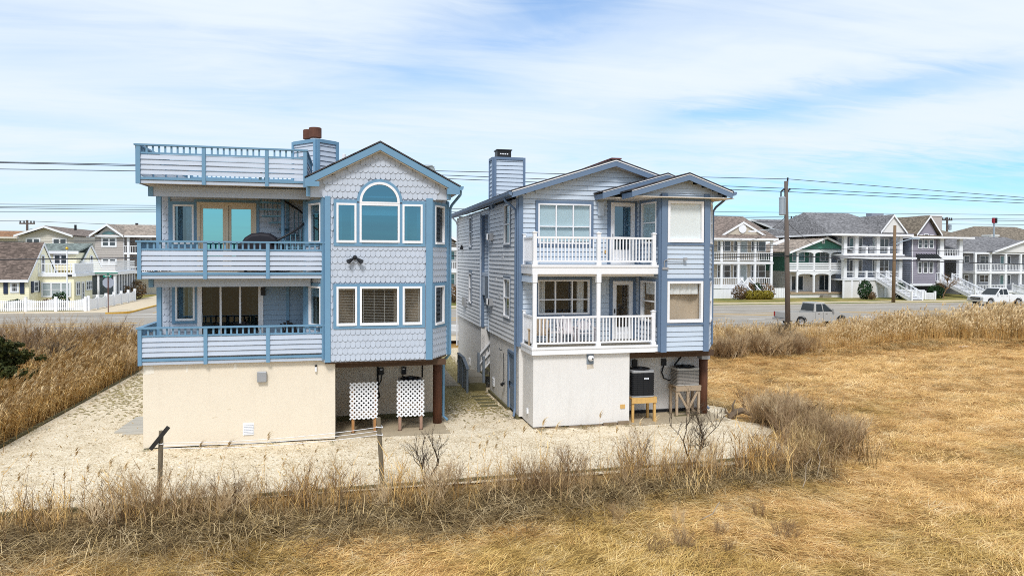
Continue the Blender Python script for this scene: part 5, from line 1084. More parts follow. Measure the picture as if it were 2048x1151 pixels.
def house_B():
    Y, Yw = 82, 84.6; X = lambda p: fx(p, Y); Z = lambda q: fz(q, Y, 1650)
    H = thing('house', 'dark green house over white ground floor with arched white porch and tan roof', 'house', (X(1645), Y, GZ), group='houses across the street')
    xl, xr = fx(1577, Yw), fx(1671, Yw); W = Wall((xl, Yw), (xr, Yw)); zm = Z(543)
    bx('lower_wall', wht_s, H, (xl, Yw, GZ), (xr, 99, zm)); bx('upper_wall', green_s, H, (xl, Yw, zm), (xr, 99, Z(497))); laps(H, W, green_s, Z(540), Z(497)); laps(H, W, wht_s, Z(584), zm, expo=.4)
    Ws = Wall((xl, 99), (xl, Yw)); laps(H, Ws, green_s, zm, Z(497)); laps(H, Ws, wht_s, GZ, zm, expo=.4)
    u = lambda p: fx(p, Yw)-xl; zz = lambda q: fz(q, Yw)
    fwin(H, W, u(1584), u(1609), zz(523), zz(503), n=2, mid=False, pm=pane_t); fwin(H, W, u(1617), u(1627.5), zz(526), zz(503.5), mid=True, pm=pane_w, name='door'); fwin(H, W, u(1639), u(1661), zz(523), zz(503), n=2, mid=False, pm=pane_w)
    fwin(H, W, u(1582), u(1607), zz(580.5), zz(550), n=2, mid=False, name='sliding_door'); fwin(H, W, u(1637), u(1661), zz(580.5), zz(549), n=2, mid=False, name='sliding_door')
    cols = (1578, 1595.5, 1628.9, 1661, 1692.5); xa, xb = X(1578), X(1693)
    for p in cols[1:]: bx('porch_column', white, H, (X(p)-.11, Y, Z(584)), (X(p)+.11, Y+.22, Z(501)))
    for q in (501, 544):
        for a, c in zip(cols[1:], cols[2:]):
            x0, x1 = X(a), X(c); N = 8; b = MB()
            for k in range(N):
                t0, t1 = k/N, (k+1)/N; h = lambda t: Z(q)-.22-.30*(2*t-1)**4; p = lambda t: x0+(x1-x0)*t
                b.hexa([(p(t0), Y+.02, h(t0)), (p(t1), Y+.02, h(t1)), (p(t1), Y+.16, h(t1)), (p(t0), Y+.16, h(t0)), (p(t0), Y+.02, Z(q)+.1), (p(t1), Y+.02, Z(q)+.1), (p(t1), Y+.16, Z(q)+.1), (p(t0), Y+.16, Z(q)+.1)])
            b.build('arched_beam', white, H)
    bx('porch_beam', white, H, (X(1580), Y, Z(543)), (xb+.2, Y+.2, Z(540))); bx('porch_floor', white, H, (xl, Y+.2, Z(544)), (xb, Yw, Z(541)))
    frail(H, (X(1580), Y+.1), (xb, Y+.1), Z(540), Z(526), planks=4); frail(H, (xb, Y+.1), (xb, Yw), Z(540), Z(526), planks=4)
    bx('porch_deck', tanwd, H, (X(1580), Y-.25, Z(587)), (xb, Yw, Z(584))); bx('porch_skirt', wht_s, H, (X(1580), Y-.1, GZ-.2), (xb, Y+.0, Z(587))); bx('step', grywd, H, (X(1638), Y-.9, GZ), (X(1655), Y-.26, GZ+.35))
    P = [(X(1592), Z(501.5)), (X(1649), Z(475)), (X(1706), Z(502.5))]; P[0] = (2*P[1][0]-P[2][0]-1.2, P[0][1]-.25)
    hroof(H, P, Y-.5, 99.5, rf_tan, fascia=white); MB().extrude([(P[0][0]+.8, Y+.1, Z(499)), (P[2][0]-.6, Y+.1, Z(499)), (P[1][0], Y+.1, Z(478))], (0, .4, 0)).build('gable_wall', green_s, H)
    Wg = Wall((X(1640), Y+.1), (X(1660), Y+.1)); fwin(H, Wg, fx(1643.5, Y)-X(1640), fx(1649.5, Y)-X(1640), Z(487), Z(478.5), mid=True)
    s = (P[1][1]-P[0][1])/(P[1][0]-P[0][0])
    for y in (88.5, 91.5):
        x = P[0][0]+2.6; z = P[0][1]+.13+2.6*s; MB().hexa([(x, y, z), (x+2.2, y, z+2.2*s), (x+2.2, y+1.5, z+2.2*s), (x, y+1.5, z), (x, y, z+.15), (x+2.2, y, z+2.2*s+.15), (x+2.2, y+1.5, z+2.2*s+.15), (x, y+1.5, z+.15)]).build('skylight', white, H)
    st = green_s
    b = MB()
    for i in range(14): t = i/14; b.box((xl-1.5, 87.5+7*t, GZ+.2+5*t), (xl-.2, 88.0+7*t, GZ+.27+5*t))
    b.beam((xl-1.5, 87.3, GZ+1.1), (xl-1.5, 94.6, GZ+6.1), .08, .12); b.beam((xl-1.5, 87.3, GZ+.1), (xl-1.5, 94.6, GZ+5.1), .08, .3); b.build('outside_stair', grywd, H)
    bx('stair_panel', grywd, H, (xl-1.55, 86.9, GZ), (xl-.1, 87.2, GZ+1.2)); bx('wall_lamp', dark, H, (fx(1622, Yw)-.1, Yw-.15, zz(553)), (fx(1622, Yw)+.1, Yw, zz(550)))
house_B()
def house_C():
    Y, Yw = 80.5, 83; X = lambda p: fx(p, Y); Z = lambda q: fz(q, Y, 1760)
    H = thing('house', 'blue-grey house with white gable, two open porches and a wide white staircase', 'house', (X(1760), Y, GZ), group='houses across the street')
    xl, xr = fx(1672, Yw), fx(1803, Yw); W = Wall((xl, Yw), (xr, Yw)); bx('wall', blue_s, H, (xl, Yw, GZ), (xr, 100, Z(470))); laps(H, W, blue_s, Z(556), Z(472)); u = lambda p: fx(p, Yw)-xl; zz = lambda q: fz(q, Yw)
    for a, c, n, pm in ((1674, 1685, 1, pane_d), (1697, 1711, 1, pane_t), (1716, 1724, 1, pane_d), (1744, 1754, 1, pane_t), (1758, 1777, 2, pane_d)):
        fwin(H, W, u(a), u(c), zz(504), zz(475), n=n, mid=False, pm=pm); fwin(H, W, u(a), u(c), zz(549), zz(519), n=n, mid=n == 2, pm=pane_d)
    Wr = Wall((xr, Yw), (xr, 100)); laps(H, Wr, blue_s, GZ, Z(470))
    xa, xb = X(1688), X(1804)
    for p in (1691, 1713.5, 1756.5, 1802):
        for q0, q1 in ((508, 470), (557, 513)): bx('porch_column', white, H, (X(p)-.24, Y, Z(q0)), (X(p)+.24, Y+.48, Z(q1)))
    for p in (1735, 1779):
        for q0, q1 in ((508, 492), (557, 541)): bx('rail_post', white, H, (X(p)-.13, Y+.1, Z(q0)), (X(p)+.13, Y+.36, Z(q1)))
    bx('porch_floor', white, H, (xa-.2, Y-.1, Z(511.5)), (xb+.3, Yw, Z(508))); bx('porch_floor', white, H, (xa-.2, Y-.05, Z(560)), (xb, Yw, Z(557.5))); bx('porch_ceiling', white, H, (xa-.3, Y-.2, Z(473)), (xb+1, Yw, Z(469.5)))
    MB().hexa([(xa-1.4, Y-1.0, Z(516.5)), (xb+1.4, Y-1.0, Z(516.5)), (xb+1.4, Y-.1, Z(516.5)), (xa-1.4, Y-.1, Z(516.5)), (xa-1.4, Y-1.0, Z(515)), (xb+1.4, Y-1.0, Z(515)), (xb+.4, Y-.1, Z(511)), (xa-.4, Y-.1, Z(511))]).build('skirt_roof', rf_gry, H); bx('fascia', white, H, (xa-1.4, Y-1.04, Z(517.5)), (xb+1.4, Y-1.0, Z(514.5)))
    for q0, q1 in ((508.5, 493), (557, 542)):
        b = MB(); b.box((xa, Y+.15, Z(q1)-.12), (xb, Y+.3, Z(q1)))
        for t in (.3, .55, .8): z = Z(q0)+(Z(q1)-Z(q0))*t*.9; b.box((xa, Y+.2, z-.012), (xb, Y+.24, z+.012))
        b.box((xa, Y+.15, Z(q0)), (xb, Y+.3, Z(q0)+.14)); b.build('railing', white, H)
    bx('base_wall', wht_s, H, (xa, Y+.1, GZ-.2), (xb, Y+.3, Z(558)))
    for i in range(8): bx('base_post', white, H, (xa+i*(xb-xa)/7-.12, Y, GZ), (xa+i*(xb-xa)/7+.12, Y+.1, Z(558)))
    for i in range(3): x = X(1722+i*16); ch = MB().box((x-.3, Y+1, Z(508)), (x+.3, Y+1.1, Z(508)+1.2)); ch.box((x-.32, Y+.6, Z(508)+.45), (x+.32, Y+1.1, Z(508)+.52)); ch.build('porch_chair', white, None, ['white porch chair, leftmost on the upper porch of the blue-grey house', 'white porch chair in the middle of the upper porch of the blue-grey house', 'white porch chair by the right column of the upper porch of the blue-grey house'][i], cat='chair', group='chairs on the upper porch')
    stairs(H, X(1752), X(1772), Y-6.2, Y-.1, GZ, Z(558), 14)
    hip(H, X(1655), X(1817), Y-.8, 98, Z(469), X(1688), X(1783), 89, Z(432)+.9, rf_gry, fascia=white)
    P = [(X(1756.5), Z(465)), (X(1783), Z(430)), (X(1809.5), Z(465))]; hroof(H, P, Y-.4, 89, rf_gry, fascia=white, name='gable_roof'); MB().extrude([(P[0][0]+.1, Y-.2, P[0][1]), (P[2][0]-.1, Y-.2, P[2][1]), (P[1][0], Y-.2, P[1][1])], (0, .3, 0)).build('gable_wall', wht_s, H)
    bx('chimney', blue_s, H, (fx(1742, 92), 92, Z(445)), (fx(1766, 92), 93.2, fz(425, 92)))
    # rear wing
    Yr = 97; w0, w1 = fx(1555, Yr), fx(1690, Yr); bx('wing_wall', blue_s, H, (w0, Yr, GZ), (w1, 108, fz(463, Yr))); Wg = Wall((w0, Yr), (w1, Yr)); laps(H, Wg, blue_s, fz(500, Yr), fz(463, Yr))
    xroof(H, fx(1546, Yr), w1, Yr-.8, 103, 109, fz(461, Yr), fz(443, 103), rf_gry, fascia=white, name='wing_roof')
    for a, c, q0, q1 in ((1611, 1622, 474, 464.5), (1600, 1609, 476, 469), (1556, 1570, 476, 471)): fwin(H, Wg, fx(a, Yr)-w0, fx(c, Yr)-w0, fz(q0, Yr), fz(q1, Yr), mid=False)
    MB().tube([(fx(1604, 99), 99, fz(455, 99)), (fx(1604, 99), 99, fz(451, 99))], .15, 6).build('roof_vent', dark, H)
house_C()
def house_D():
    Y = 82; X = lambda p: fx(p, Y); Z = lambda q: fz(q, Y, 1870)
    H = thing('house', 'purple-grey house with steep narrow gable, tall square chimney and corner porch', 'house', (X(1860), Y, GZ), group='houses across the street')
    xl, xm, xr = X(1822), X(1871), X(1921); W = Wall((xl, Y), (xm, Y)); zt = Z(471)
    b = MB(); b.box((xl, Y, Z(568)), (xm, 98, zt)); b.box((xm-.1, Y+2.6, GZ), (xr, 98, zt)); b.build('wall', purp_s, H); laps(H, W, purp_s, Z(568), zt); Ws = Wall((xl, 98), (xl, Y)); laps(H, Ws, blue_s, Z(568), zt)
    bx('base_band', white, H, (xl-.1, Y-.08, Z(571)), (xm, Y+.02, Z(567))); bx('base_wall', dark, H, (xl+.2, Y+.4, GZ), (xm, 97, Z(570)))
    u = lambda p: X(p)-xl
    for a, c in ((1835, 1843.5), (1846, 1855), (1857, 1866)):
        fwin(H, W, u(a), u(c), Z(497), Z(478)); fwin(H, W, u(a), u(c), Z(546), Z(523))
    for a, c, q1 in ((1836.5, 1844, 469.5), (1846, 1855.5, 467.5), (1858, 1865.5, 469.5)): fwin(H, W, u(a), u(c), Z(476.5), Z(q1), mid=False)
    aw = MB().hexa([(X(1830), Y-.9, Z(518)), (X(1875), Y-.9, Z(518)), (X(1874), Y, Z(518)), (X(1831), Y, Z(518)), (X(1830), Y-.9, Z(517)), (X(1875), Y-.9, Z(517)), (X(1872), Y, Z(508)), (X(1832), Y, Z(508))]).build('awning', paint('dark_metal_awning', (.05, .055, .06), rough=.4, var=.1, metal=.3), H)
    for i in range(9): x = X(1832)+(X(1872.5)-X(1832))*i/8; MB().beam((x, Y-.9, Z(517)+.04), (x, Y, Z(508)+.04), .06, .06).build('seam', dark, aw)
    bx('fascia', white, H, (X(1830), Y-.95, Z(519.5)), (X(1875), Y-.88, Z(517.2)))
    P = [(X(1826), Z(471)), (X(1853), Z(433)), (X(1877), Z(470))]; hroof(H, P, Y-.6, 91, rf_olive, fascia=white, name='gable_roof'); MB().extrude([(P[0][0]+.3, Y-.05, zt), (P[2][0]-.3, Y-.05, zt), (P[1][0], Y-.05, P[1][1]-.1)], (0, .3, 0)).build('gable_wall', purp_s, H)
    hip(H, X(1814), X(1939), Y-.8, 98, Z(474), X(1824), X(1862), 91, Z(437)+.6, rf_olive, fascia=white)
    bx('chimney', taupe_s, H, (fx(1857, 88), 88, Z(470)), (fx(1883, 88), 90, fz(428.5, 88))); bx('chimney_cap', white, H, (fx(1856, 88), 87.9, fz(428.5, 88)), (fx(1884, 88), 90.1, fz(426.5, 88)))
    for p, w in ((1884, .32), (1922, .28)):
        bx('porch_column', white, H, (X(p)-w, Y, Z(512)), (X(p)+w, Y+.5, Z(476))); bx('porch_column', white, H, (X(p)-w, Y, Z(560)), (X(p)+w, Y+.5, Z(520)))
    bx('porch_floor', white, H, (X(1875), Y-.05, Z(519)), (X(1926), Y+3, Z(512))); bx('porch_floor', white, H, (X(1875), Y-.05, Z(566)), (X(1926), Y+3, Z(562)))
    frail(H, (X(1876), Y+.1), (X(1922), Y+.1), Z(512.5), Z(498.5)); frail(H, (X(1873), Y+.1), (X(1884), Y+.1), Z(562), Z(546)); frail(H, (X(1908), Y+.1), (X(1924), Y+.1), Z(562), Z(548))
    stairs(H, X(1884), X(1905), Y-5.4, Y, GZ, Z(563), 13)
    MB().tube([(X(1823), Y-.1, Z(475)), (X(1824), Y-.12, Z(566))], .07, 6).build('downspout', white, H)
house_D()
def house_E():
    Y, Yw = 83, 85.4; X = lambda p: fx(p, Y); Z = lambda q: fz(q, Y, 1990)
    H = thing('house', 'pale grey double-porch house with broad low gable at the far right', 'house', (X(2010), Y, GZ), group='houses across the street')
    xl = fx(1926, Yw); xr = fx(2110, Yw); W = Wall((xl, Yw), (xr, Yw)); bx('wall', grey_s, H, (xl, Yw, GZ), (xr, 100, Z(505))); laps(H, W, grey_s, GZ, Z(506)); u = lambda p: fx(p, Yw)-xl; zz = lambda q: fz(q, Yw)
    for q0, q1 in ((526, 509), (566, 549)):
        fwin(H, W, u(1927.5), u(1938), zz(q0), zz(q1)); fwin(H, W, u(1958.5), u(1980), zz(q0), zz(q1), n=2); fwin(H, W, u(1999), u(2010), zz(q0+5), zz(q1), mid=False, pm=pane_t, name='door'); fwin(H, W, u(2013.5), u(2021), zz(q0+5), zz(q1), mid=False, name='door')
    for p in (1952, 1982, 2012.6, 2042.6, 2075):
        for q0, q1 in ((543, 507), (580, 547)): bx('porch_column', white, H, (X(p)-.14, Y, Z(q0)), (X(p)+.14, Y+.28, Z(q1)))
    bx('porch_floor', white, H, (X(1950), Y-.05, Z(547)), (xr, Yw, Z(542))); bx('porch_floor', white, H, (X(1950), Y-.05, Z(585)), (xr, Yw, Z(581))); bx('porch_beam', white, H, (X(1950), Y, Z(508)), (xr, Y+.3, Z(505)))
    frail(H, (X(1951), Y+.1), (xr, Y+.1), Z(541), Z(528)); frail(H, (X(1951), Y+.1), (X(2012), Y+.1), Z(581), Z(570)); bx('porch_skirt', white, H, (X(1951), Y+.02, GZ-.2), (xr, Y+.1, Z(584)))
    P = [(X(1978.5), Z(505)), (X(2043), Z(481)), (X(2108), Z(505))]; hroof(H, P, Y-.5, 92, rf_gry, fascia=white, name='gable_roof'); MB().extrude([(P[0][0]+.4, Y-.1, Z(505)), (P[2][0]-.4, Y-.1, Z(505)), (P[1][0], Y-.1, Z(483))], (0, .3, 0)).build('gable_wall', wht_s, H)
    xroof(H, X(1896), X(2120), Y+.5, 92, 101, Z(504), Z(486)+1.1, rf_gry, fascia=white)
    stairs(H, X(2026), X(2040), Y-2.2, Y, GZ, Z(582), 7)
house_E()
def back_houses_right():
    Y = 103; H = thing('house', 'brown hip-roofed house rising behind the pale grey house', 'house', (fx(2030, Y), Y, GZ), group='houses across the street'); z = fz(480, Y); bx('wall', tan_s, H, (fx(1965, Y), Y, GZ), (fx(2120, Y), 116, z)); hip(H, fx(1950, Y), fx(2130, Y), Y-.8, 117, fz(478, Y), fx(2005, Y), fx(2090, Y), 109, fz(455, Y)+.9, rf_olive, fascia=white)
    bx('chimney', wht_s, H, (fx(1974, 101), 100.6, fz(485, 101)), (fx(1992, 101), 102, fz(467, 101))); bx('chimney_cap', white, H, (fx(1973, 101), 100.5, fz(468, 101)), (fx(1993, 101), 102.1, fz(465.5, 101)))
    H = thing('house', 'narrow slice of a taupe house with white railings seen between the two houses', 'house', (fx(900, 82), 82, GZ), group='houses across the street')
    Y, Yw = 82, 83.8; X = lambda p: fx(p, Y); Z = lambda q: fz(q, Y, 905); x0, x1 = X(850), X(917); W = Wall((x0, Yw), (x1, Yw)); bx('wall', taupe_s, H, (x0, Yw, GZ), (x1, 96, Z(488))); laps(H, W, taupe_s, Z(590), Z(490)); u = lambda p: fx(p, Yw)-x0
    for q0, q1 in ((522, 500), (572, 546)): fwin(H, W, u(897.5), u(911), Z(q0), Z(q1), pm=pane_t, fw=.16); fwin(H, W, u(872), u(886), Z(q0), Z(q1), fw=.16)
    for q0, q1, f in ((539, 523, 545), (590, 573.5, 595)): frail(H, (x0, Y), (X(914), Y), Z(q0), Z(q1)); bx('porch_floor', white, H, (x0, Y-.1, Z(f)), (x1, Yw, Z(q0)))
    bx('porch_column', white, H, (X(913), Y-.1, GZ), (X(919), Y+.4, Z(487))); bx('porch_beam', white, H, (x0, Y-.1, Z(500)), (x1, Y+.3, Z(494)))
    P = [(X(835), Z(492)), (X(880), Z(462)), (X(919), Z(484))]; hroof(H, P, Y-.6, 97, rf_brn, fascia=white, name='gable_roof'); MB().extrude([(P[0][0]+.3, Y, Z(490)), (P[2][0]-.2, Y, Z(490)), (P[1][0], Y, P[1][1])], (0, .3, 0)).build('gable_wall', taupe_s, H)
back_houses_right()
def left_houses():
    G_ = 'houses across the street'; navy = paint('navy_shutter', (.02, .035, .08), rough=.5)
    # yellow cape
    X0 = -29.4; H = thing('house', 'yellow cape house with dark brown roof, navy shutters and a flat-roofed sunroom', 'house', (X0-3, 76, GZ), group=G_)
    Z = lambda q, Y, p=60: fz(q, Y, p); ze, zr = Z(559, 76), Z(487, 79.4, 89)
    b = MB(); b.box((X0-16, 76, GZ), (X0, 82.8, ze)); b.extrude([(X0-16, 76, ze), (X0-16, 82.8, ze), (X0-16, 79.4, zr-.2)], (16, 0, 0)); b.build('wall', yel_s, H)
    W = Wall((X0-16, 76), (X0, 76)); laps(H, W, yel_s, GZ, ze, expo=.2); We = Wall((X0, 76), (X0, 82.8)); laps(H, We, yel_s, GZ, ze, expo=.2)
    xroof(H, X0-16.5, X0+.08, 75.6, 79.4, 83.2, ze-.1, zr, rf_drk, fascia=white)
    u = lambda p: fx(p, 76)-(X0-16); fwin(H, W, u(20), u(38), Z(585, 76), Z(563.5, 76), grid=2, fw=.16)
    for a, c in ((7, 15.5), (40, 48.5)): W.piece('shutter', navy, H, u(a), u(c), .03, .10, Z(587, 76), Z(562, 76))
    fwin(H, We, .9, 2.0, Z(584, 77), Z(561.5, 77), fw=.14)
    for a, c in ((.4, .85), (2.05, 2.5)): We.piece('shutter', navy, H, a, c, .03, .1, Z(585, 77), Z(562, 77))
    fwin(H, We, 2.7, 3.5, Z(545, 79), Z(509, 79), fw=.12)
    xa, xb, ya, yb = X0, -26.3, 78.2, 83.4; zt = Z(553, 78.2, 110); bx('sunroom', yel_s, H, (xa, ya, GZ), (xb, yb, zt)); bx('sunroom_roof', white, H, (xa-.05, ya-.2, zt), (xb+.25, yb, zt+.28))
    Wa = Wall((xa, ya), (xb, ya)); Wc = Wall((xb, ya), (xb, yb)); fwin(H, Wa, .25, 2.85, Z(594, 78, 110), Z(564, 78, 110), n=3, mid=True, pm=pane_w, fw=.14); fwin(H, Wc, .4, 1.5, Z(591, 79, 150), Z(563, 79, 150), n=2, fw=.12); fwin(H, Wc, 1.9, 2.7, GZ+.1, Z(563, 80, 160), name='door', fw=.16); fwin(H, Wc, 3.2, 4.9, Z(580, 82, 175), Z(561, 82, 175), n=3, fw=.12)
    z0 = zt+.28; frail(H, (xa, ya), (xb, ya), z0, z0+1.0); frail(H, (xb, ya), (xb, yb), z0, z0+1.0, w=.2)
    # second yellow house
    X1 = -28.0; H = thing('house', 'pale yellow house with grey-green dormer roof and a dark screened porch', 'house', (X1, 85, GZ), group=G_)
    ze, zr = Z(533, 85, 160), Z(489, 88.3, 183); b = MB(); b.box((X1-12, 85, GZ), (X1, 91.6, ze)); b.extrude([(X1-12, 85, ze), (X1-12, 91.6, ze), (X1-12, 88.3, zr-.2)], (12, 0, 0)); b.build('wall', yel_s, H); xroof(H, X1-12.3, X1+.08, 84.7, 88.3, 91.9, ze-.1, zr, rf_grn, fascia=white)
    We = Wall((X1, 85), (X1, 91.6)); fwin(H, We, 3.0, 3.8, Z(530, 88, 183), Z(510, 88, 183), fw=.12)
    d0, d1 = fx(88, 84.4), fx(153, 84.4); bx('dormer', yel_s, H, (d0, 84.4, Z(540, 84.4, 120)), (d1, 88, Z(505, 84.4, 120))); Wd = Wall((d0, 84.4), (d1, 84.4)); laps(H, Wd, yel_s, Z(535, 84.4, 120), Z(505, 84.4, 120)); fwin(H, Wd, fx(107, 84.4)-d0, fx(136, 84.4)-d0, Z(529, 84.4, 120), Z(508, 84.4, 120), n=2, fw=.15)
    MB().hexa([(d0-.3, 84.1, Z(505, 84.2, 120)), (d1+.3, 84.1, Z(505, 84.2, 120)), (d1+.3, 88.4, zr-.05), (d0-.3, 88.4, zr-.05), (d0-.3, 84.1, Z(504, 84.2, 120)+.1), (d1+.3, 84.1, Z(504, 84.2, 120)+.1), (d1+.3, 88.4, zr+.12), (d0-.3, 88.4, zr+.12)]).build('dormer_roof', rf_grn, H); bx('fascia', white, H, (d0-.3, 84.05, Z(505.5, 84.2, 120)-.1), (d1+.3, 84.1, Z(503.5, 84.2, 120)+.1))
    xa, xb, ya, yb = -28.0, -24.6, 85.2, 92.4; zt = Z(549, 85, 200); bx('porch_roof', white, H, (xa, ya-.2, zt), (xb+.3, yb, zt+.35)); bx('screen', pane_d, H, (xa, ya+.05, GZ+.5), (xb-.05, yb, zt)); bx('porch_base', white, H, (xa, ya, GZ), (xb, yb, GZ+.9))
    for x in (xa+.05, (xa+xb)/2, xb-.1): bx('porch_post', white, H, (x-.07, ya-.02, GZ), (x+.13, ya+.1, zt))
    for y in np.linspace(ya+.3, yb, 8): bx('porch_post', white, H, (xb-.05, y-.08, GZ), (xb+.05, y+.08, zt))
    bx('green_trim', green_s, H, (xa, ya-.24, zt+.1), (xb+.33, ya-.2, zt+.25)); z0 = zt+.35; frail(H, (xa, ya), (xb, ya), z0, z0+1.1, planks=5); frail(H, (xb, ya), (xb, yb), z0, z0+1.1, planks=5)
    # tan house behind
    Y = 106; X = lambda p: fx(p, Y); H = thing('house', 'tan house with wide low gable and brown roof behind the yellow cape', 'house', (X(95), Y, GZ), group=G_); zt = fz(472, Y, 95); bx('wall', tan_s, H, (X(38), Y, GZ), (X(148), 128, zt)); W = Wall((X(38), Y), (X(148), Y)); laps(H, W, tan_s, fz(500, Y, 95), zt)
    P = [(X(33), fz(471.5, Y, 33)), (X(93), fz(453, Y, 93)), (X(150), fz(472, Y, 150))]; hroof(H, P, Y-.8, 128, rf_brn, fascia=white); MB().extrude([(P[0][0]+.6, Y, zt), (P[2][0]-.4, Y, zt), (P[1][0], Y, P[1][1]-.1)], (0, .3, 0)).build('gable_wall', tan_s, H)
    for a, c in ((52, 82), (105, 135)): fwin(H, W, X(a)-X(38), X(c)-X(38), fz(492, Y, 95), fz(475.5, Y, 95), n=2, mid=False, fw=.18)
    MB().tube([(X(118), 112, fz(460, 112, 118)), (X(118), 112, fz(449, 112, 118))], .16, 6).build('vent_pipe', dark, H)
    # taupe house
    Y = 100; X = lambda p: fx(p, Y); Z = lambda q: fz(q, Y, 220); H = thing('house', 'taupe house with pointed white gable, half-round window and stacked white balconies', 'house', (X(230), Y, GZ), group=G_)
    bx('wall', taupe_s, H, (X(190), Y, GZ), (X(247), 115, Z(471))); W = Wall((X(190), Y), (X(247), Y)); laps(H, W, taupe_s, Z(570), Z(471)); u = lambda p: X(p)-X(190)
    for q0, q1 in ((494, 474), (530, 515.5)): fwin(H, W, u(203), u(234), Z(q0), Z(q1), n=2, mid=True, fw=.2)
    P = [(X(182), Z(472)), (X(217), Z(449.5)), (X(250), Z(472))]; hroof(H, P, Y-.7, 108, rf_tan, fascia=white, name='gable_roof'); MB().extrude([(P[0][0]+.6, Y-.05, Z(471.5)), (P[2][0]-.5, Y-.05, Z(471.5)), (P[1][0], Y-.05, P[1][1]-.1)], (0, .3, 0)).build('gable_wall', wht_s, H)
    b = MB(); N = 10; c = (X(218), Z(469)); b.extrude([(c[0]+.75*math.cos(math.pi*k/N), Y-.12, c[1]+.42*math.sin(math.pi*k/N)) for k in range(N+1)], (0, .06, 0)); b.build('half_round_window', pane_t, H)
    Yr = 103; xr0, xr1 = fx(248, Yr), fx(345, Yr); bx('wing_wall', taupe_s, H, (xr0, Yr, GZ), (xr1, 115, fz(473, Yr, 280))); Wr = Wall((xr0, Yr), (xr1, Yr)); laps(H, Wr, taupe_s, fz(560, Yr, 280), fz(473, Yr, 280)); bx('wing_base', wht_s, H, (xr0, Yr-.15, GZ), (xr1, Yr-.02, fz(552, Yr, 280)))
    fwin(H, Wr, fx(279, Yr)-xr0, fx(304, Yr)-xr0, fz(495, Yr, 280), fz(475, Yr, 280), n=2, fw=.2); fwin(H, Wr, fx(290, Yr)-xr0, fx(299, Yr)-xr0, fz(576, Yr, 280), fz(558, Yr, 280), mid=False, pm=pane_t, fw=.1)
    xroof(H, X(192), xr1+.5, Yr-3.4, 108, 116, fz(472, Yr-3.4, 280), fz(451, 108, 280), rf_tan, fascia=white)
    for q0, q1 in ((506, 492), (544, 533)):
        q = lambda v: fz(v, 100.2, 270); bx('balcony_floor', white, H, (X(242), 100, q(q0+2.5)), (xr1, Yr, q(q0-.5))); frail(H, (X(242), 100.1), (xr1, 100.1), q(q0), q(q1))
    for p in (243, 254, 330): bx('balcony_post', white, H, (X(p), 100, GZ), (X(p)+.28, 100.3, Z(473)))
    MB().tube([(fx(274, 108), 108, fz(454, 108, 274)), (fx(274, 108), 108, fz(446, 108, 274))], .2, 6).build('vent_pipe', dark, H)
    Y = 112; H = thing('house', 'far house with orange-brown roof at the left edge', 'house', (fx(10, Y), Y, GZ), group=G_); bx('wall', tan_s, H, (fx(-60, Y), Y, GZ), (fx(36, Y), 122, fz(474, Y, 10))); xroof(H, fx(-70, Y), fx(39, Y), Y-.8, 117, 123, fz(475, Y, 10), fz(463, 117, 10), rf_org, fascia=tan_s)
left_houses()
# ---------------------------------------------------------------- fences, signs, poles, wires
def fences():
    T = thing('picket_fence', 'white scalloped picket fence along the street before the yellow cape', 'fence', (-23.3, 72.7, GZ), group='white fences across the street'); x = -48.0; n = 0
    for xp in np.arange(-48, -23.2, 2.45): bx('fence_post', white, T, (xp-.11, 72.6, GZ), (xp+.11, 72.82, GZ+1.35))
    for z in (.25, .85): bx('rail', white, T, (-48, 72.69, GZ+z), (-23.4, 72.75, GZ+z+.09))
    me = unit('picket', white)
    while x < -23.4:
        ph = ((x+48) % 2.45)/2.45; h = 1.16-.22*math.sin(math.pi*ph)
        link('picket', me, T, loc=(x, 72.66, GZ+.08), scale=(.12, .03, h)); x += .17
    T = thing('panel_fence', 'white solid panel fence running back along the side street', 'fence', (-23.3, 73, GZ), group='white fences across the street')
    for i, y in enumerate(np.arange(72.9, 88, 2.45)):
        bx('fence_post', white, T, (-23.42, y-.1, GZ), (-23.2, y+.1, GZ+1.4))
        if y < 86:
            for k in range(12): bx('fence_board', white, T, (-23.34, y+.1+k*.188, GZ+.1), (-23.28, y+.1+k*.188+.182, GZ+1.22-.18*math.sin(math.pi*(k+.5)/12)))
    T = thing('picket_fence', 'short white stepped picket fence beside the purple-grey house', 'fence', (fx(1830, 76.5), 76.5, GZ), group='white fences across the street'); a, b_ = fx(1812, 77.5), fx(1871, 75.2)
    for i in range(46):
        t = i/45; x = a+(b_-a)*t; y = 77.5-2.3*t; h = 1.25 if t < .66 else .9; link('picket', me, T, loc=(x, y, GZ), scale=(.10, .03, h))
        if i in (0, 15, 30, 45): bx('fence_post', white, T, (x-.1, y-.1, GZ), (x+.1, y+.1, GZ+h+.2))
    for z in (.2, .75): MB().beam((a, 77.53, GZ+z), (b_, 75.23, GZ+z), .05, .08).build('rail', white, T)
fences()
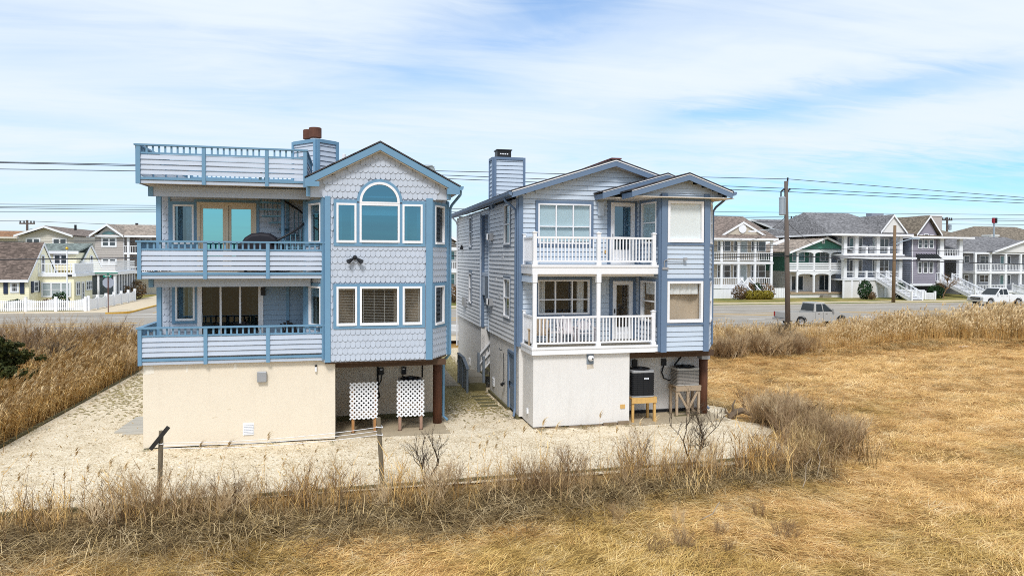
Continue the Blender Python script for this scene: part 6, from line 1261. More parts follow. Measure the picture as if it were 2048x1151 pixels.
def signs():
    x, y = -21.05, 70.85; T = thing('stop_sign', 'octagonal sign seen from its bare grey back under a green street name plate', 'sign', (x, y, GZ)); rp = paint('rusty_sign_post', (.17, .07, .055), rough=.7, var=.3)
    MB().tube([(x, y, GZ), (x, y, GZ+3.35)], .045, 6).build('post', rp, T)
    b = MB(); b.extrude([(x+.50*math.cos(R(22.5+45*k)), y+.05, GZ+2.68+.50*math.sin(R(22.5+45*k))) for k in range(8)], (0, .012, 0)); b.build('sign_plate', paint('sign_back', (.36, .39, .46), rough=.5, metal=.2, var=.08), T)
    gp = paint('street_sign_green', (.0, .26, .17), rough=.4, var=.05)
    n1 = bx('name_plate', gp, T, (x-.40, y-.02, GZ+3.20), (x+.28, y+.0, GZ+3.36)); bx('name_plate', gp, T, (x-.01, y-.3, GZ+3.37), (x+.01, y+.3, GZ+3.53)); bx('name_print', white, n1, (x-.26, y-.024, GZ+3.25), (x-.10, y-.0205, GZ+3.31)); bx('name_print', white, n1, (x-.06, y-.024, GZ+3.25), (x+.16, y-.0205, GZ+3.31))
    xf, yf = fx(134, 74.5), 74.5; T = thing('flagpole', 'white flagpole with a gold finial in front of the yellow cape', 'flagpole', (xf, yf, GZ)); zt = fz(500, yf, 134); MB().tube([(xf, yf, GZ), (xf, yf, zt)], [.09, .06], 8).build('pole', white, T); MB().lathe([(0, 0), (.12, .08), (.15, .18), (.08, .28), (0, .32)], (xf, yf, zt), 10).build('finial', paint('gold', (.7, .42, .05), rough=.3, metal=.6), T); bx('bracket', dark, T, (xf+.05, yf-.05, fz(553, yf, 134)), (xf+.4, yf+.05, fz(549, yf, 134)))
signs()
pole_w = paint('utility_pole_wood', (.13, .105, .09), rough=.9, var=.4, stretch=(8, 8, .5), bump=.3); wire_m = paint('cable_black', (.03, .035, .045), rough=.6); steel = paint('transformer_grey', (.36, .42, .48), rough=.4, var=.1, metal=.2)
def poles():
    Y = 45.4; xb, xt = fx(1578, Y), fx(1570, Y); zt = fz(362, Y, 1570); T = thing('utility_pole', 'tall leaning utility pole with a grey transformer, rising from the reeds by the parked pickup', 'utility pole', (xb, Y, .8), group='utility poles')
    MB().tube([(xb, Y, .3), ((xb+xt)/2, Y, zt/2), (xt, Y, zt)], [.19, .165, .125], 12).build('pole', pole_w, T, smooth=True)
    MB().tube([(xt+.12, Y, zt-.35), (xt+.14, Y, zt+.25)], .06, 8).build('insulator', dark, T); z1 = fz(380, Y, 1570)
    for s in (-1, 1): MB().tube([(xt+.1*s, Y, z1-.1*s-.02), (xt+.34*s, Y, z1+.08*s)], .065, 8).build('insulator', dark, T)
    zc, xc = fz(412, Y, 1565), fx(1562.5, Y); cn = MB().lathe([(0, -.66), (.20, -.66), (.23, -.6), (.23, .52), (.25, .54), (.25, .6), (.14, .68), (0, .7)], (xc, Y-.05, zc), 14).build('transformer', steel, T, smooth=False); MB().tube([(xc-.12, Y-.05, zc+.65), (xc-.12, Y-.05, zc+1.02)], .05, 7).build('bushing', dark, cn); bx('hanger', steel, cn, (xc+.1, Y-.08, zc+.3), (xc+.4, Y-.02, zc+.42)); bx('cooling_fin', paint('fin_blue', (.22, .28, .34), rough=.4), cn, (xc-.02, Y-.30, zc-.6), (xc+.02, Y-.25, zc+.5))
    zz = fz(462, Y, 1530); x = lambda p: fx(p, Y); MB().tube([(x(1572), Y, fz(466, Y)), (x(1550), Y+.2, fz(460, Y)), (x(1530), Y+.5, fz(462, Y)), (x(1520), Y+.6, fz(465, Y))], .03, 6).build('lamp_arm', steel, T); MB().lathe([(0, -.06), (.1, -.05), (.14, .0), (.08, .06), (0, .07)], (0, 0, 0), 10)
    h = MB().box((x(1507), Y+.5, fz(467, Y)), (x(1521), Y+.75, fz(463.5, Y))); h.build('lamp_head', white, T, bevel=.04)
    for z in (452, 455): MB().tube([(x(1566), Y-.2, fz(z, Y)), (x(1560), Y-.2, fz(z+4, Y)), (x(1566), Y-.2, fz(z+6, Y))], .015, 5).build('drop_loop', wire_m, T)
    Y2 = 71.6; x2 = fx(1788, Y2); T = thing('utility_pole', 'short plain brown pole with a curved street lamp arm before the blue-grey house', 'utility pole', (x2, Y2, GZ), group='utility poles'); pm = paint('brown_pole_wood', (.20, .13, .075), rough=.9, var=.3, stretch=(8, 8, .5)); MB().tube([(x2, Y2, .6), (x2+.05, Y2, fz(449, Y2))], [.21, .16], 10).build('pole', pm, T, smooth=True)
    MB().tube([(x2, Y2, fz(489, Y2)), (fx(1805, Y2), Y2, fz(481, Y2)), (fx(1822, Y2), Y2, fz(476, Y2))], .06, 6).build('lamp_arm', steel, T); bx('lamp_head', steel, T, (fx(1822, Y2), Y2-.2, fz(477, Y2)), (fx(1836, Y2), Y2+.2, fz(473.5, Y2))); MB().tube([(x2, Y2, fz(480, Y2)), (fx(1778, Y2), Y2, fz(487, Y2))], .03, 5).build('guy_rod', wire_m, T)
    for p, q0, q1, Y3, lab in ((1591.5, 475, 431, 101, 'distant utility pole between the leaning pole and the rear wing'), (1893, 470, 434, 101, 'distant utility pole with crossarm behind the tall square chimney'), (55, 462, 440, 118, 'distant utility pole with crossarm above the tan house roof')):
        x3 = fx(p, Y3); T = thing('utility_pole', lab, 'utility pole', (x3, Y3, GZ), group='utility poles'); z3 = fz(q1, Y3, p); MB().tube([(x3, Y3, GZ), (x3, Y3, z3)], [.22, .16], 8).build('pole', pole_w, T); bx('crossarm', pole_w, T, (x3-1.0, Y3-.08, z3-.6), (x3+1.0, Y3+.08, z3-.4))
        for s in (-.9, -.4, .5, .9): bx('insulator', dark, T, (x3+s-.07, Y3-.07, z3-.4), (x3+s+.07, Y3+.07, z3-.1))
        if p in (1893, 55): MB().lathe([(0, 0), (.28, .05), (.28, .9), (0, 1)], (x3+.55, Y3, z3-2.2), 10).build('transformer', steel, T)
    Y4 = 99.5; x4 = fx(1987, Y4); T = thing('antenna_mast', 'antenna mast with red and black panels above the white chimney', 'antenna', (x4, Y4, GZ)); MB().tube([(x4, Y4, GZ), (x4, Y4, fz(436, Y4, 1987))], .14, 8).build('mast', steel, T)
    for s, m in ((-.24, paint('antenna_red', (.30, .02, .04), rough=.5)), (.24, dark)): bx('panel', m, T, (x4+s-.16, Y4-.25, fz(446, Y4, 1987)), (x4+s+.16, Y4+.1, fz(435.5, Y4, 1987)))
    def wire(label, pts, Yw, sag=.0, r=.022):
        P = []
        for (p, q), (p2, q2) in zip(pts, pts[1:]):
            a = Vector((fx(p, Yw), Yw, fz(q, Yw, p))); b_ = Vector((fx(p2, Yw), Yw, fz(q2, Yw, p2)))
            P += [a.lerp(b_, t/12)-Vector((0, 0, sag*4*(t/12)*(1-t/12))) for t in range(12)]
        P.append(b_); MB().tube(P, r, 5).build('overhead_wire', wire_m, None, label, cat='wire', group='overhead wires')
    wire('topmost overhead wire, crossing the tip of the leaning pole', [(-150, 321), (620, 336), (1574, 358), (2250, 411)], 45.4)
    wire('overhead wire on the right insulator of the leaning pole', [(-150, 322), (620, 340), (1577, 377), (2250, 410)], 45.4)
    wire('overhead wire on the left insulator of the leaning pole', [(-150, 336), (620, 347), (1565, 383), (2250, 416)], 45.4)
    wire('thick black cable crossing the yellow cape roof', [(-150, 521), (120, 517.5), (420, 514), (1570, 508)], 45.9, r=.035); wire('thick black cable in front of the green house', [(1420, 515), (1572, 511), (1800, 521), (2150, 531)], 45.2, r=.035)
    wire('thin black cable above the yellow cape eaves', [(-150, 484), (200, 482), (1570, 492)], 45.9, r=.02); wire('thin cable crossing the upper porches right of the leaning pole', [(1300, 493), (1572, 496), (2150, 507)], 45.6, r=.02)
    for i, (q0, q1, q2, lab) in enumerate(((407, 411, 424, 'highest far wire over the rear roofs'), (413, 415, 433, 'second far wire over the rear roofs'), (414, 420, 436, 'third far wire over the rear roofs'), (423, 423, 444, 'lowest far wire over the rear roofs'))): wire(lab, [(-150, q0), (320, q1), (1592, q2+1), (2200, q2+7)], 100.5, r=.035)
    wire('far wire over the tan house gable', [(-100, 441), (55, 442), (420, 456)], 118, r=.03)
    T = MB(); a = Vector((fx(1568, 45.4), 45.4, fz(438, 45.4))); b_ = Vector((fx(1478, 82), 82.1, fz(480, 82))); T.tube([a.lerp(b_, t/8)-Vector((0, 0, .8*4*(t/8)*(1-t/8))) for t in range(9)], .02, 5).build('overhead_wire', wire_m, None, 'service wire dropping from the leaning pole to the beige porch house', cat='wire', group='overhead wires')
    a = Vector((fx(1574, 45.4), 45.4, fz(448, 45.4))); b_ = Vector((fx(1700, 82), 82.1, fz(524, 82))); MB().tube([a.lerp(b_, t/8)-Vector((0, 0, .6*4*(t/8)*(1-t/8))) for t in range(9)], .02, 5).build('overhead_wire', wire_m, None, 'service wire dropping from the leaning pole over the green house', cat='wire', group='overhead wires')
poles()
# ---------------------------------------------------------------- vehicles
def pickup(label, loc, rot, paintm, crew=True, L=5.8):
    T = thing('pickup_truck', label, 'pickup truck', loc, rot, group='trucks on the street', local=True); w = .98; trimm = paint('black_trim', (.02, .02, .022), rough=.5); chrome = paint('chrome', (.6, .6, .62), rough=.2, metal=.9); tyre = paint('tyre_rubber', (.02, .02, .02), rough=.9)
    car_g = paint('car_glass', (.015, .02, .022), rough=.15, spec=.5); red = paint('tail_red', (.35, .01, .01), rough=.3); amber = paint('headlamp_clear', (.6, .6, .58), rough=.1)
    def arch(cx, r=.46): return [(cx+r*math.cos(a), .42+r*math.sin(a)) for a in np.linspace(math.pi, 0, 9)]
    # x forward; body side outline with wheel arches
    side = [(-2.85, .50), (-2.85, 1.12), (-.55, 1.12), (.0, 1.14), (1.05, 1.14), (2.35, 1.04), (2.75, .92), (2.82, .50)]
    bot = [(2.30, .42)]+arch(1.83)[::-1]+[(1.35, .40), (-1.25, .40)]+arch(-1.72)[::-1]+[(-2.2, .44)]
    poly = side+bot
    b = MB(); n = len(poly)
    for s, k in ((-1, 0), (1, 0)): pass
    b.extrude([(x, -w, z) for x, z in poly], (0, .10, 0)); b.extrude([(x, w-.10, z) for x, z in poly], (0, .10, 0))
    b.box((-2.85, -w+.1, .55), (-2.78, w-.1, 1.10)); b.box((-2.8, -w+.1, .60), (-.6, w-.1, .68)); b.box((-.62, -w+.1, .5), (-.55, w-.1, 1.12)); b.box((-.55, -w+.1, .45), (1.0, w-.1, 1.0)); b.hexa([(1.0, -w+.1, .5), (2.78, -w+.1, .5), (2.78, w-.1, .5), (1.0, w-.1, .5), (1.0, -w+.1, 1.15), (2.70, -w+.1, .95), (2.70, w-.1, .95), (1.0, w-.1, 1.15)])
    body = b.build('body', paintm, T, bevel=.03)
    x0, x1, xt0, xt1 = (-.55, 1.15, -.42, .42) if crew else (-.3, 1.15, -.2, .42)
    cab = MB(); q = lambda x, y, z: (x, y, z)
    cab.hexa([q(x0, -w+.06, 1.12), q(x1, -w+.06, 1.12), q(x1, w-.06, 1.12), q(x0, w-.06, 1.12), q(xt0, -w+.20, 1.84), q(xt1, -w+.20, 1.84), q(xt1, w-.20, 1.84), q(xt0, w-.20, 1.84)]); cb = cab.build('cab', paintm, T, bevel=.04)
    for s in (-1, 1):
        y0, y1 = s*(w-.055), s*(w-.185)
        for a, c, at_, ct in ((-.40, .18, -.33, .13), (.26, 1.02, .21, .44)):
            MB().hexa([(a, y0, 1.17), (c, y0, 1.17), (c, y0+s*.01, 1.17), (a, y0+s*.01, 1.17), (at_, y1-s*.005, 1.74), (ct, y1-s*.005, 1.74), (ct, y1+s*.008, 1.74), (at_, y1+s*.008, 1.74)]).build('side_window', car_g, cb)
        bx('mirror', paintm, T, (.95, s*(w+.02), 1.16), (1.10, s*(w+.2), 1.36)); bx('door_handle', chrome, T, (-.28, s*(w-.0), .98), (-.12, s*(w+.02), 1.02)); bx('door_handle', chrome, T, (.40, s*(w-.0), .98), (.56, s*(w+.02), 1.02))
        bx('door_gap', trimm, T, (.205, s*(w-.01), .5), (.222, s*(w+.002), 1.12)); bx('door_gap', trimm, T, (-.5, s*(w-.01), .5), (-.485, s*(w+.002), 1.12))
        bx('headlight', amber, T, (2.62, s*.58 if s > 0 else -.94, .74), (2.80, .94 if s > 0 else -.58, .92)); bx('tail_light', red, T, (-2.87, s*.80 if s > 0 else -.96, .72), (-2.82, .96 if s > 0 else -.80, 1.08))
        for cx in (1.83, -1.72):
            t = MB(); t.lathe([(.20, -.12), (.36, -.13), (.40, -.09), (.40, .09), (.36, .13), (.20, .12)], (0, 0, 0), 20); t.v = [(cx+p[0], s*(w-.16)+p[2], .40+p[1]) for p in t.v]; wh = t.build('wheel', tyre, T)
            t = MB(); t.lathe([(0, .02), (.08, .03), (.10, 0), (.22, .03), (.24, 0)], (0, 0, 0), 14); t.v = [(cx+p[0], s*(w-.05+p[2]), .40+p[1]) for p in t.v]; t.build('rim', chrome, wh)
    MB().hexa([(1.17, -w+.12, 1.16), (1.19, -w+.12, 1.16), (1.19, w-.12, 1.16), (1.17, w-.12, 1.16), (.47, -w+.26, 1.79), (.49, -w+.26, 1.79), (.49, w-.26, 1.79), (.47, w-.26, 1.79)]).build('windscreen', car_g, cb)
    MB().hexa([(x0-.015, -w+.2, 1.2), (x0, -w+.2, 1.2), (x0, w-.2, 1.2), (x0-.015, w-.2, 1.2), (xt0-.035, -w+.3, 1.74), (xt0-.02, -w+.3, 1.74), (xt0-.02, w-.3, 1.74), (xt0-.035, w-.3, 1.74)]).build('rear_window', car_g, cb)
    bx('grille', trimm, T, (2.74, -.56, .66), (2.84, .56, .90)); bx('grille_bar', chrome, T, (2.78, -.56, .76), (2.86, .56, .80)); bx('bumper', chrome, T, (2.72, -.95, .42), (2.93, .95, .60)); bx('bumper', chrome, T, (-3.02, -.93, .46), (-2.84, .93, .62)); bx('tailgate_gap', trimm, T, (-2.865, -.78, .62), (-2.852, .78, .64))
    return T
grey_car = paint('pewter_car_paint', (.44, .43, .41), rough=.3, var=.03, spec=.6, metal=.0); white_car = paint('white_car_paint', (.78, .78, .78), rough=.25, var=.03, spec=.6)
pickup('pewter pickup truck parked behind the reeds beside the leaning utility pole', ((fx(1553, 49.6)+fx(1705, 48.6))/2, 49.2, RZ+.006), 0, grey_car)
pickup('white pickup truck facing left in front of the pale grey house', (fx(1950, 66.6)+3.5, 66.9, RZ+.006), math.pi, white_car).scale = (1.09, 1.09, 1.09)
# ---------------------------------------------------------------- garden shrubs
def leafball(b, c, r, n, s, squash=(1, 1, 1), seed=0, shell=.55):
    g = np.random.default_rng(seed)
    for _ in range(n):
        d = g.normal(size=3); d /= np.linalg.norm(d); rr = r*(shell+(1-shell)*g.random()**.5)*(1+.10*math.sin(d[0]*7+seed)*math.sin(d[2]*6+d[1]*5))
        p = Vector((c[0]+d[0]*rr*squash[0], c[1]+d[1]*rr*squash[1], c[2]+d[2]*rr*squash[2])); a = Vector(g.normal(size=3)).normalized(); e = a.cross(Vector(d)).normalized() if abs(a.dot(Vector(d))) < .99 else Vector((1, 0, 0)); k = s*(.6+.8*g.random())
        b.quad(p-e*k*.5, p+a*k*.4, p+e*k*.5, p-a*k*.5)
def leaf_mat(name, a, c, d): return ramp_mat(name, [(.3, a), (.52, c), (.75, d)], scale=7, detail=4, rough=.7, bump=0)
lf_olive = leaf_mat('golden_box_leaves', (.10, .085, .012), (.24, .19, .022), (.34, .28, .04)); lf_green = leaf_mat('dark_green_leaves', (.006, .022, .008), (.02, .055, .018), (.04, .09, .03)); lf_brown = leaf_mat('brown_leaves', (.06, .035, .015), (.16, .10, .05), (.26, .17, .09)); lf_cedar = leaf_mat('cedar_sprays', (.012, .018, .005), (.045, .055, .012), (.13, .09, .03))
twig_m = ramp_mat('bare_twigs', [(.3, (.14, .085, .045)), (.55, (.30, .195, .11)), (.8, (.50, .36, .22))], scale=2.5, rnd=.5, bump=0); bark = paint('grey_bark', (.10, .08, .06), rough=.9, var=.4, scale=6)
def shrub(label, x, y, z, r, m, squash=(1, 1, 1), n=900, s=.16, seed=1, cat='shrub', name='round_shrub', group='garden shrubs'):
    T = thing(name, label, cat, (x, y, z), group=group); b = MB(); leafball(b, (x, y, z+r*squash[2]*.9), r, n, s, squash, seed); b.build('foliage', m, T); MB().tube([(x, y, z-.1), (x, y, z+r*squash[2])], .05, 6).build('stem', bark, T)
Yg = 79.2; zb = GZ
for i, (p, lab) in enumerate(((1501, 'golden clipped round shrub, nearest the beige porch stairs'), (1518, 'golden clipped round shrub between its two neighbours'), (1535.5, 'olive clipped round shrub nearest the leaning pole'))): shrub(lab, fx(p, Yg), Yg, zb, .66, lf_olive, (1.25, 1.1, .95), n=1100, s=.15, seed=i+1)
shrub('bare brown bush beside the beige porch stairs', fx(1480, 79.5), 79.5, zb, .95, twig_m, (1, 1, 1.05), n=700, s=.16, seed=8); shrub('bare brown bush behind the olive round shrub', fx(1535, 80.4), 80.4, zb, 1.0, twig_m, (1.0, 1, 1.1), n=600, s=.16, seed=9)
shrub('rust-brown clipped hedge block under the beige porch', fx(1500, 80.8), 80.8, zb, 1.0, lf_brown, (.8, .6, 1.1), n=900, s=.16, seed=11); shrub('dark green clipped hedge block under the beige porch', fx(1514, 80.9), 80.9, zb, 1.0, lf_green, (1.0, .6, 1.1), n=1000, s=.16, seed=12)
shrub('dark green shrub left of the wide white staircase', fx(1731, 77.8), 77.8, zb, 1.05, lf_green, (.85, .85, 1.25), n=1300, s=.17, seed=13); shrub('dark green shrub right of the brown pole', fx(1801, 77.8), 77.8, zb, .85, lf_green, (.9, .9, 1.35), n=1100, s=.16, seed=14); shrub('dark green bush under the purple-grey house', fx(1873, 78.5), 78.5, zb, .95, lf_green, (1.2, 1, 1), n=1100, s=.17, seed=15); shrub('low brown bush at the foot of the wide white staircase', fx(1744, 77.2), 77.2, zb, .6, lf_brown, (1, 1, .9), n=500, s=.13, seed=16)
shrub('brown bush behind the panel fence end', fx(238, 89), 89, zb, 1.1, lf_brown, (1.5, 1, .9), n=900, s=.2, seed=17); shrub('tan bush by the screened porch corner', fx(268, 92), 92, zb, 1.2, lf_brown, (1.1, 1, 1), n=900, s=.2, seed=18); shrub('spiky green plant before the sunroom', fx(120, 75), 75, zb, .75, lf_green, (1, 1, 1.2), n=500, s=.2, seed=19); shrub('low green plant under the cape shutters', fx(30, 75), 75, zb, .6, lf_green, (1.5, 1, .9), n=500, s=.2, seed=20); shrub('straw clump beside the spiky green plant', fx(100, 75.2), 75.2, zb, .6, lf_brown, (1.6, 1, .9), n=500, s=.2, seed=21)
shrub('brown twiggy bush seen in the gap between the two houses', fx(906, 79), 79, zb, 1.2, twig_m, (1, .8, 1.0), n=700, s=.2, seed=22)
# ================================================================= VEGETATION
straw_g = ramp_mat('straw_gold', [(.22, (.32, .165, .045)), (.42, (.71, .425, .14)), (.62, (.90, .61, .25)), (.85, (.95, .76, .45))], scale=1.6, detail=6, rnd=.45, bump=0, spec=.3)
straw_o = ramp_mat('straw_olive', [(.25, (.20, .115, .028)), (.45, (.54, .34, .09)), (.65, (.74, .51, .18)), (.85, (.86, .66, .34))], scale=1.6, detail=6, rnd=.45, bump=0, spec=.3)
straw_b = ramp_mat('straw_brown', [(.25, (.14, .09, .033)), (.45, (.36, .245, .10)), (.65, (.57, .41, .19)), (.85, (.74, .58, .35))], scale=1.6, detail=6, rnd=.5, bump=0)
reed_m = ramp_mat('reed_tan', [(.25, (.36, .20, .058)), (.45, (.68, .43, .15)), (.65, (.84, .60, .26)), (.85, (.92, .74, .44))], scale=1.3, detail=6, rnd=.45, bump=0)
plume_m = ramp_mat('reed_plume', [(.3, (.44, .30, .14)), (.6, (.68, .51, .28)), (.85, (.84, .68, .44))], scale=2, rnd=.4, bump=0)
stem_m = ramp_mat('dead_stem', [(.25, (.17, .10, .05)), (.5, (.40, .265, .13)), (.75, (.62, .46, .27))], scale=2, rnd=.5, bump=0)
brush_m = ramp_mat('dead_brush_brown', [(.25, (.06, .038, .018)), (.45, (.18, .118, .052)), (.65, (.36, .255, .125)), (.85, (.58, .45, .26))], scale=1.6, detail=6, rnd=.55, bump=0)
def strip(V, F, p, d, L, w, bend, seg=3, up=(0, 0, 1)):
    """a tapering leaf: starts at p along d and bends by the vector bend over its length"""
    o = len(V); p = np.array(p, float); d = np.array(d, float); d /= np.linalg.norm(d); side = np.cross(d, up); n = np.linalg.norm(side); side = side/n if n > 1e-3 else np.array([1, 0, 0.])
    for i in range(seg+1):
        t = i/seg; q = p+d*L*t+np.array(bend)*L*t*t; ww = w*(1-t*.85)
        V += [tuple(q-side*ww/2), tuple(q+side*ww/2)]
    for i in range(seg): a = o+2*i; F.append((a, a+1, a+3, a+2))
def pmesh(name, V, F, mats, idx=None):
    me = bpy.data.meshes.new(name); me.from_pydata(V, [], F)
    for m in mats: me.materials.append(m)
    if idx is not None: me.polygons.foreach_set('material_index', np.asarray(idx, np.int32))
    return me
def straw_clump(seed, mat, n=72, spread=.36, L=(.26, .56), lift=.16, fan=.60, w=(.006, .014)):
    g = np.random.default_rng(seed); V, F = [], []
    for _ in range(n):
        a = g.normal(0, fan); h = abs(g.normal(.10, lift)); p = (g.normal(0, spread*.6), g.normal(0, spread*.6), g.uniform(-.02, .07))
        strip(V, F, p, (math.cos(a), math.sin(a), h+.22), g.uniform(*L), g.uniform(*w), (g.normal(0, .18), g.normal(0, .25), -h*.9-.22+g.uniform(-.05, .05)), 3)
    return pmesh('straw_tuft', V, F, [mat])
def reed_clump(seed, n=7, plumes=.75):
    g = np.random.default_rng(seed); V, F, I = [], [], []
    for _ in range(n):
        p = np.array([g.normal(0, .16), g.normal(0, .16), 0]); L = g.uniform(.72, 1.05); b = np.array([g.normal(.08, .07), g.normal(0, .07), -.03]); d = np.array([g.normal(.03, .05), g.normal(0, .05), 1.])
        f0 = len(F); strip(V, F, p, d, L, .011, b, 4, (0, 1, 0)); strip(V, F, p, d, L, .011, b, 4, (1, 0, 0))
        for k in range(4):
            t = g.uniform(.25, .9); q = p+d*L*t+b*L*t*t; a = g.uniform(0, 6.3); strip(V, F, q, (math.cos(a), math.sin(a), 1.0), g.uniform(.14, .30), .012, (math.cos(a)*.2, math.sin(a)*.2, -g.uniform(.4, 1.0)), 2)
        I += [0]*(len(F)-f0); f0 = len(F)
        if g.random() < plumes:
            q = p+d*L+b*L; 
            for k in range(7): a = g.normal(0, .5); strip(V, F, q-np.array([0, 0, k*.012]), (.25+.2*math.cos(a), .35*math.sin(a)+g.normal(0, .2), 1), g.uniform(.08, .15), .022, (.35, g.normal(0, .1), -.25), 2)
        I += [1]*(len(F)-f0)
    return pmesh('reed_tuft', V, F, [reed_m, plume_m], I)
def stem_clump(seed, n=9, mat=None, lean=.16, side=3):
    g = np.random.default_rng(seed); V, F = [], []
    for _ in range(n):
        p = np.array([g.normal(0, .17), g.normal(0, .12), -.05]); L = g.uniform(.5, 1.05); d = np.array([g.normal(0, lean), g.normal(0, lean), 1.]); b = np.array([g.normal(0, .12), g.normal(0, .12), -.02])
        strip(V, F, p, d, L, .015, b, 3, (0, 1, 0)); strip(V, F, p, d, L, .015, b, 3, (1, 0, 0))
        for k in range(side): t = g.uniform(.35, .95); a = g.uniform(0, 6.3); strip(V, F, p+d*L*t+b*L*t*t, (math.cos(a)*.6, math.sin(a)*.6, .8), g.uniform(.12, .32), .010, (0, 0, .15), 2, (.3, 1, 0))
    return pmesh('stem_tuft', V, F, [mat or stem_m])
def tangle(seed, mat, n=34, h=.32):
    g = np.random.default_rng(seed); V, F = [], []
    for _ in range(n):
        a = g.uniform(0, 6.3); z = g.uniform(.0, h); strip(V, F, (g.normal(0, .3), g.normal(0, .22), z), (math.cos(a), math.sin(a)*.7, g.normal(.15, .35)), g.uniform(.35, .95), g.uniform(.008, .015), (g.normal(0, .2), g.normal(0, .2), -.35), 3)
    return pmesh('brush_tangle', V, F, [mat])
def put(name, protos, xy, rz, scl, idx, label, tilt=.08, dz=0.0):
    xy = np.asarray(xy); n = len(xy); z = ground_z(xy[:, 0], xy[:, 1])+dz
    rot = np.stack([RNG.normal(0, tilt, n), RNG.normal(0, tilt, n), rz], 1)
    return scatter(name, protos, np.stack([xy[:, 0], xy[:, 1], z], 1), rot, scl, idx, label=label)
def sines(x, y, s=1.0): return (np.sin(x*.9*s+1.3*np.sin(y*.5*s))+np.sin(y*1.1*s-.8*np.sin(x*.7*s+2))+.6*np.sin(x*2.1*s+y*1.7*s))/2.6
def lot_edge(y): return 14.6-1.9*np.maximum(0, (22-y)/3.2)**1.5+1.0*smooth(28, 40, y)
# matted marsh straw
def marsh():
    P = []
    for (x0, x1, y0, y1, dens) in ((-11, 19, 9.5, 18.4, 22), (10, 34, 14, 30, 14), (14, 70, 24, 43.5, 8)):
        n = int((x1-x0)*(y1-y0)*dens); P.append(np.stack([RNG.uniform(x0, x1, n), RNG.uniform(y0, y1, n)], 1))
    P = np.concatenate(P); x, y = P[:, 0], P[:, 1]
    keep = ((y < 18.3) | (x > lot_edge(y)+.4)) & (x*.9741-y*.2266 < .95*(x*.2266+y*.9741)) & (x*.9741-y*.2266 > -.95*(x*.2266+y*.9741))
    P = P[keep]; x, y = P[:, 0], P[:, 1]; s = sines(x, y, .55); far = smooth(20, 34, y)
    rz = -.25+1.5*s*(1-far*.6)+RNG.normal(0, .45, len(P))
    sc = (1.0+.35*RNG.normal(0, .5, len(P)))*(1+.45*far); sc = np.clip(sc, .5, 1.9)
    t = sines(x+7, y-3, .8)+RNG.normal(0, .35, len(P)); near = smooth(15, 10, x)*smooth(24, 14, y)
    k = RNG.integers(0, 4, len(P)); idx = np.where(t+near*.9-far*.5 > .62, 4+k, k); br = (RNG.random(len(P)) < .03+.26*smooth(15.6, 17.6, y)*(x < 13)); idx = np.where(br, 8+k, idx)
    put('marsh_grass', [straw_clump(i, straw_g) for i in range(4)]+[straw_clump(10+i, straw_o, L=(.3, .6), lift=.2) for i in range(4)]+[straw_clump(20+i, straw_b, lift=.25) for i in range(4)], P, rz, sc, idx, 'flattened golden salt-marsh straw')
marsh()
def fringe():
    # tangled dead brush in front of the gravel edge
    n = 1700; x = RNG.uniform(-13.5, 13.6, n); w = 1-.55*smooth(2, 12, x); y = 18.30+.04*x*.6-RNG.gamma(2.0, .48, n)*w
    P = np.stack([x, y], 1); put('dead_brush', [tangle(i, brush_m) for i in range(4)]+[tangle(5+i, straw_b, 26) for i in range(2)], P, RNG.uniform(0, 6.3, n), RNG.uniform(.7, 1.25, n)*(.8+.3*w), RNG.integers(0, 6, n), 'tangled dead brush along the front of the gravel')
    n = 460; x = RNG.uniform(-13.5, 13.2, n); y = 18.40+.045*x*.6-np.abs(RNG.normal(0, .40, n)); s = .75+1.15*RNG.random(n)**1.4*(.8+.4*sines(x*1.4, y*0+3))
    put('dry_stems', [stem_clump(i, 6, None, .11) for i in range(4)]+[stem_clump(10+i, 6, reed_m, .10) for i in range(3)], np.stack([x, y], 1), RNG.uniform(0, 6.3, n), np.clip(s, .5, 1.85), RNG.integers(0, 7, n), 'upright dry stems at the gravel edge')
    # right corner thicket
    n = 430; t = RNG.random(n); y = 18.2+t*5.6; x = lot_edge(y)+.4+RNG.gamma(2, .40, n)*(1-.3*t); P = np.stack([x, y], 1)
    put('corner_thicket', [tangle(30+i, stem_m, 34, .5) for i in range(3)]+[stem_clump(30+i, 12) for i in range(3)]+[stem_clump(40+i, 10, straw_b) for i in range(3)], P, RNG.uniform(0, 6.3, n), RNG.uniform(.8, 1.35, n), RNG.integers(0, 9, n), 'brown thicket at the right corner of the gravel')
    n = 420; y = RNG.uniform(26, 41, n); x = lot_edge(y)+.2+RNG.gamma(1.6, .35, n); put('low_edge_grass', [straw_clump(60+i, straw_b, lift=.5) for i in range(3)]+[tangle(60+i, straw_b, 26, .25) for i in range(2)], np.stack([x, y], 1), RNG.uniform(0, 6.3, n), RNG.uniform(.7, 1.2, n), RNG.integers(0, 5, n), 'low brown grass beside the right house')
    # sparse tall reeds with plumes in front
    pts = [(-6.8, 18.0), (-6.2, 17.9), (-5.6, 18.1), (-5.0, 18.2), (-3.2, 18.1), (-1.9, 18.3), (-1.4, 18.2), (-.6, 18.4), (3.4, 18.5), (3.9, 18.6), (4.6, 18.5), (5.6, 18.7), (7.4, 18.7), (8.6, 18.7), (-8.4, 18.0)]
    P = np.asarray(pts); n = len(P); put('tall_reeds', [reed_clump(70+i, 2, 1.0) for i in range(4)], P, RNG.uniform(-.4, .4, n), RNG.uniform(1.5, 2.0, n), RNG.integers(0, 4, n), 'few tall plumed reeds at the gravel edge', tilt=.04)
fringe()
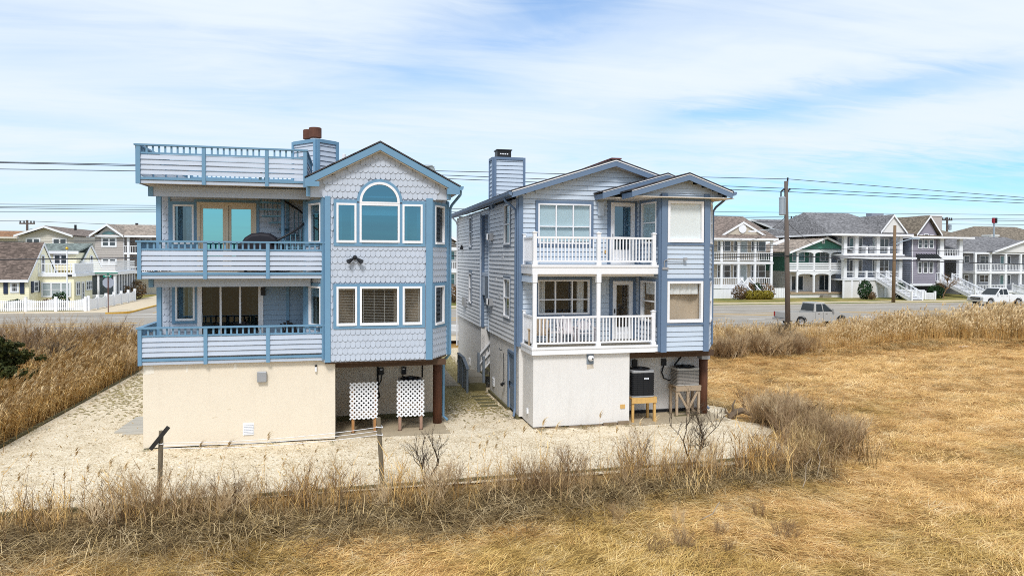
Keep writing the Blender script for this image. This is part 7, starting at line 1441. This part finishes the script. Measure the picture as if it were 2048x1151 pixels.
def reeds():
    n = 2500; x = RNG.uniform(-27, -10.95, n); y = RNG.uniform(19.6, 43.5, n); x = np.where(RNG.random(n) < .35, -10.95-RNG.gamma(1.5, .7, n), x); k = (sines(x*.7, y*.7) > -.75) & (np.hypot(x+14.3, (y-33.6)*.8) > 1.9) & ~((x < -12.4) & (y > 29) & (y < 33.6)); P = np.stack([x, y], 1)[k]; m = len(P)
    hgt = (1.55+.5*RNG.random(m))*(.74+.26*smooth(-10.9, -12.6, P[:, 0]))
    put('reed_bed', [reed_clump(i) for i in range(6)], P, RNG.normal(0, .5, m), hgt, RNG.integers(0, 6, m), 'tall tan reeds left of the gravel', tilt=.05)
    n = 900; x = -10.9-RNG.gamma(1.3, .5, n); y = RNG.uniform(19.4, 43.3, n); put('reed_litter', [tangle(80+i, straw_b, 28, .25) for i in range(3)]+[straw_clump(90+i, straw_g, lift=.4) for i in range(2)], np.stack([x, y], 1), RNG.uniform(0, 6.3, n), RNG.uniform(.6, 1.1, n), RNG.integers(0, 5, n), 'fallen straw along the left timber edge')
    n = 5200; x = RNG.uniform(15.5, 74, n); c = 41.6+.035*(x-20)+.5*np.sin(x*.35)-1.4*smooth(30, 22, x); y = c+RNG.random(n)**1.3*(45.6-c)
    P = np.stack([x, y], 1); h = (1-.30*np.exp(-((x-32)/5.5)**2))*(1.0+.9*RNG.random(n)**1.6)*(.76+.38*smooth(30, 50, x))*(.8+.2*smooth(0, 1.5, y-c)); b = sines(x*.5, y*.9)
    idx = np.where(b+RNG.normal(0, .4, n) > .35, 6+RNG.integers(0, 3, n), RNG.integers(0, 6, n))
    put('roadside_reeds', [reed_clump(110+i, 8) for i in range(6)]+[stem_clump(120+i, 12, straw_b, .2) for i in range(3)], P, RNG.normal(0, .5, n), h*np.where(idx > 5, .9, 1), idx, 'tan reeds between the marsh and the street', tilt=.07)
    n = 1500; x = RNG.uniform(15.5, 74, n); y = 41.3+.035*(x-20)+.5*np.sin(x*.35)-1.4*smooth(30, 22, x)-RNG.gamma(1.5, .25, n)+.4; put('reed_skirt', [straw_clump(130+i, straw_b, lift=.6, L=(.4, .9)) for i in range(3)]+[straw_clump(140+i, straw_g, lift=.6, L=(.4, .9)) for i in range(3)], np.stack([x, y], 1), RNG.uniform(0, 6.3, n), RNG.uniform(.8, 1.4, n), RNG.integers(0, 6, n), 'drooping straw at the foot of the roadside reeds')
reeds()
def shell_bits():
    prot = []
    for s in range(4):
        g = np.random.default_rng(s); bm = bmesh.new(); bmesh.ops.create_icosphere(bm, subdivisions=1, radius=.5)
        for v in bm.verts: v.co = Vector((v.co.x*(1+g.normal(0, .15)), v.co.y*(.8+g.normal(0, .12)), v.co.z*.45))
        me = bpy.data.meshes.new('pebble'); bm.to_mesh(me); bm.free(); me.materials.append(grav_p); prot.append(me)
    n = 26000; x = RNG.uniform(-10.4, 15, n); y = 18.85+RNG.random(n)**1.5*21; k = (x < lot_edge(y)-.2) & ~((x > -6.2) & (x < 3.4) & (y > 24.2)) & ~((x > 6.2) & (y > 24.2) & (x < 13.9)); x, y = x[k], y[k]; n = len(x)
    scatter('shell_gravel_stones', prot, np.stack([x, y, ground_z(x, y)*(y > 30)+.018], 1), np.stack([RNG.normal(0, .3, n), RNG.normal(0, .3, n), RNG.uniform(0, 6.3, n)], 1), RNG.uniform(.02, .055, n), RNG.integers(0, 4, n), label='loose shells and stones of the gravel')
grav_p = ramp_mat('shell_stone', [(.22, (.36, .26, .14)), (.4, (.70, .59, .43)), (.65, (.86, .76, .59)), (.9, (.92, .86, .75))], scale=9, rnd=.7, bump=0)
shell_bits()
# ---------------------------------------------------------------- single shrubs and trees
def branchy(b, p, d, L, r, depth, g, spread=.55, up=.15, kids=(2, 4), n=4):
    p = Vector(p); d = Vector(d).normalized(); mid = p+d*L*.5+Vector((g.normal(0, .06), g.normal(0, .06), .02))*L; e = p+d*L+Vector((g.normal(0, .1), g.normal(0, .1), .05))*L
    b.tube([p, mid, e], [r, r*.82, r*.6], n if depth > 1 else 3, cap=False)
    if depth <= 0: return
    for _ in range(g.integers(*kids)+(1 if depth > 2 else 0)):
        t = g.uniform(.35, 1); q = p.lerp(e, t); nd_ = (d+Vector((g.normal(0, spread), g.normal(0, spread), g.normal(up, spread*.5)))).normalized(); branchy(b, q, nd_, L*g.uniform(.5, .8), r*.58, depth-1, g, spread, up, kids, n)
def bare_shrub(label, x, y, h, seed, stems=4, depth=4, spread=.5, mat=None, cat='shrub', name='bare_shrub', r=.02, lean=(0, 0)):
    g = np.random.default_rng(seed); z = float(ground_z(x, y)); T = thing(name, label, cat, (x, y, z), group='bare shrubs around the houses')
    for i in range(stems):
        b = MB(); a = 6.28*i/stems+g.uniform(-.4, .4); branchy(b, (x+.05*math.cos(a), y+.05*math.sin(a), z-.06), (.40*math.cos(a)+lean[0], .40*math.sin(a)+lean[1], 1), h*.46, r, depth, g, spread); b.build('stem', mat or twig_m, T)
    return T
def twig_proto(seed, mat, stems=6, depth=4, h=1.0, spread=.42):
    g = np.random.default_rng(seed); b = MB()
    for i in range(stems): a = 6.28*i/stems+g.uniform(-.5, .5); branchy(b, (.06*math.cos(a), .06*math.sin(a), -.05), (.45*math.cos(a), .45*math.sin(a), 1), h*.46, .012, depth, g, spread, n=3)
    return b.mesh('twig_brush', mat)
pale_twig = ramp_mat('pale_twigs', [(.3, (.26, .165, .085)), (.55, (.50, .36, .20)), (.8, (.72, .57, .37))], scale=2.5, rnd=.5, bump=0)
def brush():
    pr = [twig_proto(200+i, (twig_m, pale_twig, pale_twig, pale_twig)[i], 5 if i == 0 else 6) for i in range(4)]
    def go(name, n, fx_, fy_, s0, s1, label):
        x = fx_(n); y = fy_(n, x); put(name, pr, np.stack([x, y], 1), RNG.uniform(0, 6.3, n), RNG.uniform(s0, s1, n), RNG.integers(0, 4, n), label)
    U_ = RNG.uniform
    go('roadside_brush', 130, lambda n: U_(15.5, 30, n), lambda n, x: 38.8+.08*(x-15)+RNG.gamma(1.6, .7, n)+1.0*(x < 18), 1.0, 1.75, 'pale bare brush beside the right house')
    go('far_left_brush', 90, lambda n: U_(-24, -11, n), lambda n, x: U_(38.5, 45, n), 1.4, 2.3, 'bare brush between the reeds and the street')
    go('corner_brush', 46, lambda n: 14.6+RNG.gamma(2, .38, n), lambda n, x: U_(19, 24, n), .9, 1.6, 'bare brush of the corner thicket')
    go('edge_brush', 30, lambda n: U_(-13, 13.4, n), lambda n, x: 18.3+.045*x*.6-np.abs(RNG.normal(0, .35, n)), 0.8, 1.5, 'low bare brush along the gravel edge')
    go('marsh_brush', 14, lambda n: U_(6, 11, n), lambda n, x: U_(13.6, 16.4, n), .3, .6, 'small grey brush lying in the straw')
brush()
def weeds():
    wg = ramp_mat('weed_green', [(.3, (.05, .07, .015)), (.6, (.16, .17, .05)), (.85, (.34, .29, .12))], scale=3, rnd=.5, bump=0); pr = [straw_clump(300+i, wg, 22, .12, (.08, .2), .5, 1.5) for i in range(2)]+[straw_clump(310+i, straw_b, 22, .12, (.1, .22), .5, 1.5) for i in range(2)]
    n = 130; a = RNG.integers(0, 5, n); t = RNG.random(n); w = np.abs(RNG.normal(0, .12, n)); x = np.choose(a, [-6.2+5.8*t, 6.15-w, 3.7+w+0*t, -10.5+w*2, 6.5+3.5*t]); y = np.choose(a, [24.1-w, 25.8+14*t, 26+13*t, 20+22*t, 24.1-w])
    scatter('weeds', pr, np.stack([x, y, ground_z(x, y)*(y > 30)+.01], 1), np.stack([0*x, 0*x, RNG.uniform(0, 6.3, n)], 1), RNG.uniform(.5, 1.3, n), RNG.integers(0, 4, n), label='small weeds along the wall bases and timber edge')
    V, F = [], []; strip(V, F, (0, 0, 0), (1, 0, .2), 1, .35, (0, .1, -.2), 2); lf = pmesh('dead_leaf', V, F, [straw_b]); n = 1500; x = RNG.uniform(-10.4, 14, n); y = 18.9+RNG.random(n)**1.8*9; k = ~((x > -6.3) & (x < 3.4) & (y > 24.15)) & ~((x > 6.3) & (y > 24.15)) & (x < lot_edge(y)-.2); x, y = x[k], y[k]; n = len(x)
    scatter('dead_leaves', [lf], np.stack([x, y, 0*x+.045], 1), np.stack([RNG.normal(0, .3, n), RNG.normal(0, .3, n), RNG.uniform(0, 6.3, n)], 1), RNG.uniform(.05, .16, n), np.zeros(n), label='blown leaf litter on the gravel')
weeds()
dk_twig = ramp_mat('dark_twigs', [(.3, (.035, .025, .018)), (.55, (.09, .065, .045)), (.8, (.18, .14, .10))], scale=3, bump=0)
bare_shrub('bare spreading shrub on the gravel edge right of the straight clothesline post', 2.10, 18.75, 1.65, 3, 3, 4, .5, dk_twig, r=.022)
bare_shrub('bare thickly twigged shrub in front of the weathered braced stand', 9.95, 18.95, 1.75, 5, 3, 5, .5, dk_twig, r=.03)
bare_shrub('dense bare bush left of the crossarm clothesline post', -2.75, 18.15, 1.25, 7, 7, 4, .35, twig_m, r=.013); bare_shrub('thin bare bush at the gravel edge below the cream wall vent', -1.1, 18.2, 1.15, 9, 5, 4, .4, twig_m, r=.011)
bare_shrub('twiggy bush at the gravel edge below the white stucco wall', 6.0, 18.6, 1.25, 11, 6, 4, .38, twig_m, r=.012); bare_shrub('broad bare bush at the gravel edge below the yellow pine stand', 8.1, 18.8, 1.3, 13, 6, 4, .4, twig_m, r=.012)
for i, (x, y, h, s, lab) in enumerate(((14.2, 20.6, 1.5, 21, 'brown bare bush nearest the camera in the corner thicket'), (15.3, 21.8, 1.7, 22, 'brown bare bush in the middle of the corner thicket'), (15.9, 23.4, 1.7, 23, 'tall dark-stemmed bare bush of the corner thicket'), (15.6, 25.2, 1.4, 24, 'brown bare bush at the far end of the corner thicket'), (12.6, 19.1, 1.25, 25, 'bare bush at the bend of the front gravel edge'))): bare_shrub(lab, x, y, h, s, 6, 4, .42, dk_twig if i == 2 else twig_m, r=.014)
bare_shrub('grey-brown leafless tree rising above the cedar', -15.5, 39.5, 3.3, 31, 4, 5, .5, twig_m, 'tree', 'bare_tree', .04); bare_shrub('leafless leaning tree between the cedar and the reeds', -14.0, 38.0, 2.9, 32, 3, 5, .5, dk_twig, 'tree', 'bare_tree', .045, lean=(.35, 0)); bare_shrub('tangled grey bush before the picket fence', -17.5, 42.5, 2.6, 33, 6, 5, .5, twig_m, r=.022); bare_shrub('tangled brown bush before the panel fence', -13.0, 43.0, 2.4, 34, 6, 5, .5, twig_m, r=.022); bare_shrub('low tangled bush at the left end of the reeds', -19.5, 41.0, 2.4, 35, 6, 5, .5, twig_m, r=.02)
bare_shrub('dark crooked sapling in the roadside reeds below the leaning pole', 28.2, 42.0, 2.2, 41, 2, 4, .55, dk_twig, r=.035, lean=(.3, 0)); bare_shrub('bare bush in the roadside reeds beside the bay corner', 19.5, 40.8, 1.9, 42, 7, 5, .45, twig_m, r=.016); bare_shrub('pale bare bush in the roadside reeds', 24.0, 40.6, 1.8, 43, 7, 5, .45, twig_m, r=.016); bare_shrub('broad bare bush ending the roadside shrubs', 28.5, 40.5, 1.6, 44, 7, 5, .45, twig_m, r=.016)
bare_shrub('bare young street tree before the purple-grey house stairs', fx(1887, 77), 77, 3.6, 51, 1, 5, .5, twig_m, 'tree', 'bare_tree', .10)
def cedar():
    g = np.random.default_rng(4); x, y = -14.5, 33.8; z = float(ground_z(x, y)); T = thing('cedar_tree', 'dark green wind-shaped cedar at the left edge above the reeds', 'tree', (x, y, z)); b = MB(); b.tube([(x, y, z-.2), (x+.1, y, z+1.2), (x-.1, y, z+2.6)], [.14, .11, .05], 8); ends = []
    for k in range(38):
        a = g.uniform(0, 6.3); h = g.uniform(.05, 2.5); L = g.uniform(.7, 1.75)*(1.15-.25*h/2.5); e = (x+L*math.cos(a), y+L*math.sin(a), z+h+g.uniform(-.05, .35)); b.tube([(x, y, z+h*.85), ((x+e[0])/2, (y+e[1])/2, (z+h+e[2])/2), e], [.045, .03, .015], 5); ends.append(e); ends.append(((x+e[0]*2)/3, (y+e[1]*2)/3, e[2]))
    b.build('trunk', bark, T); f = MB()
    for i, e in enumerate(ends):
        for j in range(3): c = (e[0]+g.normal(0, .18), e[1]+g.normal(0, .18), e[2]+g.normal(.03, .10)); leafball(f, c, g.uniform(.16, .32), 62, .11, (1.25, 1.25, .62), seed=i*7+j, shell=.2)
    f.build('crown', lf_cedar, T)
cedar()
def driftwood():
    x, y = 14.5, 24.3; T = thing('driftwood_stump', 'weathered driftwood stump with a forked limb at the gravel corner', 'driftwood', (x, y, 0)); m = paint('driftwood_grey', (.17, .125, .085), rough=.9, var=.4, bump=.4)
    MB().tube([(x-.35, y, .02), (x-.1, y, .22), (x+.25, y+.05, .28), (x+.7, y+.1, .05)], [.10, .14, .12, .05], 8).build('trunk', m, T); MB().tube([(x-.15, y, .2), (x-.22, y-.02, .5), (x-.12, y-.05, .72)], [.07, .045, .02], 6).build('branch', m, T); MB().tube([(x-.3, y, .1), (x-.5, y, .28), (x-.52, y, .42)], [.06, .04, .02], 6).build('branch', m, T)
    gw_ = paint('bleached_stick', (.34, .28, .21), rough=.9, var=.3)
    for i, (p, lab) in enumerate((([(12.05, 16.9, -.2), (12.2, 16.95, .05), (12.25, 17.0, .45), (12.4, 17.0, .62)], 'bleached forked stick standing in the straw by the corner thicket'), ([(13.1, 17.7, -.2), (13.25, 17.75, .3), (13.2, 17.8, .6), (13.35, 17.8, .9)], 'thin bleached stick farther right in the straw'), ([(11.2, 16.6, -.22), (11.8, 16.55, -.15), (12.3, 16.6, -.2)], 'dark fallen branch lying in the straw'), ([(8.0, 15.4, -.25), (8.5, 15.3, .0), (8.8, 15.5, .2)], 'small bleached branch lying in the middle of the straw'))):
        MB().tube(p, [.016, .013, .010, .006][:len(p)], 6).build('stick', dk_twig if i == 2 else gw_, None, lab, cat='stick', group='sticks lying in the marsh')
    bx('litter_board', white, None, (41.6, 41.2, -.12), (42.6, 41.5, .0), label='pale scrap of board at the foot of the roadside reeds', cat='board')
driftwood()
